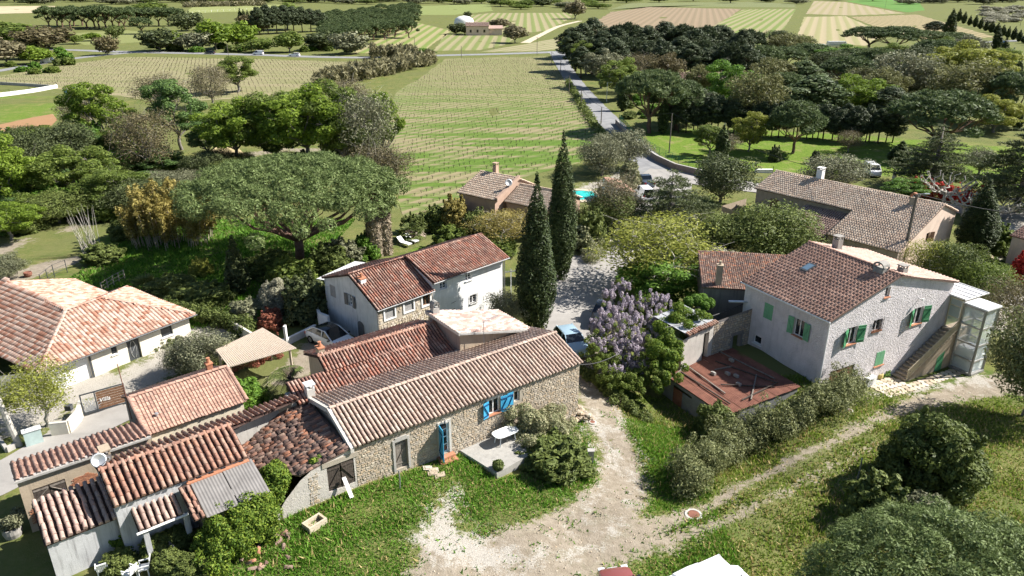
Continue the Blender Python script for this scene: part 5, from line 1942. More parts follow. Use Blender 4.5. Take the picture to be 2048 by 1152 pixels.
# ------------------------------------------------------------------ long house with grey tiles
Nf = Fr(33.7, 92.0, -50.0)
nh = thing('long_tiled_house', 'long brownish house with a stepped grey tiled roof below the white van', 'house', Nf(10, -3, -.8))
w = MB()
WN1 = Wall(Nf(0, -4.2, 0), Nf(12.4, -4.2, 0))
hN = [(2.0, 3.2, .9, 3.6)]
wall_face(w, WN1, -1.5, [(0, 4.5), (12.4, 4.5)], hN)
WN2 = Wall(Nf(12.4, -9.3, 0), Nf(20, -9.3, 0))
hN2 = [(2.7, 3.4, 1.2, 2.1)]
wall_face(w, WN2, -1.5, [(0, 2.75), (7.6, 2.75)], hN2)
wall_face(w, Wall(Nf(12.4, -4.2, 0), Nf(12.4, -9.3, 0)), -1.5, [(0, 4.4), (5.1, 2.75)])
wall_face(w, Wall(Nf(0, 4.2, 0), Nf(0, -4.2, 0)), -1.5, [(0, 4.5), (4.2, 5.9), (8.4, 4.5)])
wall_face(w, Wall(Nf(20, 4.2, 0), Nf(0, 4.2, 0)), -1.5, [(0, 4.5), (20, 4.5)])
w.build('wall', M['tan_render'], nh)
w = MB()
WN3 = Wall(Nf(20, -9.3, 0), Nf(20, 4.2, 0))
hN3 = [(6.4, 7.3, 2.2, 3.3)]
wall_face(w, WN3, -1.5, [(0, 2.75), (9.3, 5.9), (13.5, 4.5)], hN3)
w.build('wall', M['peach_wall'], nh)
window(nh, WN3, *hN3[0], frame='wood_brown', rows=1)
shutter(nh, WN3, hN3[0][1] + .02, hN3[0][1] + .6, 2.2, 3.3, 'wood_brown', None, hinge=hN3[0][1] + .02, swing=.4)
window(nh, WN2, *hN2[0], rows=1)
shutter(nh, WN1, *hN[0], 'wood_brown', 'wood_brown', out=-.08, name='door')
RNn = Roof(nh, 'tile_grey', .27, .42, .3, 160, .3)
sN = (6.0 - 4.5) / 4.4
RNn.slope([Nf(-.2, -4.5, 4.47), Nf(12.4, -4.5, 4.47), Nf(12.4, 0, 6.0), Nf(-.2, 0, 6.0)])
RNn.slope([Nf(12.4, -9.6, 2.73), Nf(20.2, -9.6, 2.73), Nf(20.2, 0, 6.0), Nf(12.4, 0, 6.0)])
RNn.slope([Nf(20.2, 4.4, 4.4), Nf(-.2, 4.4, 4.4), Nf(-.2, 0, 6.0), Nf(20.2, 0, 6.0)])
RNn.ridge(Nf(-.2, 0, 6.03), Nf(20.2, 0, 6.03))
RNn.finish()
RN2 = Roof(nh, 'tile_rose', .27, .42, .3, 40, .3)
RN2.slope([Nf(6.6, -9.4, 2.2), Nf(12.3, -9.4, 2.2), Nf(12.3, -4.35, 3.75), Nf(6.6, -4.35, 3.75)])
RN2.finish()
w = MB()
wall_face(w, Wall(Nf(6.8, -9.1, 0), Nf(12.4, -9.1, 0)), -1.5, [(0, 2.15), (5.6, 2.15)])
wall_face(w, Wall(Nf(6.8, -4.2, 0), Nf(6.8, -9.1, 0)), -1.5, [(0, 3.7), (4.9, 2.15)])
w.build('wall', M['tan_render'], nh)
w = MB()
wall_face(w, Wall(Nf(-2.6, -7.4, 0), Nf(3.6, -7.4, 0)), -1.5, [(0, 2.2), (6.2, 1.5)])
wall_face(w, Wall(Nf(-2.6, -2.0, 0), Nf(-2.6, -7.4, 0)), -1.5, [(0, 2.2), (5.4, 2.2)])
w.build('terrace_wall', M['tan_render'], nh)
chimney(nh, Nf(5.6, .3, 6), .7, .7, 5.8, 1.3, 'white_paint', Nf, 'white_paint', 'open')
chimney(nh, Nf(17.3, -1.2, 6), .6, .5, 5.3, 1.1, 'tan_render', Nf, 'terracotta', 'arch')
an2 = thing('air_conditioner', 'grey air conditioner on the shaded wall of the long tiled house', 'air conditioner', WN2(5.6, .9, .3))
s = MB()
s.box(WN2(5.2, .9, .05), WN2.d * .9, WN2.n * .35, (0, 0, .65))
s.build('casing', M['white_plastic'], an2)

# ------------------------------------------------------------------ other buildings
bh = thing('beige_house', 'beige house cut by the right edge above the red hedge', 'house', (57, 78, 0))
Bf = Fr(54.0, 75.4, -62.0)
w = MB()
WB = Wall(Bf(0, 0, 0), Bf(12, 0, 0))
wall_face(w, WB, -1.2, [(0, 2.9), (12, 2.9)])
wall_face(w, Wall(Bf(0, 7, 0), Bf(0, 0, 0)), -1.2, [(0, 2.9), (7, 2.9)])
w.build('wall', M['cream_wall'], bh)
RB = Roof(bh, 'tile_brown', .27, .42, .3, 30)
RB.slope([Bf(-.2, -.2, 2.9), Bf(12, -.2, 2.9), Bf(12, 3.5, 4.1), Bf(-.2, 3.5, 4.1)])
RB.finish()
# garage roof by the parked cars
Gf = Fr(16.2, 95.6, 100.0)
gh, WGg, RGg = gable('garage', 'small garage with striped brown tiles beside the parked cars', Gf, 0, 6.5, 0, 2.3, 0, 2.3, 2.7, 2.25, 2.75, 'white_wall', 'tile_brown', {}, over=.15, pitch=.27, budget=30, ridge=False)
RGg.finish()
# small farmhouse in the far vineyard
b = G(960, 71)
f2 = Fr(b.x - 8, b.y, 4.0)
fh, WFh, RFh = gable('far_farmhouse', 'small pinkish farmhouse standing alone between far striped vineyards', f2, 0, 13, 0, 8, 0, 5.2, 5.2, 4, 7.0, 'peach_wall', 'tile_rose', {'front': [(2, 3.2, 1.6, 3.2), (6, 7.2, 1.6, 3.2), (10, 11.2, 1.6, 3.2)]}, over=.4, pitch=.5, course=.8, budget=0)
RFh.finish()
for x in (2, 6, 10):
	window(fh, WFh['front'], x, x + 1.2, 1.6, 3.2, rows=1, frame='wood_brown')
mb = MB()
wall_face(mb, Wall(f2(13.1, 1.5, 0), f2(21, 1.5, 0)), 0, [(0, 3.6), (7.9, 3.6)])
mb.build('wall', M['peach_wall'], fh)
mb = MB()
mb.box(f2(13.1, .8, 3.6), f2.u * 8.2, Vector((0, 7, 1.4)), (0, 0, .15))
mb.build('roof', M['tile_rose'], fh)
dm = thing('white_dome', 'white domed tank cover behind the dark hedge of the far farmhouse', 'dome', G(928, 49))
mb = MB()
mb.lathe((0, 0, 0), [(7.2, 0), (7.2, 2.5), (6.2, 4.2), (3.8, 5.6), (.01, 6.2)], 20)
mb.v = [(x + dm.location.x, y + dm.location.y, z) for x, y, z in mb.v]
mb.build('shell', M['white_paint'], dm, True)
# roof showing among the trees
b = G(1395, 195)
f3 = Fr(b.x - 7, b.y, -6.0)
r3, W3, RR3 = gable('wood_house', 'house with a rose tiled roof half hidden in the wood', f3, 0, 14, 0, 8, 0, 4.0, 4.0, 4, 6.0, 'peach_wall', 'tile_rose', {}, over=.4, pitch=.4, course=.6, budget=0)
RR3.finish()
b = G(612, 42)
f4 = Fr(b.x, b.y, -30.0)
r4, W4, RR4 = gable('shed_among_trees', 'pale gabled shed showing between dark trees at the top', f4, 0, 9, 0, 8, 0, 4, 4, 4, 6.5, 'peach_wall', 'tile_rose', {}, over=.4, pitch=.6, course=.9, budget=0)
RR4.finish()
# ------------------------------------------------------------------ plant kit
def leaf_cloud(C, Rr, n, size, seed, spread=.55, up=.25, elong=1.6, shell=.45, squash_dir=None):
	"""n leaf faces over the clumps (centres C, radii Rr); each faces roughly away from its clump's centre"""
	r = np.random.default_rng(seed)
	C = np.asarray(C, float)
	Rr = np.asarray(Rr, float)
	if Rr.ndim == 1:
		Rr = np.repeat(Rr[:, None], 3, 1)
	w = (Rr[:, 0] * Rr[:, 2]) + .0
	k = r.choice(len(C), n, p=w / w.sum())
	d = r.normal(size=(n, 3))
	d /= np.linalg.norm(d, axis=1)[:, None]
	rad = shell + (1 - shell) * r.random(n) ** .45
	p = C[k] + d * Rr[k] * rad[:, None]
	nn = d + r.normal(size=(n, 3)) * spread + np.array([0, 0, up])
	nn /= np.linalg.norm(nn, axis=1)[:, None]
	t = np.cross(nn, r.normal(size=(n, 3)))
	t /= np.linalg.norm(t, axis=1)[:, None]
	b = np.cross(nn, t)
	s = size * (.55 + .9 * r.random(n))[:, None]
	V = np.stack([p - t * s * elong * .5, p - b * s * .42 + nn * s * .1, p + t * s * elong * .5, p + b * s * .42 + nn * s * .1], 1)
	return V.reshape(-1, 3), np.arange(4 * n).reshape(-1, 4)


def needle_cloud(C, Rr, n, ln, wd, seed, k=5, up=.5, shell=.6):
	"""tufts of k thin needles pointing out of their clump"""
	r = np.random.default_rng(seed)
	C = np.asarray(C, float)
	Rr = np.asarray(Rr, float)
	w = Rr[:, 0] * Rr[:, 2]
	q = r.choice(len(C), n, p=w / w.sum())
	d = r.normal(size=(n, 3))
	d[:, 2] = np.where(d[:, 2] < -.3, -d[:, 2], d[:, 2])
	d /= np.linalg.norm(d, axis=1)[:, None]
	p = np.repeat(C[q] + d * Rr[q] * (shell + (1 - shell) * r.random(n) ** .5)[:, None], k, 0)
	b = np.repeat(d, k, 0) + r.normal(size=(n * k, 3)) * .75 + np.array([0, 0, up])
	b /= np.linalg.norm(b, axis=1)[:, None]
	s = np.cross(b, r.normal(size=(n * k, 3)))
	s /= np.linalg.norm(s, axis=1)[:, None]
	l_ = (ln * (.6 + .8 * r.random(n * k)))[:, None]
	V = np.stack([p - s * wd, p + s * wd, p + b * l_], 1)
	return V.reshape(-1, 3), np.arange(3 * n * k).reshape(-1, 3)


def branch(mb, p, q, r0, r1, bend=.12, seed=0, seg=4, n=5):
	rr = random.Random(seed)
	p, q = Vector(p), Vector(q)
	ln = (q - p).length
	pts = []
	for i in range(seg + 1):
		t = i / seg
		o = Vector((rr.uniform(-1, 1), rr.uniform(-1, 1), rr.uniform(-.6, 1))) * bend * ln * math.sin(math.pi * t)
		pts.append(p.lerp(q, t) + o)
	mb.tube(pts, [r0 + (r1 - r0) * i / seg for i in range(seg + 1)], n, cap=False)


PROTO = {}


def proto(name, trunk_mb, V, F, bark='bark', leaf='mid', extra=None):
	PROTO[name] = (trunk_mb.mesh(name + '_trunk', M[bark], True) if trunk_mb is not None and trunk_mb.f else None, np_mesh(name + '_crown', V, F, L[leaf]), extra)


def broadleaf(name, seed, H=10., Wd=8., nc=46, n=15000, leaf=.2, base=.28, bark='bark_grey', mat='mid', clump=(.13, .22), trunk=.22, shell=.35, twigs=0, zsq=.85, up=.25):
	rr = random.Random(seed)
	mb = MB()
	fork = Vector((rr.uniform(-.3, .3), rr.uniform(-.3, .3), H * base))
	branch(mb, (0, 0, -.3), fork, trunk, trunk * .75, .06, seed)
	C, Rr = [], []
	cz, rz = H * (base + 1) / 2 + H * .02, H * (1 - base) / 2
	limbs = []
	for i in range(7):
		t = 2 * math.pi * i / 7 + rr.uniform(-.3, .3)
		e = rr.uniform(.25, 1.0)
		q_ = Vector((math.cos(t) * Wd * .3 * (1.2 - e * .7), math.sin(t) * Wd * .3 * (1.2 - e * .7), H * (base + .1) + e * H * .42))
		branch(mb, fork, q_, trunk * .55, trunk * .2, .12, seed + i)
		limbs.append(q_)
	for i in range(nc):
		t = i * 2.399963 + rr.uniform(-.4, .4)
		zz = 1 - 2 * (i + .5) / nc
		s = math.sqrt(max(0, 1 - zz * zz))
		k = rr.uniform(.5, 1.08)
		c = Vector((math.cos(t) * s * Wd * .42 * k, math.sin(t) * s * Wd * .42 * k, cz + zz * rz * .82 * k))
		C.append(c)
		r_ = Wd * rr.uniform(*clump)
		Rr.append((r_ * rr.uniform(.8, 1.3), r_ * rr.uniform(.8, 1.3), r_ * zsq * rr.uniform(.7, 1.1)))
		l_ = min(limbs, key=lambda x: (x - c).length)
		if rr.random() < .7:
			branch(mb, l_, c, trunk * .2, trunk * .05, .12, seed + 50 + i, 3, 4)
		for j in range(twigs):
			o = c + Vector((rr.gauss(0, 1), rr.gauss(0, 1), rr.gauss(.3, .8))) * r_
			branch(mb, c, o, trunk * .07, trunk * .02, .1, seed + 90 + i * 7 + j, 2, 3)
	V, F = leaf_cloud([tuple(c) for c in C], Rr, n, leaf, seed, shell=shell, up=up)
	proto(name, mb, V, F, bark, mat)


def umbrella(name, seed, H=11., Wd=13., nc=70, n=9000, leaf=.34, mat='pine', trunk=.35, rim=.55, flat=.5, bark='bark_red', limbs=9, clump=(.065, .1), wd=.05, k=4):
	"""stone pine: bare forking limbs under a wide dome of needle clumps"""
	rr = random.Random(seed)
	mb = MB()
	fork = Vector((.2, .1, H * .26))
	branch(mb, (0, 0, -.3), fork, trunk, trunk * .85, .04, seed, n=7)
	C, Rr = [], []
	for i in range(nc):
		t = i * 2.399963
		kk = math.sqrt((i + .5) / nc)
		k2 = min(1, kk * rr.uniform(.88, 1.05))
		z = H * rim + H * (1 - rim) * .88 * math.sqrt(max(0, 1 - k2 ** 2.4)) + rr.uniform(-.06, .035) * H
		r_ = Wd * rr.uniform(*clump)
		C.append((math.cos(t) * k2 * Wd * .45, math.sin(t) * k2 * Wd * .45, z))
		Rr.append((r_, r_, r_ * flat * 1.25))
	for i in range(limbs):
		t = 2 * math.pi * i / limbs + rr.uniform(-.25, .25)
		kk = rr.uniform(.45, .85)
		q_ = Vector((math.cos(t) * Wd * .42 * kk, math.sin(t) * Wd * .42 * kk, H * (rim + (1 - rim) * .45 * (1.1 - kk))))
		mid = fork.lerp(q_, .5) + Vector((math.cos(t), math.sin(t), -.6)) * Wd * .03
		mb.tube([fork - Vector((0, 0, .2)), fork.lerp(mid, .6) + Vector((0, 0, .2)), mid, q_], [trunk * .5, trunk * .4, trunk * .32, trunk * .14], 6, cap=False)
		for j in range(5):
			c = Vector(rr.choice(C))
			best = sorted(C, key=lambda c_: (Vector(c_) - q_).length)[j * 2 % len(C)]
			branch(mb, mid.lerp(q_, rr.uniform(.3, 1)), Vector(best) - Vector((0, 0, .2)), trunk * .13, trunk * .05, .1, seed + i * 9 + j, 3, 4)
	V, F = leaf_cloud(C, Rr, n * 2, leaf * .42, seed, shell=.72, up=.3, spread=.38, elong=2.2)
	V2, F2 = needle_cloud(C, Rr, n // 3, leaf, wd, seed, k)
	V, F = np.concatenate([V, V2]), np.concatenate([np.concatenate([F[:, [0, 1, 2]], F[:, [0, 2, 3]]]), F2 + len(V)])
	proto(name, mb, V, F, bark, mat)


def tall_pine(name, seed, H=13., Wd=7., nc=60, n=3400, leaf=.55, mat='dark_pine', lo=.38):
	rr = random.Random(seed)
	mb = MB()
	mb.tube([(0, 0, -.3), (.15, .1, H * .4), (-.1, .1, H * .7), (0, 0, H * .95)], [.22, .17, .12, .05], 6)
	C, Rr = [], []
	for i in range(nc):
		f = (i + .5) / nc
		z = H * (lo + (1 - lo) * f)
		t = i * 2.4 + rr.uniform(-.5, .5)
		w = Wd * .42 * (math.sin(math.pi * (.18 + .8 * f))) * rr.uniform(.5, 1.1)
		c = (math.cos(t) * w, math.sin(t) * w, z + rr.uniform(-.3, .3))
		C.append(c)
		r_ = Wd * rr.uniform(.09, .17)
		Rr.append((r_, r_, r_ * .75))
		branch(mb, (0, 0, z - .4), c, .06, .02, .06, seed + i, 2, 4)
	V, F = leaf_cloud(C, Rr, n * 2, leaf * .45, seed, shell=.6, up=.25, spread=.4, elong=2.2)
	proto(name, mb, V, F, 'bark', mat)


def spindle(name, seed, H=14., Wd=2.6, n=30000, leaf=.095, mat='cypress', flames=240, wmax=.3, low=.02):
	"""Italian cypress: upright flame shaped sprays on a narrow column"""
	rr = random.Random(seed)
	mb = MB()
	mb.tube([(0, 0, -.3), (0, 0, H * .2), (0, 0, H * .8)], [.2, .16, .04], 6)
	C, Rr = [], []
	for i in range(flames):
		f = (i + .5) / flames
		z = H * (low + (.985 - low) * f)
		prof = min(1, (f / wmax) ** .5 * .95 + .12) if f < wmax else max(.04, (1 - ((f - wmax) / (1 - wmax)) ** 1.7))
		t = i * 2.399963
		w = Wd * .5 * prof
		r_ = max(.1, w * rr.uniform(.26, .42))
		g_ = rr.uniform(.62, .92)
		C.append((math.cos(t) * w * g_, math.sin(t) * w * g_, z))
		Rr.append((r_, r_, r_ * rr.uniform(1.8, 3.6)))
	V, F = leaf_cloud(C, Rr, n, leaf, seed, shell=.75, up=.35, spread=.45, elong=2.2)
	proto(name, mb, V, F, 'bark', mat)


def cedar(name, seed, H=11., Wd=8., n=9000, leaf=.28, mat='cedar', tiers=13):
	rr = random.Random(seed)
	mb = MB()
	mb.tube([(0, 0, -.3), (.05, 0, H * .5), (0, 0, H * .99)], [.25, .16, .03], 6)
	C, Rr = [], []
	for i in range(tiers):
		f = i / (tiers - 1)
		z = H * (.14 + .84 * f)
		for k in range(6 if f < .8 else 4):
			t = 2 * math.pi * k / 6 + i * 1.1 + rr.uniform(-.25, .25)
			ln = Wd * .5 * (1 - f * .88) * rr.uniform(.7, 1.1)
			tip = Vector((math.cos(t) * ln, math.sin(t) * ln, z + ln * rr.uniform(-.08, .18)))
			branch(mb, (0, 0, z), tip, .07 * (1.2 - f), .015, .05, seed + i * 7 + k, 3, 4)
			for j in range(3):
				g_ = .45 + .27 * j
				r_ = ln * .24 + .1
				C.append((tip.x * g_, tip.y * g_, z + (tip.z - z) * g_ - .05))
				Rr.append((r_, r_, r_ * .28))
	V, F = needle_cloud(C, Rr, n, leaf, .04, seed, 4, .35, .3)
	proto(name, mb, V, F, 'bark_grey', mat)


def bush(name, seed, n=7000, leaf=.11, mat='shrub', nc=40, flat=1.0, clump=(.2, .34), stems=True, shoots=30):
	"""unit shrub: about 2 wide, 1.7 high, clumps down to the ground"""
	rr = random.Random(seed)
	mb = MB()
	C, Rr = [], []
	for i in range(nc):
		t = i * 2.399963
		f = (i + .5) / nc
		zz = f
		s = math.sqrt(max(0.05, 1 - (zz * .96) ** 2.2))
		k = rr.uniform(.6, .95)
		C.append((math.cos(t) * s * .8 * k, math.sin(t) * s * .8 * k, .12 + zz * 1.25 * flat * rr.uniform(.7, 1.08)))
		r_ = rr.uniform(*clump)
		Rr.append((r_, r_, r_ * .9))
		if stems and i % 3 == 0:
			branch(mb, (rr.uniform(-.1, .1), rr.uniform(-.1, .1), -.05), C[-1], .03, .01, .1, seed + i, 3, 4)
	for i in range(shoots):
		c = Vector(rr.choice(C[nc // 4:nc]))
		d = Vector((c.x, c.y, c.z - .4 + rr.random() * .5)).normalized()
		e = c + d * rr.uniform(.2, .36)
		C += [tuple(c.lerp(e, .6)), tuple(e)]
		Rr += [(.07, .07, .09), (.045, .045, .08)]
	V, F = leaf_cloud(C, Rr, n, leaf, seed, shell=.4, up=.25)
	proto(name, mb, V, F, 'bark', mat)


broadleaf('oakleaf_a', 1, 10, 9, 50, 15000, .18, base=.26, clump=(.06, .13), twigs=2)
broadleaf('oakleaf_b', 2, 10, 8, 46, 14500, .17, base=.14, clump=(.06, .14), twigs=2)
broadleaf('oakleaf_c', 3, 10, 7, 42, 13500, .16, base=.2, clump=(.06, .14), twigs=2)
broadleaf('airy_a', 4, 9, 7, 40, 8500, .13, base=.25, bark='bark_pale', clump=(.14, .22), shell=.1, twigs=3)
broadleaf('airy_b', 5, 9, 8, 44, 8500, .13, base=.2, bark='bark_grey', clump=(.14, .24), shell=.1, twigs=4)
broadleaf('olive_a', 6, 4, 4.4, 38, 13000, .085, base=.2, bark='bark_grey', mat='olive', clump=(.13, .2), trunk=.16, shell=.3)
broadleaf('olive_b', 7, 4, 5.2, 44, 13000, .09, base=.16, bark='bark_grey', mat='olive', clump=(.12, .2), trunk=.14, shell=.3)
broadleaf('evergreen_a', 8, 8, 8, 60, 17000, .15, base=.12, mat='oak', clump=(.15, .22), shell=.5)
broadleaf('evergreen_b', 9, 8, 7, 54, 16000, .15, base=.1, mat='oak', clump=(.16, .24), shell=.5)
broadleaf('gum_a', 10, 12, 8, 46, 10000, .24, base=.25, bark='bark_pale', mat='eucalypt', clump=(.1, .17), shell=.2, zsq=1.2, up=-.3)
broadleaf('gum_b', 11, 12, 9, 52, 10000, .24, base=.2, bark='bark_pale', mat='eucalypt', clump=(.1, .18), shell=.2, zsq=1.2, up=-.3)
broadleaf('far_a', 12, 10, 9, 26, 2200, .6, base=.15, shell=.45)
broadleaf('far_b', 13, 10, 10, 24, 2000, .65, base=.1, shell=.45, clump=(.15, .24))
umbrella('stone_pine_a', 20, 10, 12, 90, 5200, .5, clump=(.05, .085), wd=.09)
umbrella('stone_pine_b', 21, 10, 11, 84, 5200, .48, flat=.65, rim=.5, clump=(.055, .09), wd=.09)
umbrella('round_pine', 22, 10, 9, 80, 5500, .45, flat=.8, rim=.36, trunk=.25, clump=(.06, .1), wd=.08)
umbrella('far_pine', 23, 10, 10, 44, 1600, .8, mat='pine_far', limbs=6, rim=.5, wd=.2)
tall_pine('tall_pine_a', 24)
tall_pine('tall_pine_b', 25, 13, 8, 66, 3400, .55, lo=.28)
spindle('cypress_near', 30)
spindle('cypress_far', 31, 10, 2.2, 2600, .26, flames=60)
cedar('cedar_a', 32, n=7000)
cedar('cedar_b', 33, 9, 9, 7000, .26, tiers=10)
bush('bush_a', 40, 12000, .075, nc=52, clump=(.16, .3))
bush('bush_b', 41, 12000, .075, nc=46, clump=(.17, .32))
bush('bush_c', 42, 9000, .08, nc=48, clump=(.12, .24))
bush('bush_fine', 43, 34000, .042, nc=70, clump=(.14, .27), shoots=8)
bush('bush_far', 44, 1800, .2, nc=26, clump=(.22, .36), stems=False)


def plant(kind, mat, b, h, w, label, cat, name, group=None, rz=None, tilt=0.0, scale_to=None):
	"""a plant standing at b: height h, width w in metres"""
	tm, cm, ex = PROTO[kind]
	if 'bb' not in cm:
		co = np.empty(len(cm.vertices) * 3, np.float32)
		cm.vertices.foreach_get('co', co)
		co = co.reshape(-1, 3)
		cm['bb'] = [float(np.percentile(co[:, 2], 98.5 if kind[:4] == 'bush' else 99.9)), float(np.percentile(co[:, 0], 98.5) - np.percentile(co[:, 0], 1.5))]
	ph, pw = cm['bb'][0], cm['bb'][1]
	rz = random.uniform(0, 6.28) if rz is None else rz
	t = thing(name, label, cat, b, group, local=True, rz=rz, scale=(w / pw, w / pw, h / ph))
	if tm is not None:
		add('trunk', tm, t)
	c = add('crown', cm, t)
	if mat:
		c.material_slots[0].link = 'OBJECT'
		c.material_slots[0].material = L[mat]
	return t


def tree(kind, mat, px, py, ty, wpx, label, cat='tree', name='tree', group=None, **k):
	b = G(px, py)
	w = px_size(b, wpx)
	if kind[:4] in ('bush', 'ever'):          # the surveyed foot is the near edge of the foliage
		d = Vector((b.x, b.y)).normalized() * w * .36
		b = Vector((b.x + d.x, b.y + d.y, float(hz(b.x + d.x, b.y + d.y))))
		w = px_size(b, wpx)
	return plant(kind, mat, b, max(.3, row_height(b, ty)), w, label, cat, name, group, **k)


def mass(name, pts, rads, n, leaf, mat, label, cat, seed, shell=.5, up=.25, stems=None, group=None, elong=1.6, spread=.55, crown='foliage', extra=None):
	"""a plant of free shape: world clumps"""
	b = Vector(pts[0])
	b.z = float(hz(b.x, b.y))
	t = thing(name, label, cat, b, group)
	V, F = leaf_cloud([tuple(p) for p in pts], rads, n, leaf, seed, shell=shell, up=up, elong=elong, spread=spread)
	add(crown, np_mesh(crown, V, F, L[mat]), t)
	if stems:
		mb = MB()
		for i, (p, q_) in enumerate(stems):
			branch(mb, p, q_, .06, .02, .1, seed + i)
		mb.build('stem', M['bark'], t, True)
	return t


def hedge_mass(name, line, w, h, n, leaf, mat, label, seed, cat='hedge', step=.42, jag=.3, px=True, **k):
	rr = random.Random(seed)
	P = [Vector((*p, 0)) for p in (GP(line) if px else line)]
	pts, rads, stems = [], [], []
	for a, b in zip(P[:-1], P[1:]):
		m = max(1, int((b - a).length / step))
		for i in range(m):
			c = a.lerp(b, i / m)
			z0 = float(hz(c.x, c.y))
			stems.append((Vector((c.x, c.y, z0 - .1)), Vector((c.x, c.y, z0 + h * .6))))
			for j in range(5):
				r_ = w * (rr.uniform(.24, .42) if j < 4 else rr.uniform(.08, .16))
				pts.append(Vector((c.x + rr.gauss(0, w * .24), c.y + rr.gauss(0, w * .24), z0 + r_ * .5 + (h - r_ * 1.2) * (j / 3.6) * (1 + rr.uniform(-jag, jag * .6)))))
				rads.append(r_)
	return mass(name, pts, rads, n, leaf, mat, label, cat, seed, stems=stems[::2], **k)
# ------------------------------------------------------------------ trees and shrubs: the big ones
umbrella('hero_pine', 60, 10.8, 22, 215, 32000, .28, trunk=.45, flat=.8, rim=.67, limbs=17, clump=(.028, .046), wd=.03, k=5)
b = G(598, 528)
plant('hero_pine', 'pine', b, 10.9, 20.0, 'huge wide umbrella pine with bare forking limbs left of the white house', 'pine', 'umbrella_pine', rz=.4)
tree('cypress_near', None, 1070, 666, 350, 66, 'dark column cypress in front of the pale village street', 'cypress', 'cypress_tree', 'two tall cypresses by the street')
tree('cypress_near', None, 1120, 560, 266, 52, 'tallest cypress standing behind the first beside the pink house', 'cypress', 'cypress_tree', 'two tall cypresses by the street')
tree('cypress_near', None, 1943, 515, 362, 62, 'dark cypress at the right end of the long tiled house', 'cypress', 'cypress_tree')
umbrella('corner_pine', 61, 9.4, 15, 300, 40000, .2, trunk=.3, flat=.9, rim=.42, limbs=8, clump=(.04, .06), wd=.014, k=8)
b = Vector((18.6, 22.0, -.5))
plant('corner_pine', 'pine', b, 8.1, 11.5, 'pine crown filling the bottom right corner', 'pine', 'pine_tree', rz=1.1)

tree('cypress_far', 'oak', 480, 590, 472, 42, 'dark ivy clad trunk standing left of the umbrella pine', 'tree', 'tree')
# left valley
T = [
	('oakleaf_b', 'spring', 22, 425, 275, 120, 'bright green tree cut by the left edge'),
	('evergreen_a', 'oak', 70, 400, 255, 95, 'dark evergreen tree beside the bright green tree at the left edge'),
	('evergreen_b', 'oak', 142, 345, 246, 105, 'grey dark oak in front of the ploughed plot'),
	('oakleaf_c', 'spring', 210, 300, 165, 112, 'tall fresh green tree in front of the pale vineyard'),
	('airy_a', 'grey', 168, 270, 190, 80, 'half bare grey tree left of the tall fresh green tree'),
	('oakleaf_a', 'mid', 155, 405, 288, 140, 'pale green spreading tree over the dark valley shrubs'),
	('airy_b', 'brown', 300, 355, 218, 118, 'brown budding tree with white limbs'),
	('oakleaf_c', 'bluegreen', 364, 300, 160, 108, 'deep green tall tree with a rounded top'),
	('airy_a', 'grey', 332, 235, 145, 95, 'bare grey green tree in front of the vineyard posts'),
	('airy_b', 'grey', 425, 215, 128, 80, 'bare grey tree beside a small green tree in the vineyard'),
	('oakleaf_c', 'mid', 476, 185, 112, 85, 'green tree standing against the pale vineyard'),
	('oakleaf_a', 'spring', 482, 335, 195, 140, 'leftmost of the big bright green trees behind the umbrella pine'),
	('oakleaf_b', 'mid', 548, 330, 180, 150, 'second big tree behind the umbrella pine'),
	('oakleaf_a', 'spring', 622, 338, 168, 165, 'third and fullest big bright tree behind the umbrella pine'),
	('oakleaf_b', 'mid', 690, 335, 162, 140, 'fourth big tree behind the umbrella pine'),
	('airy_b', 'olive', 740, 345, 180, 110, 'grey green willow like tree edging the big vineyard'),
	('oakleaf_c', 'spring', 772, 330, 185, 70, 'yellow green tree at the corner of the big vineyard'),
	('airy_a', 'grey', 700, 250, 155, 100, 'leafless grey tree behind the big bright trees'),
	('airy_b', 'brown', 765, 395, 290, 130, 'brownish bare tree behind the fan palms'),
	('oakleaf_b', 'mid', 228, 425, 335, 120, 'olive green tree above the garden lawn'),
	('evergreen_a', 'oak', 290, 440, 360, 120, 'dark shady evergreen left of the bamboo'),
	('evergreen_b', 'shrub', 120, 455, 385, 110, 'low dark tree above the stony path'),
	('oakleaf_a', 'spring', 25, 480, 405, 110, 'light green low tree at the left edge above the path'),
	('olive_a', 'olive', 325, 395, 340, 70, 'grey olive tree behind the bamboo'),
	('olive_b', 'olive', 378, 390, 338, 70, 'second grey olive tree beside the umbrella pine crown'),
	('evergreen_b', 'oak', 420, 360, 305, 80, 'dark shrub tree beside the little pale plot'),
	('bush_a', 'spring', 367, 352, 318, 50, 'small yellow green bush by the little pale plot'),
	('evergreen_a', 'shrub', 480, 372, 318, 90, 'round dark tree just above the umbrella pine crown'),
	('oakleaf_b', 'mid', 90, 330, 255, 90, 'green tree half hidden left of the grey dark oak'),
	('oakleaf_c', 'mid', 265, 320, 235, 80, 'green tree behind the brown budding tree'),
	('evergreen_b', 'shrub', 200, 375, 320, 100, 'dark evergreen under the tall fresh green tree'),
	('oakleaf_c', 'bluegreen', 420, 320, 240, 90, 'green tree between the deep green tree and the bright group'),
	('olive_a', 'olive', 15, 560, 510, 70, 'grey green shrub at the left edge by the bare soil'),
]
for k, mat, x, by, ty, w, lab in T:
	tree(k, mat, x, by, ty, w, lab, 'bush' if k.startswith('bush') else 'tree', 'bush' if k.startswith('bush') else 'tree')

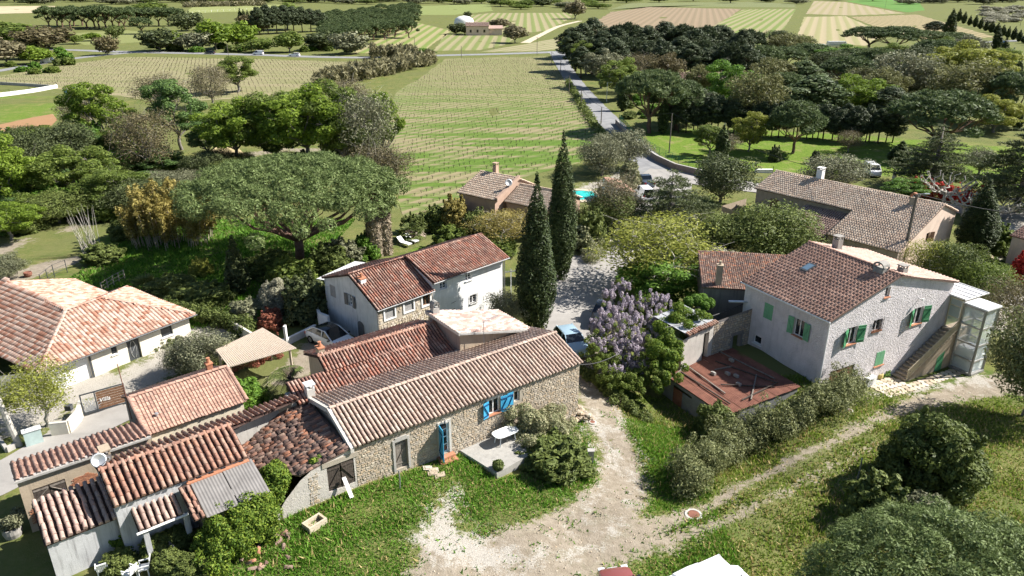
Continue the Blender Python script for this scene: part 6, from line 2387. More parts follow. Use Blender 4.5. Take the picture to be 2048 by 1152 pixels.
rr = random.Random(70)
for i in range(52):                                   # undergrowth of the left valley
	x = rr.uniform(-15, 330)
	by = rr.uniform(300, 455)
	k, mat = rr.choice((('evergreen_a', 'shrub'), ('evergreen_b', 'oak'), ('oakleaf_b', 'mid'), ('bush_a', 'lush'), ('evergreen_b', 'mid'), ('oakleaf_c', 'bluegreen'), ('bush_c', 'mid')))
	tree(k, mat, x, by, by - rr.uniform(28, 62), rr.uniform(50, 95), 'shrub or small tree of the tangled undergrowth in the left valley', 'bush', 'bush', 'undergrowth of the left valley')
for i in range(10):
	x = rr.uniform(420, 790)
	by = rr.uniform(318, 352)
	tree(rr.choice(('evergreen_a', 'bush_a')), rr.choice(('shrub', 'mid', 'oak')), x, by, by - rr.uniform(25, 50), rr.uniform(40, 80), 'low shrub under the big bright trees', 'bush', 'bush', 'low shrubs under the big bright trees')
for x, by, lab in ((345, 1150, 'dark shrub added to shade the yard right of the plastic chairs'), (385, 1160, 'dark shading shrub added at the bottom edge below the ivy'), (320, 1120, 'dark shading shrub added in the middle of the yard'), (430, 1155, 'weedy shading shrub added at the foot of the ivy by the bottom edge'), (245, 1150, 'low shading shrub added at the foot of the streaked wall'), (360, 1105, 'dark shading shrub added under the left end of the ivy')):  # shrubs added for the shade they cast over the yard
	tree('bush_b', 'shrub', x, by, by - 42, 62, lab, 'bush', 'shrub')

# right gardens
T = [
	('olive_a', 'olive', 1245, 338, 258, 92, 'grey olive tree at the road junction'),
	('olive_b', 'olive', 1202, 352, 270, 90, 'second grey olive tree left of the junction'),
	('airy_b', 'grey', 1228, 470, 350, 100, 'tangled bare shrub tree beside the pool'),
	('evergreen_a', 'shrub', 1222, 485, 385, 105, 'dark thicket tree below the garage'),
	('evergreen_b', 'shrub', 1172, 478, 425, 80, 'small dark thicket tree beside the tall cypress'),
	('cedar_b', 'cedar', 1335, 478, 342, 190, 'blue green cedar with drooping tiers beside the junction'),
	('evergreen_b', 'oak', 1438, 415, 312, 112, 'dark rounded oak on the corner of the road'),
	('airy_a', 'yellow', 1300, 585, 428, 205, 'yellow green budding tree over the village street'),
	('oakleaf_b', 'lush', 1325, 610, 515, 165, 'fresh green shrub tree behind the wisteria'),
	('bush_fine', 'silver', 1440, 568, 503, 100, 'silvery grey shrub left of the lean-to chimney'),
	('evergreen_a', 'shrub', 1535, 545, 412, 160, 'large dark green tree behind the lean-to'),
	('evergreen_b', 'shrub', 1450, 525, 430, 120, 'dark green bush tree left of the larger one'),
	('cypress_far', 'cypress', 1441, 322, 248, 28, 'small dark cypress on the lawn'),
	('oakleaf_c', 'mid', 1417, 312, 250, 58, 'pale green young tree beside the small cypress'),
	('airy_a', 'grey', 1455, 315, 268, 40, 'thin bare tree right of the small cypress'),
	('oakleaf_b', 'yellow', 1497, 303, 222, 66, 'yellow green tree on the lawn'),
	('round_pine', 'pine_far', 1584, 307, 202, 96, 'round headed pine with bare trunk on the lawn'),
	('bush_a', 'oak', 1549, 324, 294, 22, 'small dark round bush in the middle of the lawn'),
	('bush_b', 'oak', 1630, 328, 303, 18, 'small dark bush right of the lawn'),
	('airy_b', 'brown', 1696, 305, 262, 50, 'leafless fruit tree on the lawn'),
	('olive_b', 'olive', 1668, 375, 308, 125, 'grey olive tree behind the long tiled house'),
	('stone_pine_b', 'pine_far', 1868, 305, 180, 175, 'broad dark umbrella pine at the right of the lawn'),
	('cypress_far', 'cypress', 1797, 328, 282, 40, 'squat dark conifer beside the white van'),
	('cedar_a', 'cedar', 1862, 372, 250, 150, 'layered green cedar behind the red hedge'),
	('cedar_a', 'cedar', 2030, 425, 230, 190, 'dark cedar at the right edge'),
	('olive_a', 'olive', 1957, 352, 295, 62, 'grey green tree between the two cedars'),
	('oakleaf_b', 'lush', 1813, 398, 358, 78, 'fresh green round tree behind the long tiled roof'),
	('airy_a', 'yellow', 1850, 575, 478, 100, 'yellow green shrub with upright shoots beside the pole'),
	('evergreen_b', 'shrub', 1895, 600, 485, 90, 'dark green conifer shrub right of the yellow shoots'),
	('evergreen_a', 'mid', 1945, 622, 520, 110, 'olive green shrub behind the porch roof'),
	('evergreen_b', 'oleander', 2040, 850, 632, 150, 'dark olive tree at the right edge over the gravel'),
	('airy_b', 'brown', 2010, 690, 560, 120, 'bare branching tree beside the lift tower'),
	('bush_b', 'shrub', 1960, 470, 432, 55, 'trimmed dark hedge block right of the cypress'),
	('bush_a', 'mid', 1985, 510, 455, 60, 'green shrub against the beige house'),
	('evergreen_a', 'shrub', 1700, 470, 420, 10, 'tiny shrub'),
]
for k, mat, x, by, ty, w, lab in T[:-1]:
	tree(k, mat, x, by, ty, w, lab, 'bush' if k.startswith('bush') else 'tree', 'bush' if k.startswith('bush') else 'tree')

# wood on the right, near to far
T = [
	('stone_pine_a', 'pine_far', 1298, 266, 138, 130, 'broad stone pine overhanging the lane'),
	('stone_pine_b', 'pine_far', 1352, 260, 158, 95, 'stone pine right of the one overhanging the lane'),
	('cypress_far', 'cypress', 1246, 222, 158, 22, 'slim cypress at the edge of the lane'),
	('cypress_far', 'cypress', 1325, 268, 195, 22, 'slim dark cypress at the lawn edge'),
	('oakleaf_a', 'mid', 1146, 128, 68, 50, 'light green tree at the far end of the lane'),
	('oakleaf_b', 'mid', 1172, 150, 82, 60, 'second light green tree along the lane'),
	('oakleaf_a', 'olive', 1202, 176, 98, 70, 'third and greyer tree along the lane'),
	('oakleaf_b', 'mid', 1240, 200, 116, 76, 'fourth light green tree along the lane'),
	('stone_pine_a', 'pine_far', 1258, 150, 92, 78, 'flat topped pine above the lane trees'),
	('airy_b', 'brown', 1275, 185, 105, 70, 'brown bare tree under the flat topped pine'),
	('gum_a', 'brown', 1325, 195, 105, 75, 'brownish tree above the rose tiled roof'),
	('tall_pine_b', 'dark_pine', 1372, 250, 160, 90, 'dark pine hiding the rose tiled house'),
	('oakleaf_b', 'lush', 1452, 225, 122, 100, 'fresh bright green tree right of the rose tiled roof'),
	('gum_b', 'eucalypt', 1505, 265, 138, 100, 'tall olive brown gum tree with pale limbs'),
	('gum_a', 'eucalypt', 1545, 200, 115, 90, 'rust tinged gum tree left of the dark pine'),
	('stone_pine_a', 'pine_far', 1555, 150, 92, 100, 'flat pine in front of the caravans'),
	('tall_pine_a', 'pine_far', 1620, 240, 150, 110, 'grey green pine in the middle of the wood'),
	('stone_pine_b', 'pine_far', 1690, 185, 112, 100, 'umbrella pine in the middle of the wood'),
	('stone_pine_a', 'pine_far', 1750, 165, 95, 90, 'umbrella pine behind the middle of the wood'),
	('oakleaf_a', 'lush', 1672, 140, 88, 110, 'bright green tree in front of the caravans'),
	('oakleaf_b', 'spring', 1715, 235, 150, 105, 'yellow green tree glowing in the middle of the wood'),
	('gum_b', 'olive', 1800, 205, 100, 110, 'pale loose tree right of the umbrella pines'),
	('gum_a', 'eucalypt', 1845, 190, 110, 100, 'brown green gum tree beside the yellow tree'),
	('oakleaf_a', 'yellow', 1925, 200, 82, 150, 'large yellow budding tree'),
	('gum_b', 'eucalypt', 1925, 240, 120, 120, 'brown gum tree in front of the large yellow tree'),
	('stone_pine_b', 'pine_far', 2020, 250, 142, 120, 'dark pine at the right edge of the wood'),
	('oakleaf_b', 'yellow', 1985, 265, 192, 90, 'light yellow green tree below the edge pine'),
	('tall_pine_b', 'dark_pine', 1775, 245, 172, 90, 'dark conifer behind the broad umbrella pine'),
	('stone_pine_a', 'pine_far', 1735, 100, 52, 90, 'first of the flat umbrella pines beyond the caravans'),
	('stone_pine_b', 'pine_far', 1785, 105, 52, 105, 'second and widest flat umbrella pine beyond the caravans'),
	('stone_pine_a', 'pine_far', 1848, 102, 60, 75, 'third flat umbrella pine beyond the caravans'),
	('stone_pine_b', 'pine_far', 1902, 100, 64, 75, 'last flat umbrella pine before the cypress rows'),
	('cypress_far', 'cypress', 1897, 72, 18, 22, 'tall cypress standing alone beyond the flat pines'),
	('tall_pine_a', 'dark_pine', 1868, 68, 42, 40, 'small dark conifer left of the lone tall cypress'),
	('evergreen_b', 'oak', 1555, 92, 60, 45, 'dark bush tree left of the caravans'),
	('oakleaf_c', 'mid', 1600, 100, 72, 45, 'light tree left of the caravans'),
	('gum_a', 'eucalypt', 1400, 205, 130, 60, 'thin gum tree behind the rose tiled roof'),
	('tall_pine_a', 'pine_far', 1600, 200, 120, 80, 'pine behind the rust tinged gum tree'),
	('gum_a', 'eucalypt', 1760, 225, 135, 80, 'loose brown tree behind the yellow green one'),
]
for k, mat, x, by, ty, w, lab in T:
	pine = 'pine' in k
	tree(k, mat, x, by, ty, w, lab, 'pine' if pine else ('cypress' if 'cypress' in k else 'tree'), 'pine_tree' if pine else ('cypress_tree' if 'cypress' in k else 'tree'))
rr = random.Random(77)
for i in range(34):                                   # dark conifer belt behind the lawn
	x = 1345 + i * 13.2 + rr.uniform(-4, 4)
	by = 262 + (x - 1345) * .06 + rr.uniform(-3, 3)
	tree(rr.choice(('tall_pine_a', 'tall_pine_b')), 'dark_pine', x, by, by - rr.uniform(62, 78), rr.uniform(34, 46), 'dark conifer in the shady belt behind the lawn', 'conifer', 'conifer_tree', 'conifers of the belt behind the lawn')
for i in range(44):                                   # pine grove
	x = 1152 + (i % 22) * 16.5 + rr.uniform(-8, 8)
	by = 118 + (i // 22) * 30 + rr.uniform(-8, 8) + (x - 1150) * .03
	tree(rr.choice(('tall_pine_a', 'tall_pine_b', 'tall_pine_b', 'far_pine')), 'dark_pine', x, by, by - rr.uniform(62, 82), rr.uniform(46, 66), 'tall dark pine of the dense grove behind the lane trees', 'pine', 'pine_tree', 'pines of the dark grove')
for i in range(26):                                   # mixed fill of the wood
	x = 1480 + (i % 13) * 42 + rr.uniform(-14, 14)
	by = 145 + (i // 13) * 60 + rr.uniform(-14, 14)
	k, mat = rr.choice((('gum_b', 'eucalypt'), ('oakleaf_b', 'mid'), ('evergreen_a', 'oak'), ('stone_pine_b', 'pine_far'), ('gum_a', 'olive')))
	tree(k, mat, x, by, by - rr.uniform(48, 72), rr.uniform(60, 90), 'tree filling the mixed wood behind the lawn', 'tree', 'tree', 'trees filling the mixed wood')
for i in range(15):                                   # cypress row top right
	x = 1905 + i * 11
	by = 40 + i * 3.6
	tree('cypress_far', 'cypress', x, by, by - rr.uniform(20, 27), rr.uniform(9, 13), 'small cypress of the row beside the far olive grove', 'cypress', 'cypress_tree', 'far cypress row')
for i in range(40):
	x = rr.uniform(1960, 2060)
	by = rr.uniform(18, 48)
	tree('far_b', 'silver', x, by, by - rr.uniform(7, 10), rr.uniform(16, 24), 'grey olive in the far grove behind the cypress row', 'tree', 'olive_tree', 'olives of the far grove')
for i in range(9):
	x = 1990 + (i % 5) * 14
	by = 100 + i * 20
	tree('cypress_far', 'cypress', x, by, by - 45, 18, 'dark cypress among the trees at the right edge', 'cypress', 'cypress_tree', 'right edge cypresses')

# far left and the top belts
T = [
	('far_b', 'brown', 92, 98, 52, 85, 'brown budding tree at the bend of the far road'),
	('far_a', 'grey', 15, 130, 75, 75, 'grey bare tree at the left edge near the truck'),
	('far_a', 'mid', 55, 118, 90, 60, 'pale green tree beside the truck'),
	('far_b', 'mid', 40, 92, 42, 90, 'pale spreading tree at the upper left'),
	('far_a', 'spring', 75, 128, 92, 55, 'fresh green bush tree left of the truck'),
	('far_b', 'brown', 215, 110, 70, 38, 'small brown round tree between the two roads'),
	('far_a', 'mid', 150, 88, 68, 34, 'light green bush in the far left vineyard'),
	('far_a', 'spring', 185, 82, 65, 34, 'yellow green bush in the far left vineyard'),
	('far_b', 'shrub', 232, 76, 50, 30, 'dark bush below the stone pines'),
	('far_b', 'oak', 320, 102, 55, 65, 'dark tree left of the bright roadside trees'),
	('far_a', 'spring', 355, 100, 62, 45, 'bright green tree by the roadside'),
	('far_b', 'olive', 395, 102, 60, 55, 'grey green tree by the roadside'),
	('far_a', 'spring', 432, 100, 38, 62, 'tallest bright green roadside tree'),
	('far_b', 'spring', 478, 95, 42, 62, 'bright round tree right of the tallest roadside tree'),
	('far_b', 'mid', 520, 105, 75, 50, 'low green tree by the parked cars'),
	('far_a', 'mid', 580, 105, 62, 50, 'pale green tree over the roadside shed'),
	('far_b', 'oak', 640, 100, 62, 60, 'dark bush tree at the foot of the pine wood'),
	('far_b', 'olive', 700, 108, 62, 60, 'rounded olive coloured tree at the corner of the pine wood'),
	('far_a', 'mid', 575, 60, 5, 70, 'green tree left of the dark conifers'),
	('far_b', 'oak', 375, 62, 22, 50, 'dark tree beside the far cypresses'),
	('far_b', 'brown', 510, 68, 28, 50, 'brown tree in front of the far cypresses'),
	('far_b', 'oak', 912, 68, 46, 28, 'left end of the dark hedge by the far farmhouse'),
	('far_b', 'oak', 930, 68, 46, 28, 'right end of the dark hedge by the far farmhouse'),
	('far_a', 'grey', 1030, 86, 48, 44, 'bare spreading tree in front of the far farmhouse'),
	('far_a', 'grey', 1000, 58, 36, 40, 'bare tree behind the far farmhouse'),
	('far_a', 'grey', 1150, 38, 0, 40, 'bare tree at the end of the sandy track'),
	('far_b', 'oak', 935, 38, 22, 14, 'dark little tree behind the white dome'),
	('far_b', 'lush', 848, 112, 95, 34, 'green bush at the end of the reeds'),
	('far_a', 'mid', 300, 30, 4, 60, 'green tree behind the stone pines at the top'),
]
for k, mat, x, by, ty, w, lab in T:
	tree(k, mat, x, by, ty, w, lab)
for i in range(14):
	x = 102 + i * 12.2 + rr.uniform(-3, 3)
	tree('far_pine', 'pine_far', x, 57 + rr.uniform(-6, 3), 11 + rr.uniform(-2, 4), 44, 'stone pine of the left row above the far road', 'pine', 'pine_tree', 'left stone pine row')
for i, x in enumerate((275, 298, 318, 338, 352, 285)):
	tree('far_pine', 'pine_far', x, 52 + (i == 5) * 16, 14 + (i == 5) * 20, 40, 'stone pine right of the left row', 'pine', 'pine_tree', 'second stone pine group')
for i in range(72):
	row_, c_ = divmod(i, 9)
	x = 648 + c_ * 21 + rr.uniform(-6, 6) + row_ * 1.5
	by = 92 - row_ * 7.2 - c_ * 2.2 + rr.uniform(-2, 2)
	tree('far_pine', 'pine_far', x, by, by - 36 * (1 - row_ * .055), 36 * (1 - row_ * .045), 'stone pine of the dense square wood', 'pine', 'pine_tree', 'square pine wood')
for i in range(8):
	x = 520 + i * 17
	tree('tall_pine_a', 'dark_pine', x, 70 - i, 14 + rr.uniform(-8, 8), 34, 'dark conifer left of the square pine wood', 'conifer', 'conifer_tree', 'dark conifers at the top')
for i, x in enumerate((482, 489, 497, 526, 560)):
	tree('cypress_far', 'cypress', x, 45, 16 + i * 2, 9, 'far dark cypress above the roadside trees', 'cypress', 'cypress_tree', 'far cypresses above the roadside trees')
for i in range(120):
	x = -20 + i * 17.6 + rr.uniform(-8, 8)
	if 1215 < x < 1830 and i % 4:
		continue
	by = rr.uniform(1, 9) if not 970 < x < 1200 else rr.uniform(8, 20)
	k, mat = rr.choice((('far_a', 'mid'), ('far_b', 'oak'), ('far_b', 'olive'), ('far_a', 'shrub')))
	tree(k, mat, x, by, by - rr.uniform(10, 18), rr.uniform(28, 46), 'tree of the far belt along the top of the picture', 'tree', 'tree', 'far tree belt')
for i in range(60):                                   # roadside and field edge shrubs
	x, by = rr.choice(((rr.uniform(300, 720), rr.uniform(96, 106)), (rr.uniform(0, 140), rr.uniform(100, 150)), (rr.uniform(1240, 1320), rr.uniform(190, 240)), (rr.uniform(630, 700), rr.uniform(85, 105))))
	tree('bush_far', rr.choice(('mid', 'shrub', 'lush')), x, by, by - rr.uniform(9, 16), rr.uniform(16, 30), 'low shrub along the far roadside and wood edge', 'bush', 'bush', 'low shrubs along roads and wood edges')

# ------------------------------------------------------------------ shrubs around the houses
T = [
	('bush_fine', 'shrub', 1845, 1005, 848, 158, 'big rounded dark green bush beside the grassy track'),
	('bush_c', 'shrub', 1742, 1068, 962, 118, 'ragged brownish green bush below the big rounded bush'),
	('bush_b', 'olive', 1840, 1075, 1000, 90, 'thin grey shrub between the rounded bush and the corner pine'),
	('bush_a', 'shrub', 1105, 962, 885, 130, 'dark shrub in front of the variegated ivy mound'),
	('bush_a', 'lush', 500, 820, 766, 70, 'clipped bright green dome bush behind the old tiles'),
	('bush_fine', 'silver', 556, 632, 566, 68, 'silvery clipped shrub near the white car'),
	('bush_b', 'olive', 500, 645, 602, 70, 'grey green low shrub in the planted bank'),
	('bush_a', 'reddish', 546, 660, 622, 50, 'red leaved shrub in the planted bank'),
	('bush_a', 'lush', 525, 640, 615, 40, 'small green shrub left of the red one'),
	('olive_a', 'olive', 408, 752, 668, 105, 'young olive tree on the villa drive'),
	('olive_b', 'olive', 365, 748, 690, 70, 'second olive bush on the villa drive'),
	('olive_b', 'olive', 1015, 655, 582, 80, 'olive tree at the corner of the white wing'),
	('airy_a', 'yellow', 95, 852, 722, 130, 'pollarded tree with fresh yellow green shoots by the gate'),
	('bush_a', 'ivy', 262, 1105, 1040, 75, 'bright green bush against the streaked shed wall'),
	('bush_b', 'ivy', 300, 1075, 1035, 45, 'smaller bright bush below the tile canopy'),
	('bush_a', 'shrub', 395, 625, 575, 110, 'dark hedge shrub beside the villa'),
	('bush_b', 'shrub', 350, 605, 555, 90, 'dark hedge shrub behind the villa roof'),
	('bush_a', 'shrub', 435, 610, 570, 70, 'dark hedge shrub under the umbrella pine'),
	('bush_a', 'oak', 620, 650, 560, 90, 'dark shrub against the grey gable'),
	('bush_b', 'mid', 590, 590, 520, 90, 'green shrub left of the awning'),
	('bush_a', 'shrub', 660, 560, 500, 90, 'dark shrub under the umbrella pine trunk'),
	('bush_c', 'olive', 690, 535, 480, 70, 'grey palm like shrub between trunk and palms'),
	('bush_b', 'shrub', 545, 560, 505, 90, 'dark shrub left of the umbrella pine trunk'),
	('bush_a', 'lush', 735, 520, 470, 50, 'green shrub at the foot of the fan palms'),
	('bush_a', 'shrub', 830, 470, 430, 50, 'dark shrub above the sun loungers'),
	('bush_b', 'shrub', 872, 465, 415, 60, 'dark shrub left of the golden one'),
	('bush_a', 'bamboo', 912, 468, 400, 60, 'dark golden shrub left of the pink house'),
	('bush_c', 'mid', 905, 505, 455, 70, 'broad leaved shrub behind the red ridge'),
	('airy_a', 'bamboo', 1000, 500, 418, 110, 'straw coloured bare shrub below the pink house'),
	('bush_b', 'mid', 985, 520, 470, 80, 'green shrub behind the red tiled wing'),
	('bush_a', 'shrub', 955, 480, 425, 60, 'dark shrub in the shade of the pink house'),
	('bush_c', 'variegated', 1155, 510, 455, 55, 'pale leaved shrub at the foot of the tall cypress'),
	('bush_a', 'shrub', 1180, 500, 425, 60, 'green shrub by the blue bin'),
	('bush_b', 'variegated', 1258, 378, 326, 40, 'pale green shrub on the sandy terrace'),
	('bush_a', 'photinia', 2050, 575, 505, 60, 'bright red leaved shrub at the right edge'),
	('bush_c', 'shrub', 1990, 545, 520, 40, 'low flowering shrub along the drive wall'),
	('bush_a', 'lush', 1758, 752, 728, 34, 'green plant in a yellow pot at the foot of the stairs'),
	('bush_b', 'shrub', 1425, 885, 812, 70, 'leafy shrub against the rusty shed doors'),
	('bush_a', 'shrub', 50, 470, 430, 70, 'green bramble bush by the stony path'),
	('bush_b', 'lush', 20, 470, 425, 60, 'bright bramble bush at the left edge'),
	('bush_a', 'lush', 130, 430, 400, 60, 'bright green bramble above the soil patch'),
	('bush_c', 'shrub', 210, 530, 490, 70, 'dark green shrub beside the dead stems'),
	('bush_b', 'shrub', 255, 480, 440, 60, 'shrub under the bamboo shade'),
	('bush_a', 'yellow', 404, 552, 520, 42, 'small yellow green citrus tree on the lawn'),
]
for k, mat, x, by, ty, w, lab in T:
	cat = 'tree' if k[:5] in ('olive', 'airy_') else 'bush'
	tree(k, mat, x, by, ty, w, lab, cat, 'shrub' if cat == 'bush' else 'tree')
for i, (x, y) in enumerate(((205, 742), (222, 735), (240, 728), (293, 708), (308, 703), (325, 697), (340, 692), (355, 686))):
	tree('bush_b', 'olive' if i % 2 else 'shrub', x, y, y - 22, 26, 'low lavender or rosemary clump along the villa front', 'bush', 'shrub', 'clumps along the villa front')

hedge_mass('oleander_hedge', [(1362, 990), (1400, 950), (1455, 905), (1520, 880), (1590, 850), (1660, 815), (1705, 790)], 2.3, 2.5, 70000, .09, 'oleander', 'long leafy grey green hedge along the dirt track', 301, jag=.35)
hedge_mass('red_hedge', [(1825, 388), (1870, 396), (1920, 404), (1975, 415)], 1.4, 2.2, 9000, .16, 'photinia', 'red leaved hedge behind the pollarded plane', 302)
hedge_mass('bank_shrubs', [(1165, 745), (1195, 770), (1230, 800), (1270, 830), (1310, 850)], .9, .6, 9000, .09, 'shrub', 'low shaded weeds along the lane below the wisteria', 303)
hedge_mass('garden_hedge', [(300, 640), (345, 625), (400, 640), (455, 655), (500, 670)], 1.5, 1.5, 14000, .12, 'shrub', 'dark hedge between the villa and the garden', 304)
hedge_mass('rose_screen', [(470, 745), (520, 730), (575, 708)], .7, 1.6, 5000, .07, 'reddish', 'reddish climbing roses along the carport', 305)
hedge_mass('lane_hedge', [(1135, 165), (1165, 215), (1190, 255), (1215, 285)], 1.6, 1.3, 5000, .3, 'shrub', 'dark low hedge between vineyard and lane', 306)
hedge_mass('drive_hedge', [(1180, 530), (1200, 500), (1215, 470)], 1.6, 1.6, 8000, .11, 'variegated', 'pale green hedge along the street wall', 307)

# variegated ivy mound against the farmhouse wall
rr = random.Random(55)
pts, rad = [], []
for i in range(90):
	u, v = rr.uniform(-6.3, -2.2), rr.uniform(-2.6, -.1)
	c = A(u, v, 0)
	top = 2.75 - .3 * abs(u + 4.7) - .3 * max(0, -v - .9)
	c.z = float(hz(c.x, c.y)) + rr.uniform(.15, max(.3, top))
	pts.append(c)
	rad.append(rr.uniform(.3, .5))
mass('ivy_mound', pts, rad, 30000, .075, 'variegated', 'mound of cream and green variegated ivy against the stone wall', 'ivy', 310, stems=[(A(-4.5, -.5, .4), A(-4.5, -.4, 2))])
# ivy over the barn
pts, rad = [], []
for i in range(300):
	f = rr.random()
	u = -25.2 + 4.9 * f
	top = 3.55 + .2 * f - 1.2 * max(0, (.25 - f)) / .25
	v = rr.uniform(-2.3, .3) * (1 - .55 * f) - .1
	c = A(u + rr.uniform(-.2, .2), v, 0)
	g_ = float(hz(c.x, c.y))
	if u > -21.7:
		v = rr.uniform(.15, 1.7)
		c = A(u, v, 0)
		c.z = rr.uniform(2.3, 3.3) + .6 * (u + 21.7)
	else:
		c.z = g_ + (top - g_) * math.sqrt(rr.random()) * (1 - .25 * max(0, -v - .8))
	pts.append(c)
	rad.append(rr.uniform(.28, .5))
mass('ivy', pts, rad, 90000, .085, 'ivy', 'thick bright green ivy swallowing the barn wall and roof edge', 'ivy', 311, stems=[(A(-21, -.4, 1.2), A(-21, -.3, 2.8))])
pts = [G(x, y, 4.0) for x, y in ((628, 925), (640, 918), (655, 912))]
mass('creeper', pts, [.28, .25, .2], 1400, .1, 'ivy', 'small creeper sprig on the edge of the slumped tiles', 'creeper', 312)

# wisteria
wp = ((1205, 640, 2.9, .6), (1225, 622, 3.2, .8), (1255, 612, 3.3, .8), (1290, 604, 3.4, .8), (1322, 602, 3.4, .7), (1240, 648, 2.9, .8), (1275, 640, 2.9, .8), (1305, 636, 2.9, .7), (1210, 660, 2.4, .7), (1262, 672, 2.3, .8), (1292, 672, 2.2, .8), (1235, 690, 1.8, .8), (1275, 702, 1.5, .8), (1250, 722, 1.0, .7), (1288, 725, 1.0, .6), (1232, 742, .7, .5), (1200, 690, 1.8, .5), (1190, 655, 2.4, .4), (1215, 590, 3.2, .4), (1245, 570, 3.2, .4))
bp, br_, lp_, lr_ = [], [], [], []
for x, y, z, r_ in wp:
	p = G(x, y, z)
	for k in range(38):
		q_ = p + Vector((rr.gauss(0, .5), rr.gauss(0, .5), rr.gauss(-.1, .38))) * (r_ / .75)
		if rr.random() < .84:
			bp.append(q_)
			br_.append((.15, .15, rr.uniform(.2, .36)))
		else:
			lp_.append(q_)
			lr_.append((.2, .2, .2))
for x, y, z, r_ in ((1185, 700, 1.6, .5), (1205, 712, 1.4, .6), (1222, 735, 1.0, .6), (1195, 680, 2.0, .5), (1240, 762, .3, .5), (1215, 755, .6, .5), (1262, 760, .2, .5), (1285, 750, .4, .5), (1192, 725, 1.0, .45), (1270, 765, .3, .6), (1300, 757, .5, .6), (1320, 750, .8, .6), (1255, 745, .8, .6), (1300, 725, 1.2, .6), (1318, 718, 1.5, .6), (1235, 772, .1, .5), (1300, 690, 2.0, .6), (1275, 660, 2.5, .6), (1245, 665, 2.3, .6)):
	p = G(x, y, z)
	for k in range(12):
		lp_.append(p + Vector((rr.gauss(0, .4), rr.gauss(0, .4), rr.gauss(0, .3))))
		lr_.append((.24, .24, .22))
wi = mass('wisteria', bp, br_, 84000, .062, 'wisteria', 'large wisteria in full violet bloom beside the lane', 'wisteria', 320, crown='blossom', stems=[(G(1275, 760, -.1), G(1270, 650, 2.8)), (G(1290, 755, -.1), G(1320, 640, 2.6))])
V_, F_ = leaf_cloud([tuple(p) for p in lp_], lr_, 36000, .08, 321)
add('foliage', np_mesh('foliage', V_, F_, L['mid']), wi)
pts, rad = [], []
for x, y, z, r_ in ((1335, 640, 3.1, .7), (1360, 640, 3.1, .7), (1385, 645, 3.0, .5), (1335, 670, 2.5, .7), (1350, 690, 2.2, .6), (1330, 705, 1.8, .6), (1345, 715, 1.7, .5), (1320, 730, 1.3, .5), (1400, 640, 3.1, .4), (1312, 700, 1.9, .6), (1325, 748, .8, .6), (1345, 738, 1.1, .5), (1370, 662, 2.7, .5), (1330, 620, 3.3, .6), (1355, 618, 3.3, .5)):
	p = G(x, y, z)
	for k in range(5):
		pts.append(p + Vector((rr.gauss(0, .38), rr.gauss(0, .38), rr.gauss(0, .35))))
		rad.append(r_ * rr.uniform(.6, .9))
mass('climbing_vine', pts, rad, 36000, .09, 'ivy', 'yellow green climber right of the wisteria on the ruined wall', 'climber', 322, stems=[(G(1335, 745, 0), G(1340, 660, 2.6))])

mass('creeper', [G(1378, 604, 3.2), G(1392, 600, 3.3), G(1405, 598, 3.2), G(1420, 606, 3.1), G(1410, 612, 3.0)], [.5, .55, .5, .45, .4], 9000, .09, 'lush', 'bright green creeper behind the white sheet roof', 'creeper', 323)

# bamboo
b0 = G(345, 485)
rr = random.Random(9)
bt = thing('bamboo_clump', 'tall yellow bamboo clump at the left of the umbrella pine', 'bamboo', b0)
mb = MB()
pts, rad = [], []
for i in range(130):
	t, k = rr.uniform(0, 6.28), math.sqrt(rr.random())
	p = b0 + Vector((math.cos(t) * 4.6 * k, math.sin(t) * 3.2 * k, 0))
	p.z = float(hz(p.x, p.y))
	hgt = rr.uniform(4.5, 7.4) * (1 - .25 * k)
	q_ = p + Vector((math.cos(t) * rr.uniform(.1, 1.2) * k, math.sin(t) * rr.uniform(.1, 1.0) * k, hgt))
	mb.tube([p, p.lerp(q_, .5) + Vector((0, 0, .2)), q_], [.04, .03, .012], 4, cap=False)
	for j in range(4):
		pts.append(p.lerp(q_, .42 + .2 * j))
		rad.append((.42, .42, .6))
mb.build('culms', M['wood_pale'], bt, True)
V_, F_ = leaf_cloud([tuple(p) for p in pts], rad, 26000, .16, 331, elong=2.6, up=-.1)
add('foliage', np_mesh('bamboo_foliage', V_, F_, L['bamboo']), bt)
b0 = G(185, 512)
bt = thing('dead_stems', 'sheaf of tall bleached leafless stems in the left garden', 'plant', b0)
for i in range(26):
	mb = MB()
	p = b0 + Vector((rr.gauss(0, .5), rr.gauss(0, .4), -.1))
	q_ = p + Vector((rr.gauss(-.5, .8), rr.gauss(0, .6), rr.uniform(3.6, 6.2)))
	mb.tube([p, p.lerp(q_, .5), q_], [.035, .025, .008], 4, cap=False)
	mb.build('stem', M['bark_pale'], bt, True)
# reeds
pts, rad = [], []
for i in range(240):
	f = rr.random()
	p = G(640 + 225 * f + rr.uniform(-14, 14), 172 - 48 * f + rr.uniform(-7, 7))
	pts.append(p + Vector((0, 0, rr.uniform(1, 3.2))))
	rad.append((1.0, 1.0, 1.6))
mass('reed_bed', pts, rad, 14000, .5, 'reed', 'band of straw coloured reeds at the corner of the vineyards', 'reeds', 332, elong=4.0, up=0)
pts, rad = [], []
for i in range(60):
	p = G(rr.uniform(745, 835), rr.uniform(112, 122))
	pts.append(p + Vector((0, 0, rr.uniform(1, 4))))
	rad.append((1.2, 1.2, 1.8))
mass('reed_bed', pts, rad, 4000, .55, 'reed', 'taller reeds standing beside the main road', 'reeds', 333, elong=4.0, up=0)
pts, rad = [], []
for i in range(80):
	p = G(370 + i * 2, 14 - i * .04 + rr.uniform(-1, 1))
	pts.append(p + Vector((0, 0, 2.5)))
	rad.append((4, 4, 4))
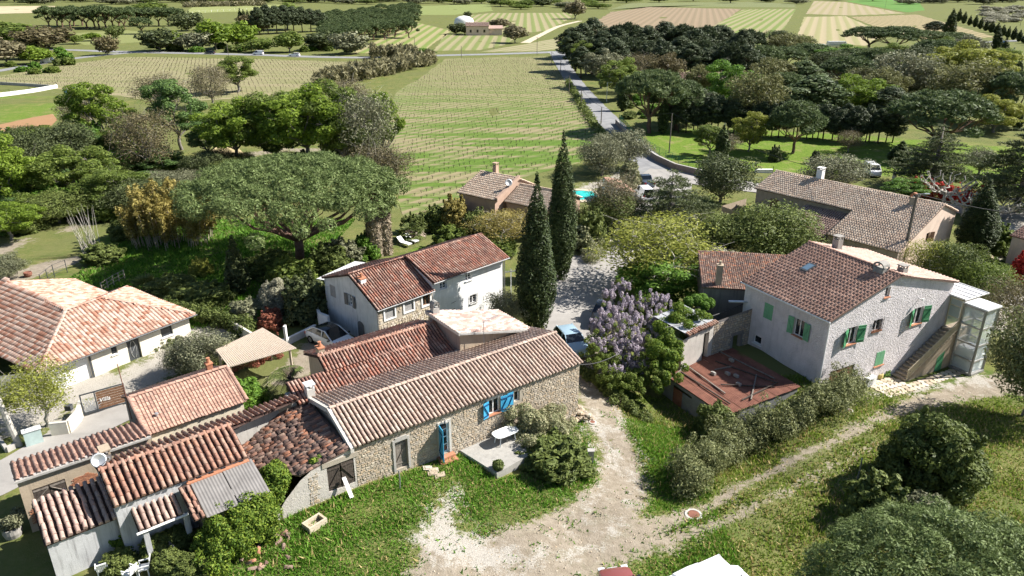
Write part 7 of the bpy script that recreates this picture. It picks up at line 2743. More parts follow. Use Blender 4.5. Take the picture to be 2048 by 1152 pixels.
mass('reed_bed', pts, rad, 3000, 1.2, 'reed', 'long pale reed screen behind the fenced field', 'reeds', 334, elong=3.5, up=0)


# ------------------------------------------------------------------ palms
def fan_palm(name, label, b, ht, group=None, seed=0, head=2.0, shag=1.0):
	rr = random.Random(seed)
	t = thing(name, label, 'palm', b, group)
	mb = MB()
	mb.tube([b - Vector((0, 0, .2)), b + Vector((.1, 0, ht * .5)), b + Vector((.05, .1, ht))], [.3, .26, .22], 8)
	mb.build('trunk', M['bark'], t, True)
	if shag:
		C_ = [(b.x, b.y, b.z + ht * (.02 + .96 * i / 30)) for i in range(31)]
		V_, F_ = leaf_cloud(C_, [(shag, shag, .5)] * 31, 7000, .2, seed, elong=3.6, up=0, shell=.7, spread=.3)
		add('dead_fronds', np_mesh('dead_fronds', V_, F_, L['thatch']), t)
	fr_ = MB()
	st = MB()
	top = b + Vector((.05, .1, ht))
	for i in range(34):
		az = i * 2.399963
		el = rr.uniform(-.75, 1.25)
		d = Vector((math.cos(az) * math.cos(el), math.sin(az) * math.cos(el), math.sin(el)))
		c = top + d * head * .55
		st.bar(top, c, .04)
		side = d.cross(Vector((0, 0, 1))).normalized()
		upv = side.cross(d)
		for j in range(11):
			a_ = -1.3 + 2.6 * j / 10
			tip = c + (d * math.cos(a_) + side * math.sin(a_)) * head * .55 - Vector((0, 0, .18 * head))
			w = (side * math.cos(a_) - d * math.sin(a_)) * .06 * head
			fr_.face((c, c.lerp(tip, .5) + w + upv * .05, tip, c.lerp(tip, .5) - w + upv * .05))
	st.build('stalks', M['bark'], t)
	fr_.build('fronds', L['palm'], t)
	return t


p1, p2 = G(752, 512), G(772, 508)
fan_palm('fan_palm', 'left fan palm with a thick skirt of dead fronds', p1, row_height(p1, 372), seed=3, head=2.2, shag=.85)
fan_palm('fan_palm', 'right fan palm with a greyer narrower skirt of dead fronds', p2, row_height(p2, 392), seed=4, head=1.9, shag=.7)
for i, (x, y, ty, lab) in enumerate(((612, 590, 560, 'short fan palm left of the awning'), (655, 520, 490, 'pale young fan palm under the umbrella pine'), (292, 590, 548, 'low fan palm beside the wooden fence'), (820, 480, 452, 'small grey fan palm above the sun loungers'))):
	b = G(x, y)
	fan_palm('fan_palm', lab, b, .6, seed=20 + i, head=1.7, shag=0)


def date_palm(name, label, b, ht, head, seed):
	rr = random.Random(seed)
	t = thing(name, label, 'palm', b)
	mb = MB()
	mb.lathe(b, [(.3, -.1), (.34, .2), (.28, ht), (0, ht)], 9)
	mb.build('trunk', M['bark'], t)
	top = b + Vector((0, 0, ht))
	fr_, st = MB(), MB()
	for i in range(26):
		az = i * 2.399963
		el = .25 + 1.05 * ((i * .618) % 1)
		h_ = Vector((math.cos(az), math.sin(az), 0))
		pts = [top + h_ * (head * s * math.cos(el)) + Vector((0, 0, head * (s * math.sin(el) - .75 * s * s))) for s in (0, .25, .5, .75, 1)]
		st.tube(pts, [.03, .025, .02, .015, .008], 3, cap=False)
		side = Vector((-h_.y, h_.x, 0))
		for j in range(22):
			s = .15 + .85 * j / 21
			k = min(3, int(s * 4))
			c = pts[k].lerp(pts[k + 1], s * 4 - k)
			for sg in (-1, 1):
				tip = c + side * sg * .34 * head * (1.1 - s) ** .5 * .6 + h_ * .14 - Vector((0, 0, .1))
				w = h_ * .035
				fr_.face((c - w, tip, c + w))
	st.build('stalks', M['bark'], t)
	fr_.build('fronds', L['palm'], t)


date_palm('date_palm', 'small arching date palm behind the red tiled house', G(585, 790), 1.3, 2.5, 5)
date_palm('date_palm', 'far date palm beside the caravans', G(1569, 92), 5.5, 4.5, 6)

# pollarded plane with bleached bare limbs
for x, y, ty, sp, lab in ((1885, 412, 358, 3.4, 'pollarded plane tree with white knobbly bare limbs'), (1925, 432, 392, 2.4, 'second white pollarded tree by the road'), (1985, 440, 400, 3.0, 'third white pollarded tree near the trimmed hedge')):
	b = G(x, y)
	h = row_height(b, ty)
	t = thing('pollarded_tree', lab, 'tree', b)
	mb = MB()
	f = b + Vector((0, 0, h * .45))
	mb.tube([b - Vector((0, 0, .1)), f], [.26, .2], 7)
	mb.build('trunk', M['bark_pale'], t, True)
	for i in range(8):
		mb = MB()
		az = i * .785 + rr.uniform(-.2, .2)
		q_ = f + Vector((math.cos(az) * sp * .7, math.sin(az) * sp * .7, h * .18))
		branch(mb, f, q_, .14, .08, .15, i, 5)
		for j in range(3):
			e = q_ + Vector((math.cos(az + j - 1) * sp * .35, math.sin(az + j - 1) * sp * .35, h * rr.uniform(.2, .5)))
			branch(mb, q_, e, .08, .05, .2, i * 5 + j, 3)
			mb.lathe(e, [(0, -.1), (.12, -.03), (.11, .08), (0, .14)], 6)
		mb.build('limb', M['bark_pale'], t, True)

# ------------------------------------------------------------------ vines
rr = random.Random(31)
mb = MB()
mb.tube([(0, 0, -.05), (.03, .02, .3), (-.02, .03, .5)], [.07, .055, .05], 5)
for i in range(5):
	a_ = i * 1.26
	mb.tube([(0, .02, .45), (math.cos(a_) * .18, math.sin(a_) * .18, .62), (math.cos(a_) * .25, math.sin(a_) * .25, .85)], [.035, .025, .012], 4, cap=False)
vine_me = mb.mesh('vine', m_plain('vine_wood', (.055, .045, .036), .9, .1))
a1 = math.radians(ANG1)
U1, N1 = np.array([math.cos(a1), math.sin(a1)]), np.array([-math.sin(a1), math.cos(a1)])
poly = GP(VINE1)
c0 = poly.mean(0)
P_ = []
for i in range(-140, 140):
	for j in range(-110, 110):
		p = c0 + U1 * (j * 1.25 + rr.uniform(-.2, .2)) + N1 * (i * 2.3 + rr.uniform(-.12, .12))
		P_.append(p)
P_ = np.array(P_)
P_ = P_[in_poly(P_[:, 0], P_[:, 1], c0 + (poly - c0) * .97)]
P_ = P_[np.random.default_rng(5).random(len(P_)) > .22]
P_ = P_[np.argsort(np.hypot(P_[:, 0], P_[:, 1]))]
hid = lambda p: False
nv = 0
for p in P_[:300]:
	o = add('grape_vine', vine_me, None, Matrix.Translation((p[0], p[1], float(hz(*p)))) @ Matrix.Rotation(rr.uniform(0, 6.28), 4, 'Z') @ Matrix.Scale(rr.uniform(.45, .8), 4))
	tag(o, 'bare black grape vine stump in the nearest rows of the big vineyard', 'vine', 'grape vines in the nearest rows')
rest = P_[300:]
tv = np.array([v.co[:] for v in vine_me.vertices])
lo_v, lo_f = [], []


def vine_stuff(name, P, label, size=1.0, seed=3):
	r = np.random.default_rng(seed)
	n = len(P)
	z = hz(P[:, 0], P[:, 1])
	s = size * (.7 + .6 * r.random(n))
	V = np.empty((n, 3, 4, 3))
	for k in range(3):
		t = r.uniform(0, 6.28, n)
		dx, dy = np.cos(t), np.sin(t)
		w = .09 * s if k == 0 else .06 * s
		b = np.stack([P[:, 0], P[:, 1], z + (0 if k == 0 else .4 * s)], -1)
		h = (.75 * s) if k == 0 else .5 * s
		o = 0 if k == 0 else .28 * s
		V[:, k, 0] = b + np.stack([-dy * w, dx * w, 0 * w], -1)
		V[:, k, 1] = b + np.stack([dy * w, -dx * w, 0 * w], -1)
		V[:, k, 2] = b + np.stack([dx * o + dy * w * .6, dy * o - dx * w * .6, h], -1)
		V[:, k, 3] = b + np.stack([dx * o - dy * w * .6, dy * o + dx * w * .6, h], -1)
	o = add(name, np_mesh(name, V.reshape(-1, 3), np.arange(n * 12).reshape(-1, 4), vine_me.materials[0]))
	tag(o, label, 'vines', kind='stuff')


vine_stuff('grape_vines', rest, 'bare grape vines in the farther rows of the big vineyard', .55)


def vine_grid(pts, ang, sp, step, shrink=.96):
	poly = GP(pts)
	c = poly.mean(0)
	a = math.radians(ang)
	u, n = np.array([math.cos(a), math.sin(a)]), np.array([-math.sin(a), math.cos(a)])
	r = np.random.default_rng(8)
	ext = np.abs(poly - c).max() * 1.5
	I_, J_ = np.meshgrid(np.arange(-ext, ext, sp), np.arange(-ext, ext, step), indexing='ij')
	Q = c + J_.reshape(-1, 1) * u + I_.reshape(-1, 1) * n + r.normal(0, .1, (I_.size, 2))
	return Q[in_poly(Q[:, 0], Q[:, 1], c + (poly - c) * shrink)]


vine_stuff('grape_vines', vine_grid([(-30, 158), (60, 142), (180, 122), (255, 114), (500, 118), (720, 124), (770, 124), (740, 150), (640, 168), (520, 195), (330, 205), (190, 186), (60, 172)], world_angle((0, 160), (250, 168)), 2.4, 1.6), 'staked grape vines in the pale field behind the bright trees', .65, 4)
# ------------------------------------------------------------------ vehicles
def m_paint(name, c, rough=.25):
	t = NT(name, rough, .5)
	t.col(c)
	t.b.inputs['Coat Weight'].default_value = .6
	t.b.inputs['Coat Roughness'].default_value = .08
	return t.mat


PAINT = {'white': m_paint('paint_white', (.8, .8, .8)), 'ice': m_paint('paint_ice', (.3, .42, .5)), 'black': m_paint('paint_black', (.02, .02, .022)), 'slate': m_paint('paint_slate', (.07, .09, .12)),
		 'maroon': m_paint('paint_maroon', (.22, .06, .05), .4), 'blue': m_paint('paint_blue', (.08, .22, .55)), 'silver': m_paint('paint_silver', (.5, .52, .54))}


def loft(mb, rings, m=0, cap=True):
	n = len(rings[0])
	b = len(mb.v)
	for r_ in rings:
		mb.v += [tuple(p) for p in r_]
	for i in range(len(rings) - 1):
		for k in range(n):
			k2 = (k + 1) % n
			mb.f.append((b + i * n + k, b + i * n + k2, b + (i + 1) * n + k2, b + (i + 1) * n + k))
			mb.m.append(m)
	if cap:
		mb.f.append(tuple(b + k for k in reversed(range(n))))
		mb.m.append(m)
		mb.f.append(tuple(b + (len(rings) - 1) * n + k for k in range(n)))
		mb.m.append(m)


def car(name, label, cat, b, head, Ln, Wd, Ht, paint, kind='hatch', roofmat=None, group=None):
	"""b: centre on the ground, head: heading in degrees (x forward)"""
	t = thing(name, label, cat, b, group, local=True, rz=math.radians(head))
	h = Wd / 2
	if kind == 'van':
		top = [(.5, .55), (.46, .95), (.33, 1.12), (.3, 1.14), (-.49, 1.14), (-.5, .6)]
		g0, g1, r0, r1 = .34, -.485, .17, -.47
	elif kind == 'suv':
		top = [(.5, .55), (.48, .88), (.44, .98), (.2, 1.08), (-.46, 1.1), (-.5, .7)]
		g0, g1, r0, r1 = .22, -.47, .04, -.38
	elif kind == 'pickup':
		top = [(.5, .6), (.48, .95), (.25, 1.08), (-.48, 1.08), (-.5, .7)]
		g0, g1, r0, r1 = .24, -.15, .1, -.1
	else:
		top = [(.5, .48), (.48, .68), (.42, .8), (.24, .95), (-.44, 1.0), (-.5, .62)]
		g0, g1, r0, r1 = .27, -.45, .04, -.24
	zt = lambda f: float(np.interp(-f, [-a for a, z in top], [z for a, z in top]))
	rings = []
	for f in (.5, .49, .46, .4, .3, .2, .05, -.1, -.25, -.38, -.46, -.49, -.5):
		e = abs(f) * 2
		w = h * (1 - .16 * max(0, e - .8) / .2) * (.97 if e < .97 else .9)
		z1 = zt(f)
		z0 = .22 + .1 * max(0, e - .85) / .15
		x = f * Ln
		rings.append([(x, -w * .9, z0), (x, -w, z0 + .14), (x, -w, z1 * .72), (x, -w * .93, z1 * .95), (x, -w * .8, z1), (x, w * .8, z1), (x, w * .93, z1 * .95), (x, w, z1 * .72), (x, w, z0 + .14), (x, w * .9, z0)])
	mb = MB()
	loft(mb, rings)
	zb = lambda f: zt(f) - .04
	wb, wr = h * .9, h * .74
	# cabin: pillars and roof
	gr = []
	for f, w, z in ((g0, wb, zb(g0)), (r0, wr, Ht - .03), (r1, wr, Ht - .03), (g1, wb, zb(g1))):
		gr.append((f * Ln, w, z))
	mid = (r0 + r1) / 2
	roof = [(r0 * Ln, wr, Ht - .05), (r0 * Ln - .15, wr * .98, Ht), (mid * Ln, wr, Ht + .02), (r1 * Ln + .15, wr * .98, Ht), (r1 * Ln, wr, Ht - .05)]
	n0 = len(mb.v)
	for x, w, z in roof:
		mb.v += [(x, -w, z - .04), (x, -w * .8, z), (x, w * .8, z), (x, w, z - .04)]
	for i in range(4):
		for k in range(3):
			q_ = n0 + i * 4 + k
			mb.f.append((q_, q_ + 4, q_ + 5, q_ + 1))
			mb.m.append(1)
	for s in (-1, 1):                                     # pillars
		A0, B0, C0, D0 = [(x, s * w, z) for x, w, z in gr]
		mb.bar(A0, B0, .07)
		mb.bar(D0, C0, .09)
		xm = (g0 * .2 + r0 * .1 + mid * .7) * Ln
		mb.bar((xm, s * wb, zb(mid)), (xm, s * wr, Ht - .06), .08)
		mb.bar((roof[0][0], s * wr, Ht - .07), (roof[4][0], s * wr, Ht - .07), .06)
	bo = mb.build('body', [paint if not isinstance(paint, str) else PAINT[paint], PAINT[roofmat] if roofmat else (PAINT[paint] if isinstance(paint, str) else paint)], t, False)
	bo.data.polygons.foreach_set('use_smooth', [True] * len(bo.data.polygons))
	md = bo.modifiers.new('edge', 'EDGE_SPLIT')
	md.split_angle = math.radians(38)
	A0, B0, C0, D0 = gr

	def pane(nm, pts):
		m_ = MB()
		m_.face(pts)
		return m_.build(nm, M['car_glass'], t)
	pane('windscreen', [(A0[0], -wb * .95, A0[2]), (A0[0], wb * .95, A0[2]), (B0[0], wr * .95, B0[2] - .02), (B0[0], -wr * .95, B0[2] - .02)])
	pane('rear_window', [(D0[0], wb * .95, D0[2]), (D0[0], -wb * .95, D0[2]), (C0[0], -wr * .95, C0[2] - .02), (C0[0], wr * .95, C0[2] - .02)])
	for s in (-1, 1):
		if kind == 'van':
			pts = [(A0[0] - .1, s * wb, A0[2]), (mid * Ln * .0 + .0, s * wb, zb(0)), (0, s * wr, Ht - .1), (B0[0] - .05, s * wr, Ht - .1)]
			pane('side_window', pts)
			m_ = MB()
			m_.face([(0, s * wb, zb(0)), (D0[0], s * wb, D0[2]), (C0[0], s * wr, Ht - .06), (0, s * wr, Ht - .06)])
			m_.build('side_panel', PAINT[paint] if isinstance(paint, str) else paint, t)
		else:
			pane('side_window', [(A0[0], s * wb * .985, A0[2]), (D0[0], s * wb * .985, D0[2]), (C0[0], s * wr * .985, C0[2] - .03), (B0[0], s * wr * .985, B0[2] - .03)])
	m_ = MB()
	for x in (.32, -.31):
		pass
	for x in (.31, -.31):
		for s in (-1, 1):
			w_ = MB()
			c = Vector((x * Ln, s * (h - .1), .33))
			for k in range(16):
				a0, a1 = 2 * math.pi * k / 16, 2 * math.pi * (k + 1) / 16
				p0 = c + Vector((math.cos(a0) * .33, 0, math.sin(a0) * .33))
				p1 = c + Vector((math.cos(a1) * .33, 0, math.sin(a1) * .33))
				o1, o2 = Vector((0, s * .11, 0)), Vector((0, -s * .11, 0))
				w_.face((p0 + o1, p1 + o1, p1 + o2, p0 + o2))
				q0, q1 = c + (p0 - c) * .62, c + (p1 - c) * .62
				w_.face((p0 + o1, q0 + o1, q1 + o1, p1 + o1))
			wo = w_.build('wheel', M['tyre'], t)
			r_ = MB()
			for k in range(16):
				a0, a1 = 2 * math.pi * k / 16, 2 * math.pi * (k + 1) / 16
				f_ = .2 if k % 2 else .21
				r_.face((c + Vector((0, s * .12, 0)), c + Vector((math.cos(a0) * f_, s * .108, math.sin(a0) * f_)), c + Vector((math.cos(a1) * f_, s * .108, math.sin(a1) * f_))))
			r_.build('rim', M['rim'], wo)
	for s in (-1, 1):
		m_ = MB()
		m_.cbox((Ln * .478, s * h * .68, zt(.47) * .74), (1, 0, 0), (0, 1, 0), (0, 0, 1), .16, h * .38, .16)
		m_.build('headlight', M['headlight'], t)
		m_ = MB()
		m_.cbox((-Ln * .485, s * h * .72, zt(-.47) * .68), (1, 0, 0), (0, 1, 0), (0, 0, 1), .12, h * .26, .22)
		m_.build('tail_light', M['tail_light'], t)
		m_ = MB()
		m_.cbox((g0 * Ln * .8, s * (h + .08), zb(g0) + .02), (1, 0, 0), (0, 1, 0), (0, 0, 1), .12, .18, .13)
		m_.build('mirror', PAINT['black'], t)
	m_ = MB()
	m_.cbox((Ln * .492, 0, .38), (1, 0, 0), (0, 1, 0), (0, 0, 1), .05, Wd * .6, .2)
	m_.build('grille', M['black'], t)
	m_ = MB()
	m_.cbox((Ln * .503, 0, .46), (1, 0, 0), (0, 1, 0), (0, 0, 1), .03, .5, .11)
	m_.build('number_plate', M['white_plastic'], t)
	return t


b = G(663, 688)
car('parked_car', 'white car with black glass roof parked beside the grey gable', 'car', b, -38, 4.6, 1.9, 1.5, 'white', 'hatch', 'black')
b = G(1143, 698)
car('parked_car', 'pale ice blue car at the corner of the stone farmhouse', 'car', b, -72, 4.4, 1.85, 1.55, 'ice', 'suv')
b = G(1205, 640)
car('parked_car', 'black car half hidden behind the wisteria', 'car', b, -105, 4.4, 1.82, 1.5, 'black', 'suv')
b = G(1289, 371)
car('parked_car', 'dark slate car parked facing the junction', 'car', b, 100, 4.6, 1.9, 1.7, 'slate', 'pickup')
b = G(1288, 397)
jp = car('parked_car', 'small white off-roader with a spare wheel behind the slate car', 'car', b, 98, 3.9, 1.75, 1.85, 'white', 'van')
m_ = MB()
for k in range(14):
	a0, a1 = 2 * math.pi * k / 14, 2 * math.pi * (k + 1) / 14
	c = Vector((-2.0, .1, 1.0))
	e = lambda a, r_, x: c + Vector((x, math.cos(a) * r_, math.sin(a) * r_))
	m_.face((e(a0, .36, -.16), e(a1, .36, -.16), e(a1, .36, .02), e(a0, .36, .02)))
	m_.face((e(a1, .36, -.16), e(a0, .36, -.16), c + Vector((-.16, 0, 0))))
m_.build('spare_wheel', M['tyre'], jp)
b = G(1743, 350)
car('parked_van', 'white delivery van on the drive behind the long tiled house', 'van', b, -97, 4.3, 1.8, 1.85, 'white', 'van')
b = G(420, 108)
car('passing_car', 'black car on the far main road', 'car', b, 178, 4.4, 1.8, 1.5, 'black', 'hatch')
b = G(517, 110)
car('passing_van', 'white van on the far main road', 'van', b, 176, 4.4, 1.85, 1.9, 'white', 'van')
b = G(589, 113)
car('passing_car', 'white estate car on the far main road', 'car', b, 176, 4.6, 1.8, 1.5, 'white', 'suv')
b = G(2003, 86)
car('passing_car', 'blue car on the distant road at the right edge', 'car', b, 5, 4.6, 1.8, 1.5, 'blue', 'suv')
# truck with a low box
b = G(100, 126)
tk = car('tipper_truck', 'white truck with a low box on the far side road', 'truck', b, 12, 6.2, 2.2, 2.4, 'white', 'pickup')
m_ = MB()
m_.box((-3.1, -1.1, 1.0), (3.7, 0, 0), (0, 2.2, 0), (0, 0, 1.1))
m_.build('load_box', M['white_plastic'], tk)
# campers in the yard
for x, y, hd, lab, Ln in ((1636, 101, 8, 'white caravan parked among the trees at the edge of the vineyards', 6), (1672, 95, 5, 'long white and blue coach behind the trees', 9)):
	b = G(x, y)
	t = thing('caravan', lab, 'caravan', b, None, local=True, rz=math.radians(hd))
	m_ = MB()
	loft(m_, [[(x_, -1.15, z0), (x_, -1.2, z0 + 1.2), (x_, -1.05, z1), (x_, 1.05, z1), (x_, 1.2, z0 + 1.2), (x_, 1.15, z0)] for x_, z0, z1 in ((-Ln / 2, .6, 2.5), (-Ln / 2 + .3, .45, 2.8), (Ln / 2 - .5, .45, 2.8), (Ln / 2, .6, 2.0))])
	m_.build('body', M['white_plastic'], t)
	for s in (-1, 1):
		m_ = MB()
		m_.face([(-Ln * .4, s * 1.21, 1.5), (Ln * .38, s * 1.21, 1.5), (Ln * .36, s * 1.12, 2.2), (-Ln * .4, s * 1.12, 2.2)])
		m_.build('side_window', M['car_glass'] if Ln < 8 else PAINT['blue'], t)
	m_ = MB()
	for s in (-1, 1):
		m_.lathe((0, 0, 0), [(.0, -.1), (.35, -.1), (.35, .1), (0, .1)], 12)
	m_.v = [(x_ + (-.3 if i < 48 else .6), z_ * 1.0 + (-1.05 if i < 48 else 1.05), y_ + .35) for i, (x_, y_, z_) in enumerate(m_.v)]
	m_.build('wheel', M['tyre'], t)
# camper and red car at the bottom edge
b = Vector((9.7, 27.1, float(hz(9.7, 27.1))))
cv = car('parked_van', 'white high roofed van cut by the bottom edge', 'van', b, 28, 4.9, 2.0, 2.3, 'white', 'van')
m_ = MB()
loft(m_, [[(x_, -.74 * k_, 2.26), (x_, -.7 * k_, 2.26 + .2 * k_), (x_, -.45 * k_, 2.26 + .3 * k_), (x_, .45 * k_, 2.26 + .3 * k_), (x_, .7 * k_, 2.26 + .2 * k_), (x_, .74 * k_, 2.26)] for x_, k_ in ((-2.3, .7), (-2.1, .95), (-1.2, 1), (-.6, .95), (-.3, .7))])
m_.build('roof_pod', M['white_plastic'], cv)
b = Vector((5.4, 26.7, float(hz(5.4, 26.7))))
car('parked_car', 'dull maroon car roof just showing at the bottom edge', 'car', b, 100, 4.2, 1.75, 1.45, 'maroon', 'hatch')

M['patio'] = m_plaster('patio_concrete', (.36, .345, .315), (.17, .16, .15), .5)
# ------------------------------------------------------------------ terrace, furniture and small things by the farmhouse
pt = MB()
q4 = [A(-9.7, -.05, 0), A(-5.6, -.05, 0), A(-5.9, -2.9, 0), A(-9.2, -3.3, 0)]
zt_ = 1.32
pt.face([Vector((p.x, p.y, zt_)) for p in q4][::-1])
for i in range(4):
	p, q_ = q4[i], q4[(i + 1) % 4]
	pt.face([Vector((p.x, p.y, zt_ - .9)), Vector((q_.x, q_.y, zt_ - .9)), Vector((q_.x, q_.y, zt_)), Vector((p.x, p.y, zt_))])
tag(pt.build('patio', M['patio']), 'worn concrete patio slab in front of the blue window', 'patio', kind='structure')
c = A(-6.9, -.95, zt_)
tb = thing('garden_table', 'white plastic oblong garden table on the patio', 'table', c)
m_ = MB()
ring = []
for k in range(20):
	t_ = 2 * math.pi * k / 20
	ring.append((math.copysign(abs(math.cos(t_)) ** .5, math.cos(t_)) * .85, math.copysign(abs(math.sin(t_)) ** .5, math.sin(t_)) * .48))
for z0, z1, sgn in ((.70, .74, 1),):
	up_ = [c + A.u * x - A.v * y + Vector((0, 0, z1)) for x, y in ring]
	dn_ = [c + A.u * x - A.v * y + Vector((0, 0, z0)) for x, y in ring]
	m_.face(up_[::-1])
	m_.face(dn_)
	for i in range(20):
		m_.face((dn_[i], up_[i], up_[(i + 1) % 20], dn_[(i + 1) % 20]))
m_.build('table_top', M['white_plastic'], tb)
for sx in (-.6, .6):
	for sy in (-.3, .3):
		m_ = MB()
		m_.bar(c + A.u * sx + A.v * sy, c + A.u * sx * .85 + A.v * sy * .85 + Vector((0, 0, .7)), .06)
		m_.build('leg', M['white_plastic'], tb)
# stone trough
c = G(630, 1052)
tr = thing('stone_trough', 'rectangular stone trough lying in the grass', 'trough', c)
f = Fr(c.x, c.y, 50)
m_ = MB()
for (u0, v0, du, dv, dz) in ((-.55, -.35, 1.1, .1, .36), (-.55, .25, 1.1, .1, .36), (-.55, -.25, .12, .5, .36), (.43, -.25, .12, .5, .36), (-.43, -.25, .86, .5, .08)):
	m_.box(f(u0, v0, c.z), f.u * du, f.v * dv, (0, 0, dz))
m_.build('basin', M['pale_stone'], tr)
m_ = MB()
p = Wd(hD[0][0] + .85, 1.75, .75)
m_.box(p, (Wd(hD[0][0] + .75, 2.75, .12) - p), Wd.d * .22, Wd.n * .04)
tag(m_.build('board', M['white_paint']), 'white board leaning against the dark barn doors', 'board')
for k, (x, y, h, lab) in enumerate(((773, 952, 1.4, 'grey post standing by the barn corner'), (800, 980, 1.3, 'thin metal stake in the tall grass'), (1715, 958, 1.5, 'dark iron stake beside the grassy track'))):
	c = G(x, y)
	m_ = MB()
	m_.tube([c - Vector((0, 0, .1)), c + Vector((.03, 0, h * .6)), c + Vector((.0, 0, h))], [.05, .045, .04], 6)
	m_.lathe(c + Vector((0, 0, h)), [(.06, 0), (.06, .03), (0, .05)], 6)
	tag(m_.build('stake', M['wood_grey' if k == 0 else 'grey_metal']), lab, 'post')
for i, (x, y) in enumerate(((858, 938), (870, 943), (868, 950), (882, 955))):
	c = G(x, y)
	m_ = MB()
	m_.box(c + Vector((-.3, -.2, .02)), Vector((.55, .1 * i, 0)), Vector((-.1, .4, 0)), (0, 0, .07))
	m_.box(c + Vector((-.2, -.1, .09)), Vector((.3, .05, 0)), Vector((-.05, .25, 0)), (0, 0, .03))
	tag(m_.build('paving_slab', M['pale_stone']), 'pale flat slab in the grass by the dark door', 'slab', 'pale slabs in the grass')
rr = random.Random(40)
for i in range(26):
	c = G(rr.uniform(470, 580), rr.uniform(1060, 1145))
	o = add('fallen_tile', RD.tile, None, Matrix.Translation(c + Vector((0, 0, .06))) @ Matrix.Rotation(rr.uniform(0, 6.28), 4, 'Z') @ Matrix.Rotation(rr.uniform(-.5, .5), 4, 'X'))
	tag(o, 'broken clay tile fallen in the weeds below the ivy', 'tile', 'fallen tiles below the ivy')
for x, y, r_, lab in ((1387, 1030, .5, 'round manhole cover with pale concrete ring on the track'), (1185, 845, .25, 'small rusty manhole cover by the farmhouse corner'), (1700, 822, .22, 'small manhole cover on the gravel by the hedge')):
	c = G(x, y) + Vector((0, 0, .04))
	t = thing('manhole', lab, 'manhole', c)
	m_ = MB()
	m_.lathe(c, [(r_, -.1), (r_, .02), (r_ * .72, .03), (r_ * .72, 0)], 24)
	m_.build('ring', M['pale_concrete'], t)
	m_ = MB()
	m_.lathe(c, [(r_ * .7, -.02), (r_ * .7, .02), (0.001, .025)], 24)
	m_.build('cover', M['rust'], t)
c = G(1181, 925)
mp = thing('meter_post', 'small concrete meter post beside the dark shrub', 'post', c)
m_ = MB()
m_.cbox(c - Vector((0, 0, .1)), (1, 0, 0), (0, 1, 0), (0, 0, 1), .35, .25, 1.0)
m_.cbox(c + Vector((0, 0, .9)), (1, 0, 0), (0, 1, 0), (0, 0, 1), .45, .35, .06)
m_.build('post', M['concrete'], mp)
c = A(-8.9, -3.0, 1.1)
fp = thing('flower_pot', 'dark pot with a low plant at the patio edge', 'pot', c)
m_ = MB()
m_.lathe(c, [(.2, 0), (.3, .35), (.33, .36), (.28, .34), (.0, .3)], 12)
m_.build('pot', M['wood_dark'], fp)
V_, F_ = leaf_cloud([(c.x, c.y, c.z + .5)], [.35], 700, .1, 5)
add('foliage', np_mesh('pot_plant', V_, F_, L['shrub']), fp)
# barrel planter with an olive
c = G(28, 1072)
pl = thing('barrel_planter', 'grey round planter with a small olive at the left edge', 'planter', c)
m_ = MB()
m_.lathe(c, [(.38, 0), (.46, .3), (.44, .6), (.4, .62), (.38, .5), (0, .5)], 16)
m_.build('tub', M['grey_wall'], pl)
V_, F_ = leaf_cloud([(c.x + rr.gauss(0, .25), c.y + rr.gauss(0, .25), c.z + 1.0 + rr.gauss(0, .2)) for _ in range(16)], [.26] * 16, 3000, .08, 6)
add('foliage', np_mesh('tub_olive', V_, F_, L['olive']), pl)


# plastic garden chairs
def chair(label, c, ang, mat='white_plastic', group=None):
	f = Fr(c.x, c.y, ang)
	t = thing('garden_chair', label, 'chair', c, group)
	m_ = MB()
	m_.box(f(-.24, -.24, c.z + .4), f.u * .48, f.v * .48, (0, 0, .04))
	m_.build('seat', M[mat], t)
	m_ = MB()
	for i in range(6):
		m_.box(f(-.26 - .0, -.22 + .075 * i, c.z + .44), f.v * .055, f.u * .03, Vector((-f.u.x * .12, -f.u.y * .12, .48)))
	m_.box(f(-.38, -.24, c.z + .88), f.v * .48, f.u * .04, (0, 0, .07))
	m_.build('backrest', M[mat], t)
	for sx in (-.22, .22):
		for sy in (-.22, .22):
			m_ = MB()
			m_.bar(f(sx, sy, c.z), f(sx * .9, sy * .9, c.z + .4), .045)
			m_.build('leg', M[mat], t)
	for sy in (-.26, .26):
		m_ = MB()
		m_.bar(f(-.3, sy, c.z + .66), f(.2, sy, c.z + .64), .05)
		m_.bar(f(.18, sy, c.z + .42), f(.2, sy, c.z + .64), .04)
		m_.build('armrest', M[mat], t)


chair('white slatted plastic chair in the shaded yard', G(290, 1148), 200)
chair('white plastic chair half cut off by the bottom edge beside the other', G(262, 1158), 160)
chair('beige plastic chair at the foot of the streaked wall', G(208, 1150), 120)
chair('dark plastic chair in the deepest shade of the yard', G(335, 1125), 230, 'anthracite')
# sun loungers behind the white house
for i, (x, y, lab) in enumerate(((812, 492, 'left white sun lounger on the lawn behind the white house'), (826, 486, 'right white sun lounger beside the other'))):
	c = G(x, y)
	f = Fr(c.x, c.y, -40)
	t = thing('sun_lounger', lab, 'sun lounger', c, 'sun loungers')
	m_ = MB()
	m_.box(f(-.6, -.32, c.z + .32), f.u * 1.3, f.v * .64, (0, 0, .1))
	m_.build('mattress', M['white_plastic'], t)
	m_ = MB()
	m_.box(f(-.62, -.32, c.z + .36), Vector((-f.u.x * .55, -f.u.y * .55, .45)), f.v * .64, (0, 0, .1))
	m_.build('backrest', M['white_plastic'], t)
	for sx in (-.5, .6):
		for sy in (-.28, .28):
			m_ = MB()
			m_.bar(f(sx, sy, c.z), f(sx, sy, c.z + .32), .05)
			m_.build('leg', M['wood_pale'], t)
chair('left wooden garden chair behind the sun loungers', G(838, 482), -60, 'wood_pale', 'wooden garden chairs')
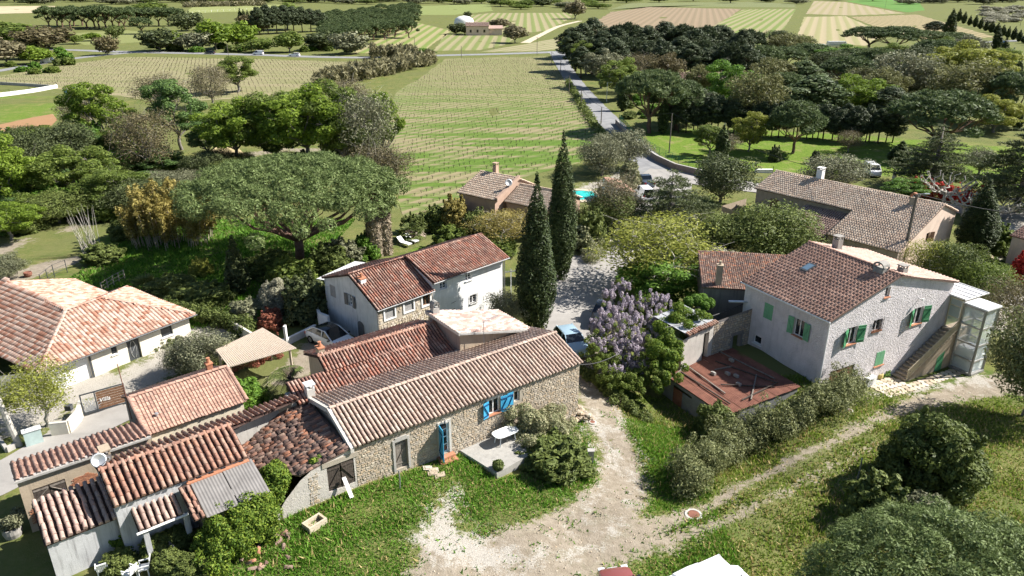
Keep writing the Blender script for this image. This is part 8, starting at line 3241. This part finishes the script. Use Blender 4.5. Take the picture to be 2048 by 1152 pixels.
chair('right wooden garden chair behind the sun loungers', G(847, 479), -60, 'wood_pale', 'wooden garden chairs')

# ------------------------------------------------------------------ gate, walls and fences
p0, p1 = G(168, 832), G(256, 806)
dg = (p1 - p0)
dg.z = 0
gl = dg.length
dg.normalize()
ng = Vector((dg.y, -dg.x, 0))
zg = max(p0.z, p1.z)
gt = thing('sliding_gate', 'dark brown slatted sliding gate with a cut out palm panel', 'gate', p0)
m_ = MB()
m_.box(p0 + Vector((0, 0, .08)), dg * gl, ng * .06, (0, 0, .08))
m_.box(p0 + Vector((0, 0, 1.55)), dg * gl, ng * .06, (0, 0, .08))
for k in (0, .32, 1):
	m_.box(p0 + dg * (gl - .08) * k + Vector((0, 0, .16)), dg * .08, ng * .06, (0, 0, 1.39))
m_.build('frame', M['anthracite'], gt)
for i in range(7):
	m_ = MB()
	m_.box(p0 + dg * gl * .35 + ng * .01 + Vector((0, 0, .2 + .19 * i)), dg * gl * .63, ng * .03, (0, 0, .16))
	m_.build('slat', M['wood_brown'], gt)
m_ = MB()
rr = random.Random(2)
cpn = p0 + dg * gl * .05 + Vector((0, 0, .3))
for j in range(4):
	o = p0 + dg * gl * (.06 + .05 * j) + Vector((0, 0, .25 + .1 * (j % 2))) + ng * .02
	for k in range(7):
		a_ = .1 + .32 * k
		m_.bar(o, o + (dg * math.cos(a_) + Vector((0, 0, math.sin(a_)))) * (.55 + .15 * (k % 3)), .07, .02)
m_.build('palm_panel', M['galvanised'], gt)
tx = bpy.data.curves.new('lettering', 'FONT')
tx.body = 'Villa'
tx.size = .42
tx.extrude = .008
tx.shear = .3
tx.materials.append(M['white_paint'])
tmp = bpy.data.objects.new('lettering', tx)
me = bpy.data.meshes.new_from_object(tmp)
bpy.data.objects.remove(tmp)
to = bpy.data.objects.new('lettering', me)
COL.objects.link(to)
to.parent = gt
to.matrix_parent_inverse = Matrix.Translation(-Vector(gt['pinv']))
o = p0 + dg * gl * .38 + ng * .075 + Vector((0, 0, .72))
to.matrix_basis = Matrix(((dg.x, 0, ng.x, o.x), (dg.y, 0, ng.y, o.y), (0, 1, 0, o.z), (0, 0, 0, 1)))


def low_wall(name, label, line, h, th, mat, cat='wall', cap=None, px=True, kind=None):
	P = [Vector(p) for p in (GP(line) if px else line)]
	t = thing(name, label, cat, (*P[0], float(hz(*P[0]))))
	m_ = MB()
	c_ = MB()
	for a, b_ in zip(P[:-1], P[1:]):
		d_ = (b_ - a)
		n_ = Vector((-d_.y, d_.x)).normalized() * th / 2
		k = max(1, int(d_.length / 3))
		for i in range(k):
			s, e = a + d_ * (i / k), a + d_ * ((i + 1) / k)
			zs_, ze_ = float(hz(*s)), float(hz(*e))
			pts = [(s - n_, zs_), (e - n_, ze_), (e + n_, ze_), (s + n_, zs_)]
			lo_ = [Vector((p.x, p.y, z - .3)) for p, z in pts]
			hi_ = [Vector((p.x, p.y, z + h)) for p, z in pts]
			m_.face(hi_)
			for j in range(4):
				q_ = (j + 1) % 4
				m_.face((lo_[j], lo_[q_], hi_[q_], hi_[j]))
			if cap:
				hc = [Vector((s.x, s.y, 0)).lerp(v_, 1.0) for v_ in hi_]
				up_ = [v_ + Vector((0, 0, .07)) for v_ in hi_]
				cx = sum(up_, Vector()) / 4
				c_.face([cx + (v_ - cx) * 1.0 for v_ in up_])
				for j in range(4):
					q_ = (j + 1) % 4
					c_.face((hi_[j], hi_[q_], up_[q_], up_[j]))
	m_.build('wall', M[mat], t)
	if cap:
		c_.build('coping', M[cap], t)
	return t


low_wall('garden_wall', 'low cream curved wall with planting beside the gate', [(105, 872), (140, 868), (160, 845), (166, 825)], .9, .22, 'villa_wall', cap='pale_concrete')
low_wall('garden_wall', 'low grey kerb wall by the concrete pole at the left edge', [(-10, 870), (15, 905), (38, 893)], .4, .2, 'concrete')
low_wall('garden_wall', 'stone retaining wall along the lane below the green fence', [(1232, 248), (1262, 282), (1285, 303), (1312, 322), (1350, 340), (1415, 356)], 1.0, .35, 'brown_render', cap='concrete')
low_wall('garden_wall', 'cream boundary wall in front of the planted bank', [(468, 662), (500, 682), (530, 700)], .9, .2, 'villa_wall')
low_wall('garden_wall', 'white wall stub with pillar beside the parked white car', [(636, 642), (642, 658), (660, 665)], 1.5, .25, 'white_wall')
low_wall('garden_wall', 'white low wall beside the dark hedge near the parked white car', [(545, 698), (575, 690), (632, 662)], .6, .2, 'white_wall')
low_wall('garden_wall', 'stone edging wall along the gravel drive at the right edge', [(1962, 500), (1985, 525), (2020, 555), (2060, 590)], .5, .3, 'tan_render')
low_wall('garden_wall', 'white plinth wall of the fenced plot at the far left', [(-20, 196), (60, 186), (115, 176)], 1.0, .3, 'white_wall')
low_wall('garden_wall', 'pale wall of the fenced plot further back at the far left', [(-20, 168), (50, 172), (112, 176)], .8, .3, 'concrete')
low_wall('street_wall', 'pale garden wall along the village street below the hedge', [(1218, 500), (1232, 482), (1248, 465)], .9, .25, 'pale_concrete')
low_wall('bench_block', 'long white concrete block on the verge before the lawn', [(1510, 345), (1545, 345)], .55, .6, 'white_wall', 'block')
low_wall('gate_pillar', 'white square gate pillar left of the red hedge', [(1784, 366), (1788, 367)], 1.7, .5, 'white_wall', 'pillar')
low_wall('gate_pillar', 'white gate pillar behind the young tree by the carport', [(572, 690), (576, 690)], 1.7, .35, 'white_wall', 'pillar')


def post_fence(name, label, line, h, gap, mat, rails=0, mesh=None, px=True, r=.04):
	P = [Vector(p) for p in (GP(line) if px else line)]
	t = thing(name, label, 'fence', (*P[0], float(hz(*P[0]))))
	prev = None
	pm = MB()
	pm.tube([(0, 0, -.2), (0, 0, h)], r, 5)
	me = pm.mesh('post', M[mat])
	tops = []
	for a, b_ in zip(P[:-1], P[1:]):
		k = max(1, round((b_ - a).length / gap))
		for i in range(k):
			p = a.lerp(b_, i / k)
			tops.append(Vector((p.x, p.y, float(hz(p.x, p.y)))))
	tops.append(Vector((*P[-1], float(hz(*P[-1])))))
	for p in tops:
		add('post', me, t, Matrix.Translation(p))
	if rails:
		m_ = MB()
		for a, b_ in zip(tops[:-1], tops[1:]):
			for k in range(rails):
				z = Vector((0, 0, h * (k + 1) / rails - .03))
				m_.bar(a + z, b_ + z, .03)
		m_.build('rail', M[mat], t)
	if mesh:
		m_ = MB()
		for a, b_ in zip(tops[:-1], tops[1:]):
			for k in range(int((b_ - a).length / .25)):
				p = a.lerp(b_, k * .25 / (b_ - a).length)
				m_.bar(p + Vector((0, 0, .1)), p + Vector((0, 0, h)), .018)
			for k in range(6):
				z = Vector((0, 0, h * (k + 1) / 6))
				m_.bar(a + z, b_ + z, .018)
		m_.build('mesh_panel', M[mesh], t)
	return t


M['green_wire'] = m_plain('green_wire', (.03, .16, .09), .6, .3)
post_fence('mesh_fence', 'green wire mesh fence along the lawn above the lane wall', [(1238, 246), (1266, 279), (1290, 299), (1318, 316), (1356, 334), (1420, 350)], 1.9, 2.6, 'green_wire', mesh='green_wire')
post_fence('post_fence', 'thin dark fence posts along the front of the lawn', [(1420, 352), (1490, 350), (1600, 352), (1640, 352)], 1.5, 5, 'black')
post_fence('post_fence', 'thin dark posts round the plot at the far left', [(-20, 196), (60, 186), (115, 176), (50, 172), (-20, 168)], 1.6, 6, 'black', rails=2)
post_fence('post_fence', 'wooden rail fence beside the small lawn behind the villa', [(205, 585), (228, 570), (250, 558)], 1.0, .9, 'wood_pale', rails=3, r=.06)
post_fence('post_fence', 'white fence at the edge of the ploughed plot', [(0, 270), (45, 268), (90, 276)], 1.3, 3, 'white_paint', rails=2)
post_fence('post_fence', 'grey garden fence above the bare soil patch', [(85, 575), (110, 555), (135, 545)], 1.4, 1.2, 'anthracite', rails=3)
post_fence('post_fence', 'line of stakes edging the pale plot under the green trees', [(50, 425), (110, 402), (165, 378), (200, 362)], .9, 1.6, 'wood_grey')
post_fence('post_fence', 'pale posts of the fenced field at the top', [(372, 27), (470, 22), (560, 18)], 2.0, 10, 'white_paint', rails=1, r=.12)


# ------------------------------------------------------------------ poles and wires
def pole(x, y, ty, lab, mat='pole_wood', r=.12, arm=False, lamp=False, top=None, lean=0.0):
	b = G(x, y)
	h = row_height(b, ty)
	t = thing('utility_pole', lab, 'pole', b)
	m_ = MB()
	m_.tube([b - Vector((0, 0, .3)), b + Vector((lean * h, 0, h))], [r, r * .7], 8)
	m_.build('shaft', M[mat], t)
	e = b + Vector((lean * h, 0, h))
	if arm:
		m_ = MB()
		m_.bar(e - Vector((.5, .2, .25)), e + Vector((.5, .2, -.25)), .07)
		for k in (-.45, 0, .45):
			m_.lathe(e + Vector((k, k * .4, -.22)), [(.03, 0), (.05, .05), (.03, .12), (0, .14)], 6)
		m_.build('crossarm', M['grey_metal'], t)
	if lamp:
		m_ = MB()
		m_.bar(e, e + Vector((.7, -.3, .1)), .05)
		m_.cbox(e + Vector((.8, -.33, .05)), (1, 0, 0), (0, 1, 0), (0, 0, 1), .5, .22, .1)
		m_.build('street_lamp', M['galvanised'], t)
	return e


e1 = pole(1103, 131, 103, 'utility pole at the far end of the lane', r=.12)
e2 = pole(1121, 152, 119, 'second utility pole along the lane')
e3 = pole(1138, 186, 151, 'third utility pole along the lane')
e4 = pole(1162, 216, 178, 'fourth utility pole along the lane by the gap')
e5 = pole(1202, 248, 214, 'nearest utility pole along the lane')
e6 = pole(1300, 254, 220, 'utility pole under the pines right of the lane', arm=True)
e7 = pole(1338, 306, 226, 'tall utility pole standing on the lawn')
e8 = pole(1797, 560, 388, 'thick dark wooden pole between the two right hand houses', r=.19, arm=True, lamp=True)
e9 = pole(1782, 535, 440, 'thin galvanised pole beside the thick dark one', 'galvanised', .06)
e10 = pole(1022, 600, 538, 'slim metal pole at the corner of the white wing', 'galvanised', .06, arm=True)
e11 = pole(40, 892, 690, 'leaning concrete power pole at the left edge', 'pole_concrete', .2, lean=-.14)
pole(1074, 110, 74, 'utility pole where the lane meets the main road', arm=True)
pole(923, 116, 92, 'utility pole beside the main road at the vineyard')
pole(830, 103, 76, 'utility pole in the green vineyard strip')
pole(775, 100, 70, 'utility pole left of the green vineyard strip')
pole(307, 102, 84, 'pale lamp post beside the far road', 'galvanised', .1)
pole(457, 112, 86, 'utility pole by the far parked cars')
pole(62, 130, 104, 'leaning pole near the white truck')
pole(297, 38, 24, 'far pole in front of the stone pines')
pole(1213, 205, 165, 'street lamp beside the lane', 'galvanised', .09, lamp=True)
pole(988, 98, 80, 'thin pole in the yellow vineyard')
pole(2040, 52, 12, 'far pole above the olive grove')
pole(1769, 22, 0, 'far pole in front of the green meadow')


def wire(lab, *pts, sag=.4, r=.018):
	m_ = MB()
	for a, b_ in zip(pts[:-1], pts[1:]):
		a, b_ = Vector(a), Vector(b_)
		m_.tube([a.lerp(b_, k / 8) - Vector((0, 0, sag * 4 * (k / 8) * (1 - k / 8))) for k in range(9)], r, 4)
	tag(m_.build('cable', M['cable']), lab, 'cable')


wire('cable slung along the lane poles', e1, e2, e3, e4, e5, sag=.5, r=.03)
wire('cable crossing from the lane to the lawn pole', e5, e7, sag=.8, r=.025)
wire('cable from the slim pole along the white wing wall', e10, K(7.3, -.1, 3.2), sag=.1)
wire('cable from the farmhouse corner into the wisteria', A(0, .2, 4.1), G(1240, 705, 3.0), sag=.3, r=.03)
wire('cable from the ruined wall to the lean-to', G(1330, 655, 3.4), Pf(5.0, -.1, 3.6), sag=.4, r=.03)
wire('cable from the thick dark pole towards the right', e8, Vector((62, 66, 7)), sag=.8, r=.03)
wire('cable from the lawn pole to the thick dark pole', e7, e8, sag=1.2, r=.03)

# ------------------------------------------------------------------ other small things
c = G(40, 897)
cb = thing('electric_cabinet', 'pale blue green electric cabinet by the concrete pole', 'cabinet', c)
f = Fr(c.x, c.y, 38)
m_ = MB()
m_.box(f(.35, -.2, c.z - .1), f.u * .95, f.v * .4, (0, 0, 1.15))
m_.build('box', m_plain('cabinet_paint', (.4, .5, .48), .6, .3), cb)
m_ = MB()
m_.box(f(.3, -.25, c.z + 1.05), f.u * 1.05, f.v * .5, (0, 0, .06))
m_.build('lid', M['white_plastic'], cb)
c = G(158, 848)
lb = thing('letter_box', 'black letter box on the low cream wall', 'letter box', c)
m_ = MB()
m_.cbox(c + Vector((-.6, .3, .9)), (1, 0, 0), (0, 1, 0), (0, 0, 1), .4, .3, .35)
m_.cbox(c + Vector((-.6, .3, 1.25)), (1, 0, 0), (0, 1, 0), (0, 0, 1), .44, .34, .03)
m_.build('box', M['anthracite'], lb)
c = G(1202, 482)
bn = thing('wheelie_bin', 'bin with a blue lid under the shrubs by the street', 'bin', c)
m_ = MB()
m_.lathe(c, [(.3, 0), (.38, 1.0), (.0, 1.0)], 4)
m_.build('tub', M['anthracite'], bn)
m_ = MB()
m_.cbox(c + Vector((0, 0, 1.0)), (1, 0, 0), (0, 1, 0), (0, 0, 1), .75, .75, .1)
m_.build('lid', M['blue_paint'], bn)
# pool with a turquoise cover
c = G(1160, 392)
pool = thing('swimming_pool', 'small pool with rumpled turquoise cover and white surround', 'pool', c)
m_ = MB()
m_.lathe(c, [(3.6, -.1), (3.6, .14), (2.5, .16), (2.5, .05)], 24)
m_.build('surround', M['pale_stone'], pool)
gxp, gyp = np.meshgrid(np.linspace(-2.4, 2.4, 22), np.linspace(-2.4, 2.4, 22), indexing='ij')
gzp = .12 + .1 * np.sin(gxp * 3.1 + np.sin(gyp * 2.3)) * np.sin(gyp * 2.7)
Vp = np.stack([gxp * .98 + c.x, gyp + c.y, gzp + c.z], -1).reshape(-1, 3)
iq, jq = np.meshgrid(np.arange(21), np.arange(21), indexing='ij')
qq = (iq * 22 + jq).ravel()
keep = np.hypot(gxp.ravel()[qq], gyp.ravel()[qq]) < 2.45
add('cover', np_mesh('cover', Vp, np.stack([qq, qq + 22, qq + 23, qq + 1], -1)[keep], m_plain('turquoise', (.03, .42, .38), .35, .5, var=.3, scale=1.5), True), pool)
# blue barrel and mixer in the far plot
c = G(133, 189)
br = thing('barrel', 'blue barrel standing in the far plot', 'barrel', c)
m_ = MB()
m_.lathe(c, [(.5, 0), (.55, .3), (.5, .6), (.55, .9), (.5, 1.4), (0, 1.4)], 14)
m_.build('drum', PAINT['blue'], br)
c = G(152, 187)
mx = thing('cement_mixer', 'grey cement mixer beside the blue barrel', 'mixer', c)
m_ = MB()
m_.lathe(c + Vector((0, 0, .8)), [(.2, 0), (.8, .4), (.8, .9), (.45, 1.5), (.4, 1.45)], 14)
m_.build('drum', M['galvanised'], mx)
m_ = MB()
for sx, sy in ((-.6, 0), (.6, .3), (.6, -.3)):
	m_.bar(c + Vector((sx, sy, 0)), c + Vector((0, 0, 1.1)), .12)
m_.build('stand', M['grey_metal'], mx)
m_ = MB()
c = G(20, 578)
m_.lathe((0, 0, 0), [(1.0, 0), (1.05, .3), (.8, .5), (.01, .55)], 18)
m_.v = [(x * 1.7 + c.x, y * .75 + c.y, z + c.z) for x, y, z in m_.v]
tag(m_.build('covered_boat', M['white_plastic'], None, True), 'white covered boat behind the villa roof', 'boat')
c = G(57, 553)
m_ = MB()
m_.lathe(c, [(.25, 0), (.38, .2), (.4, .45), (.34, .5), (.3, .45), (0, .4)], 14)
tag(m_.build('brazier', M['rust']), 'small rusty brazier on the bare soil patch', 'brazier')
c = G(1757, 757)
yp = thing('plant_pot', 'round yellow clay pot at the foot of the stairs', 'pot', c)
m_ = MB()
m_.lathe(c, [(.2, 0), (.32, .2), (.3, .45), (.24, .5), (.2, .42), (0, .4)], 14)
m_.build('pot', m_plain('yellow_clay', (.5, .4, .14), .7, .3), yp)
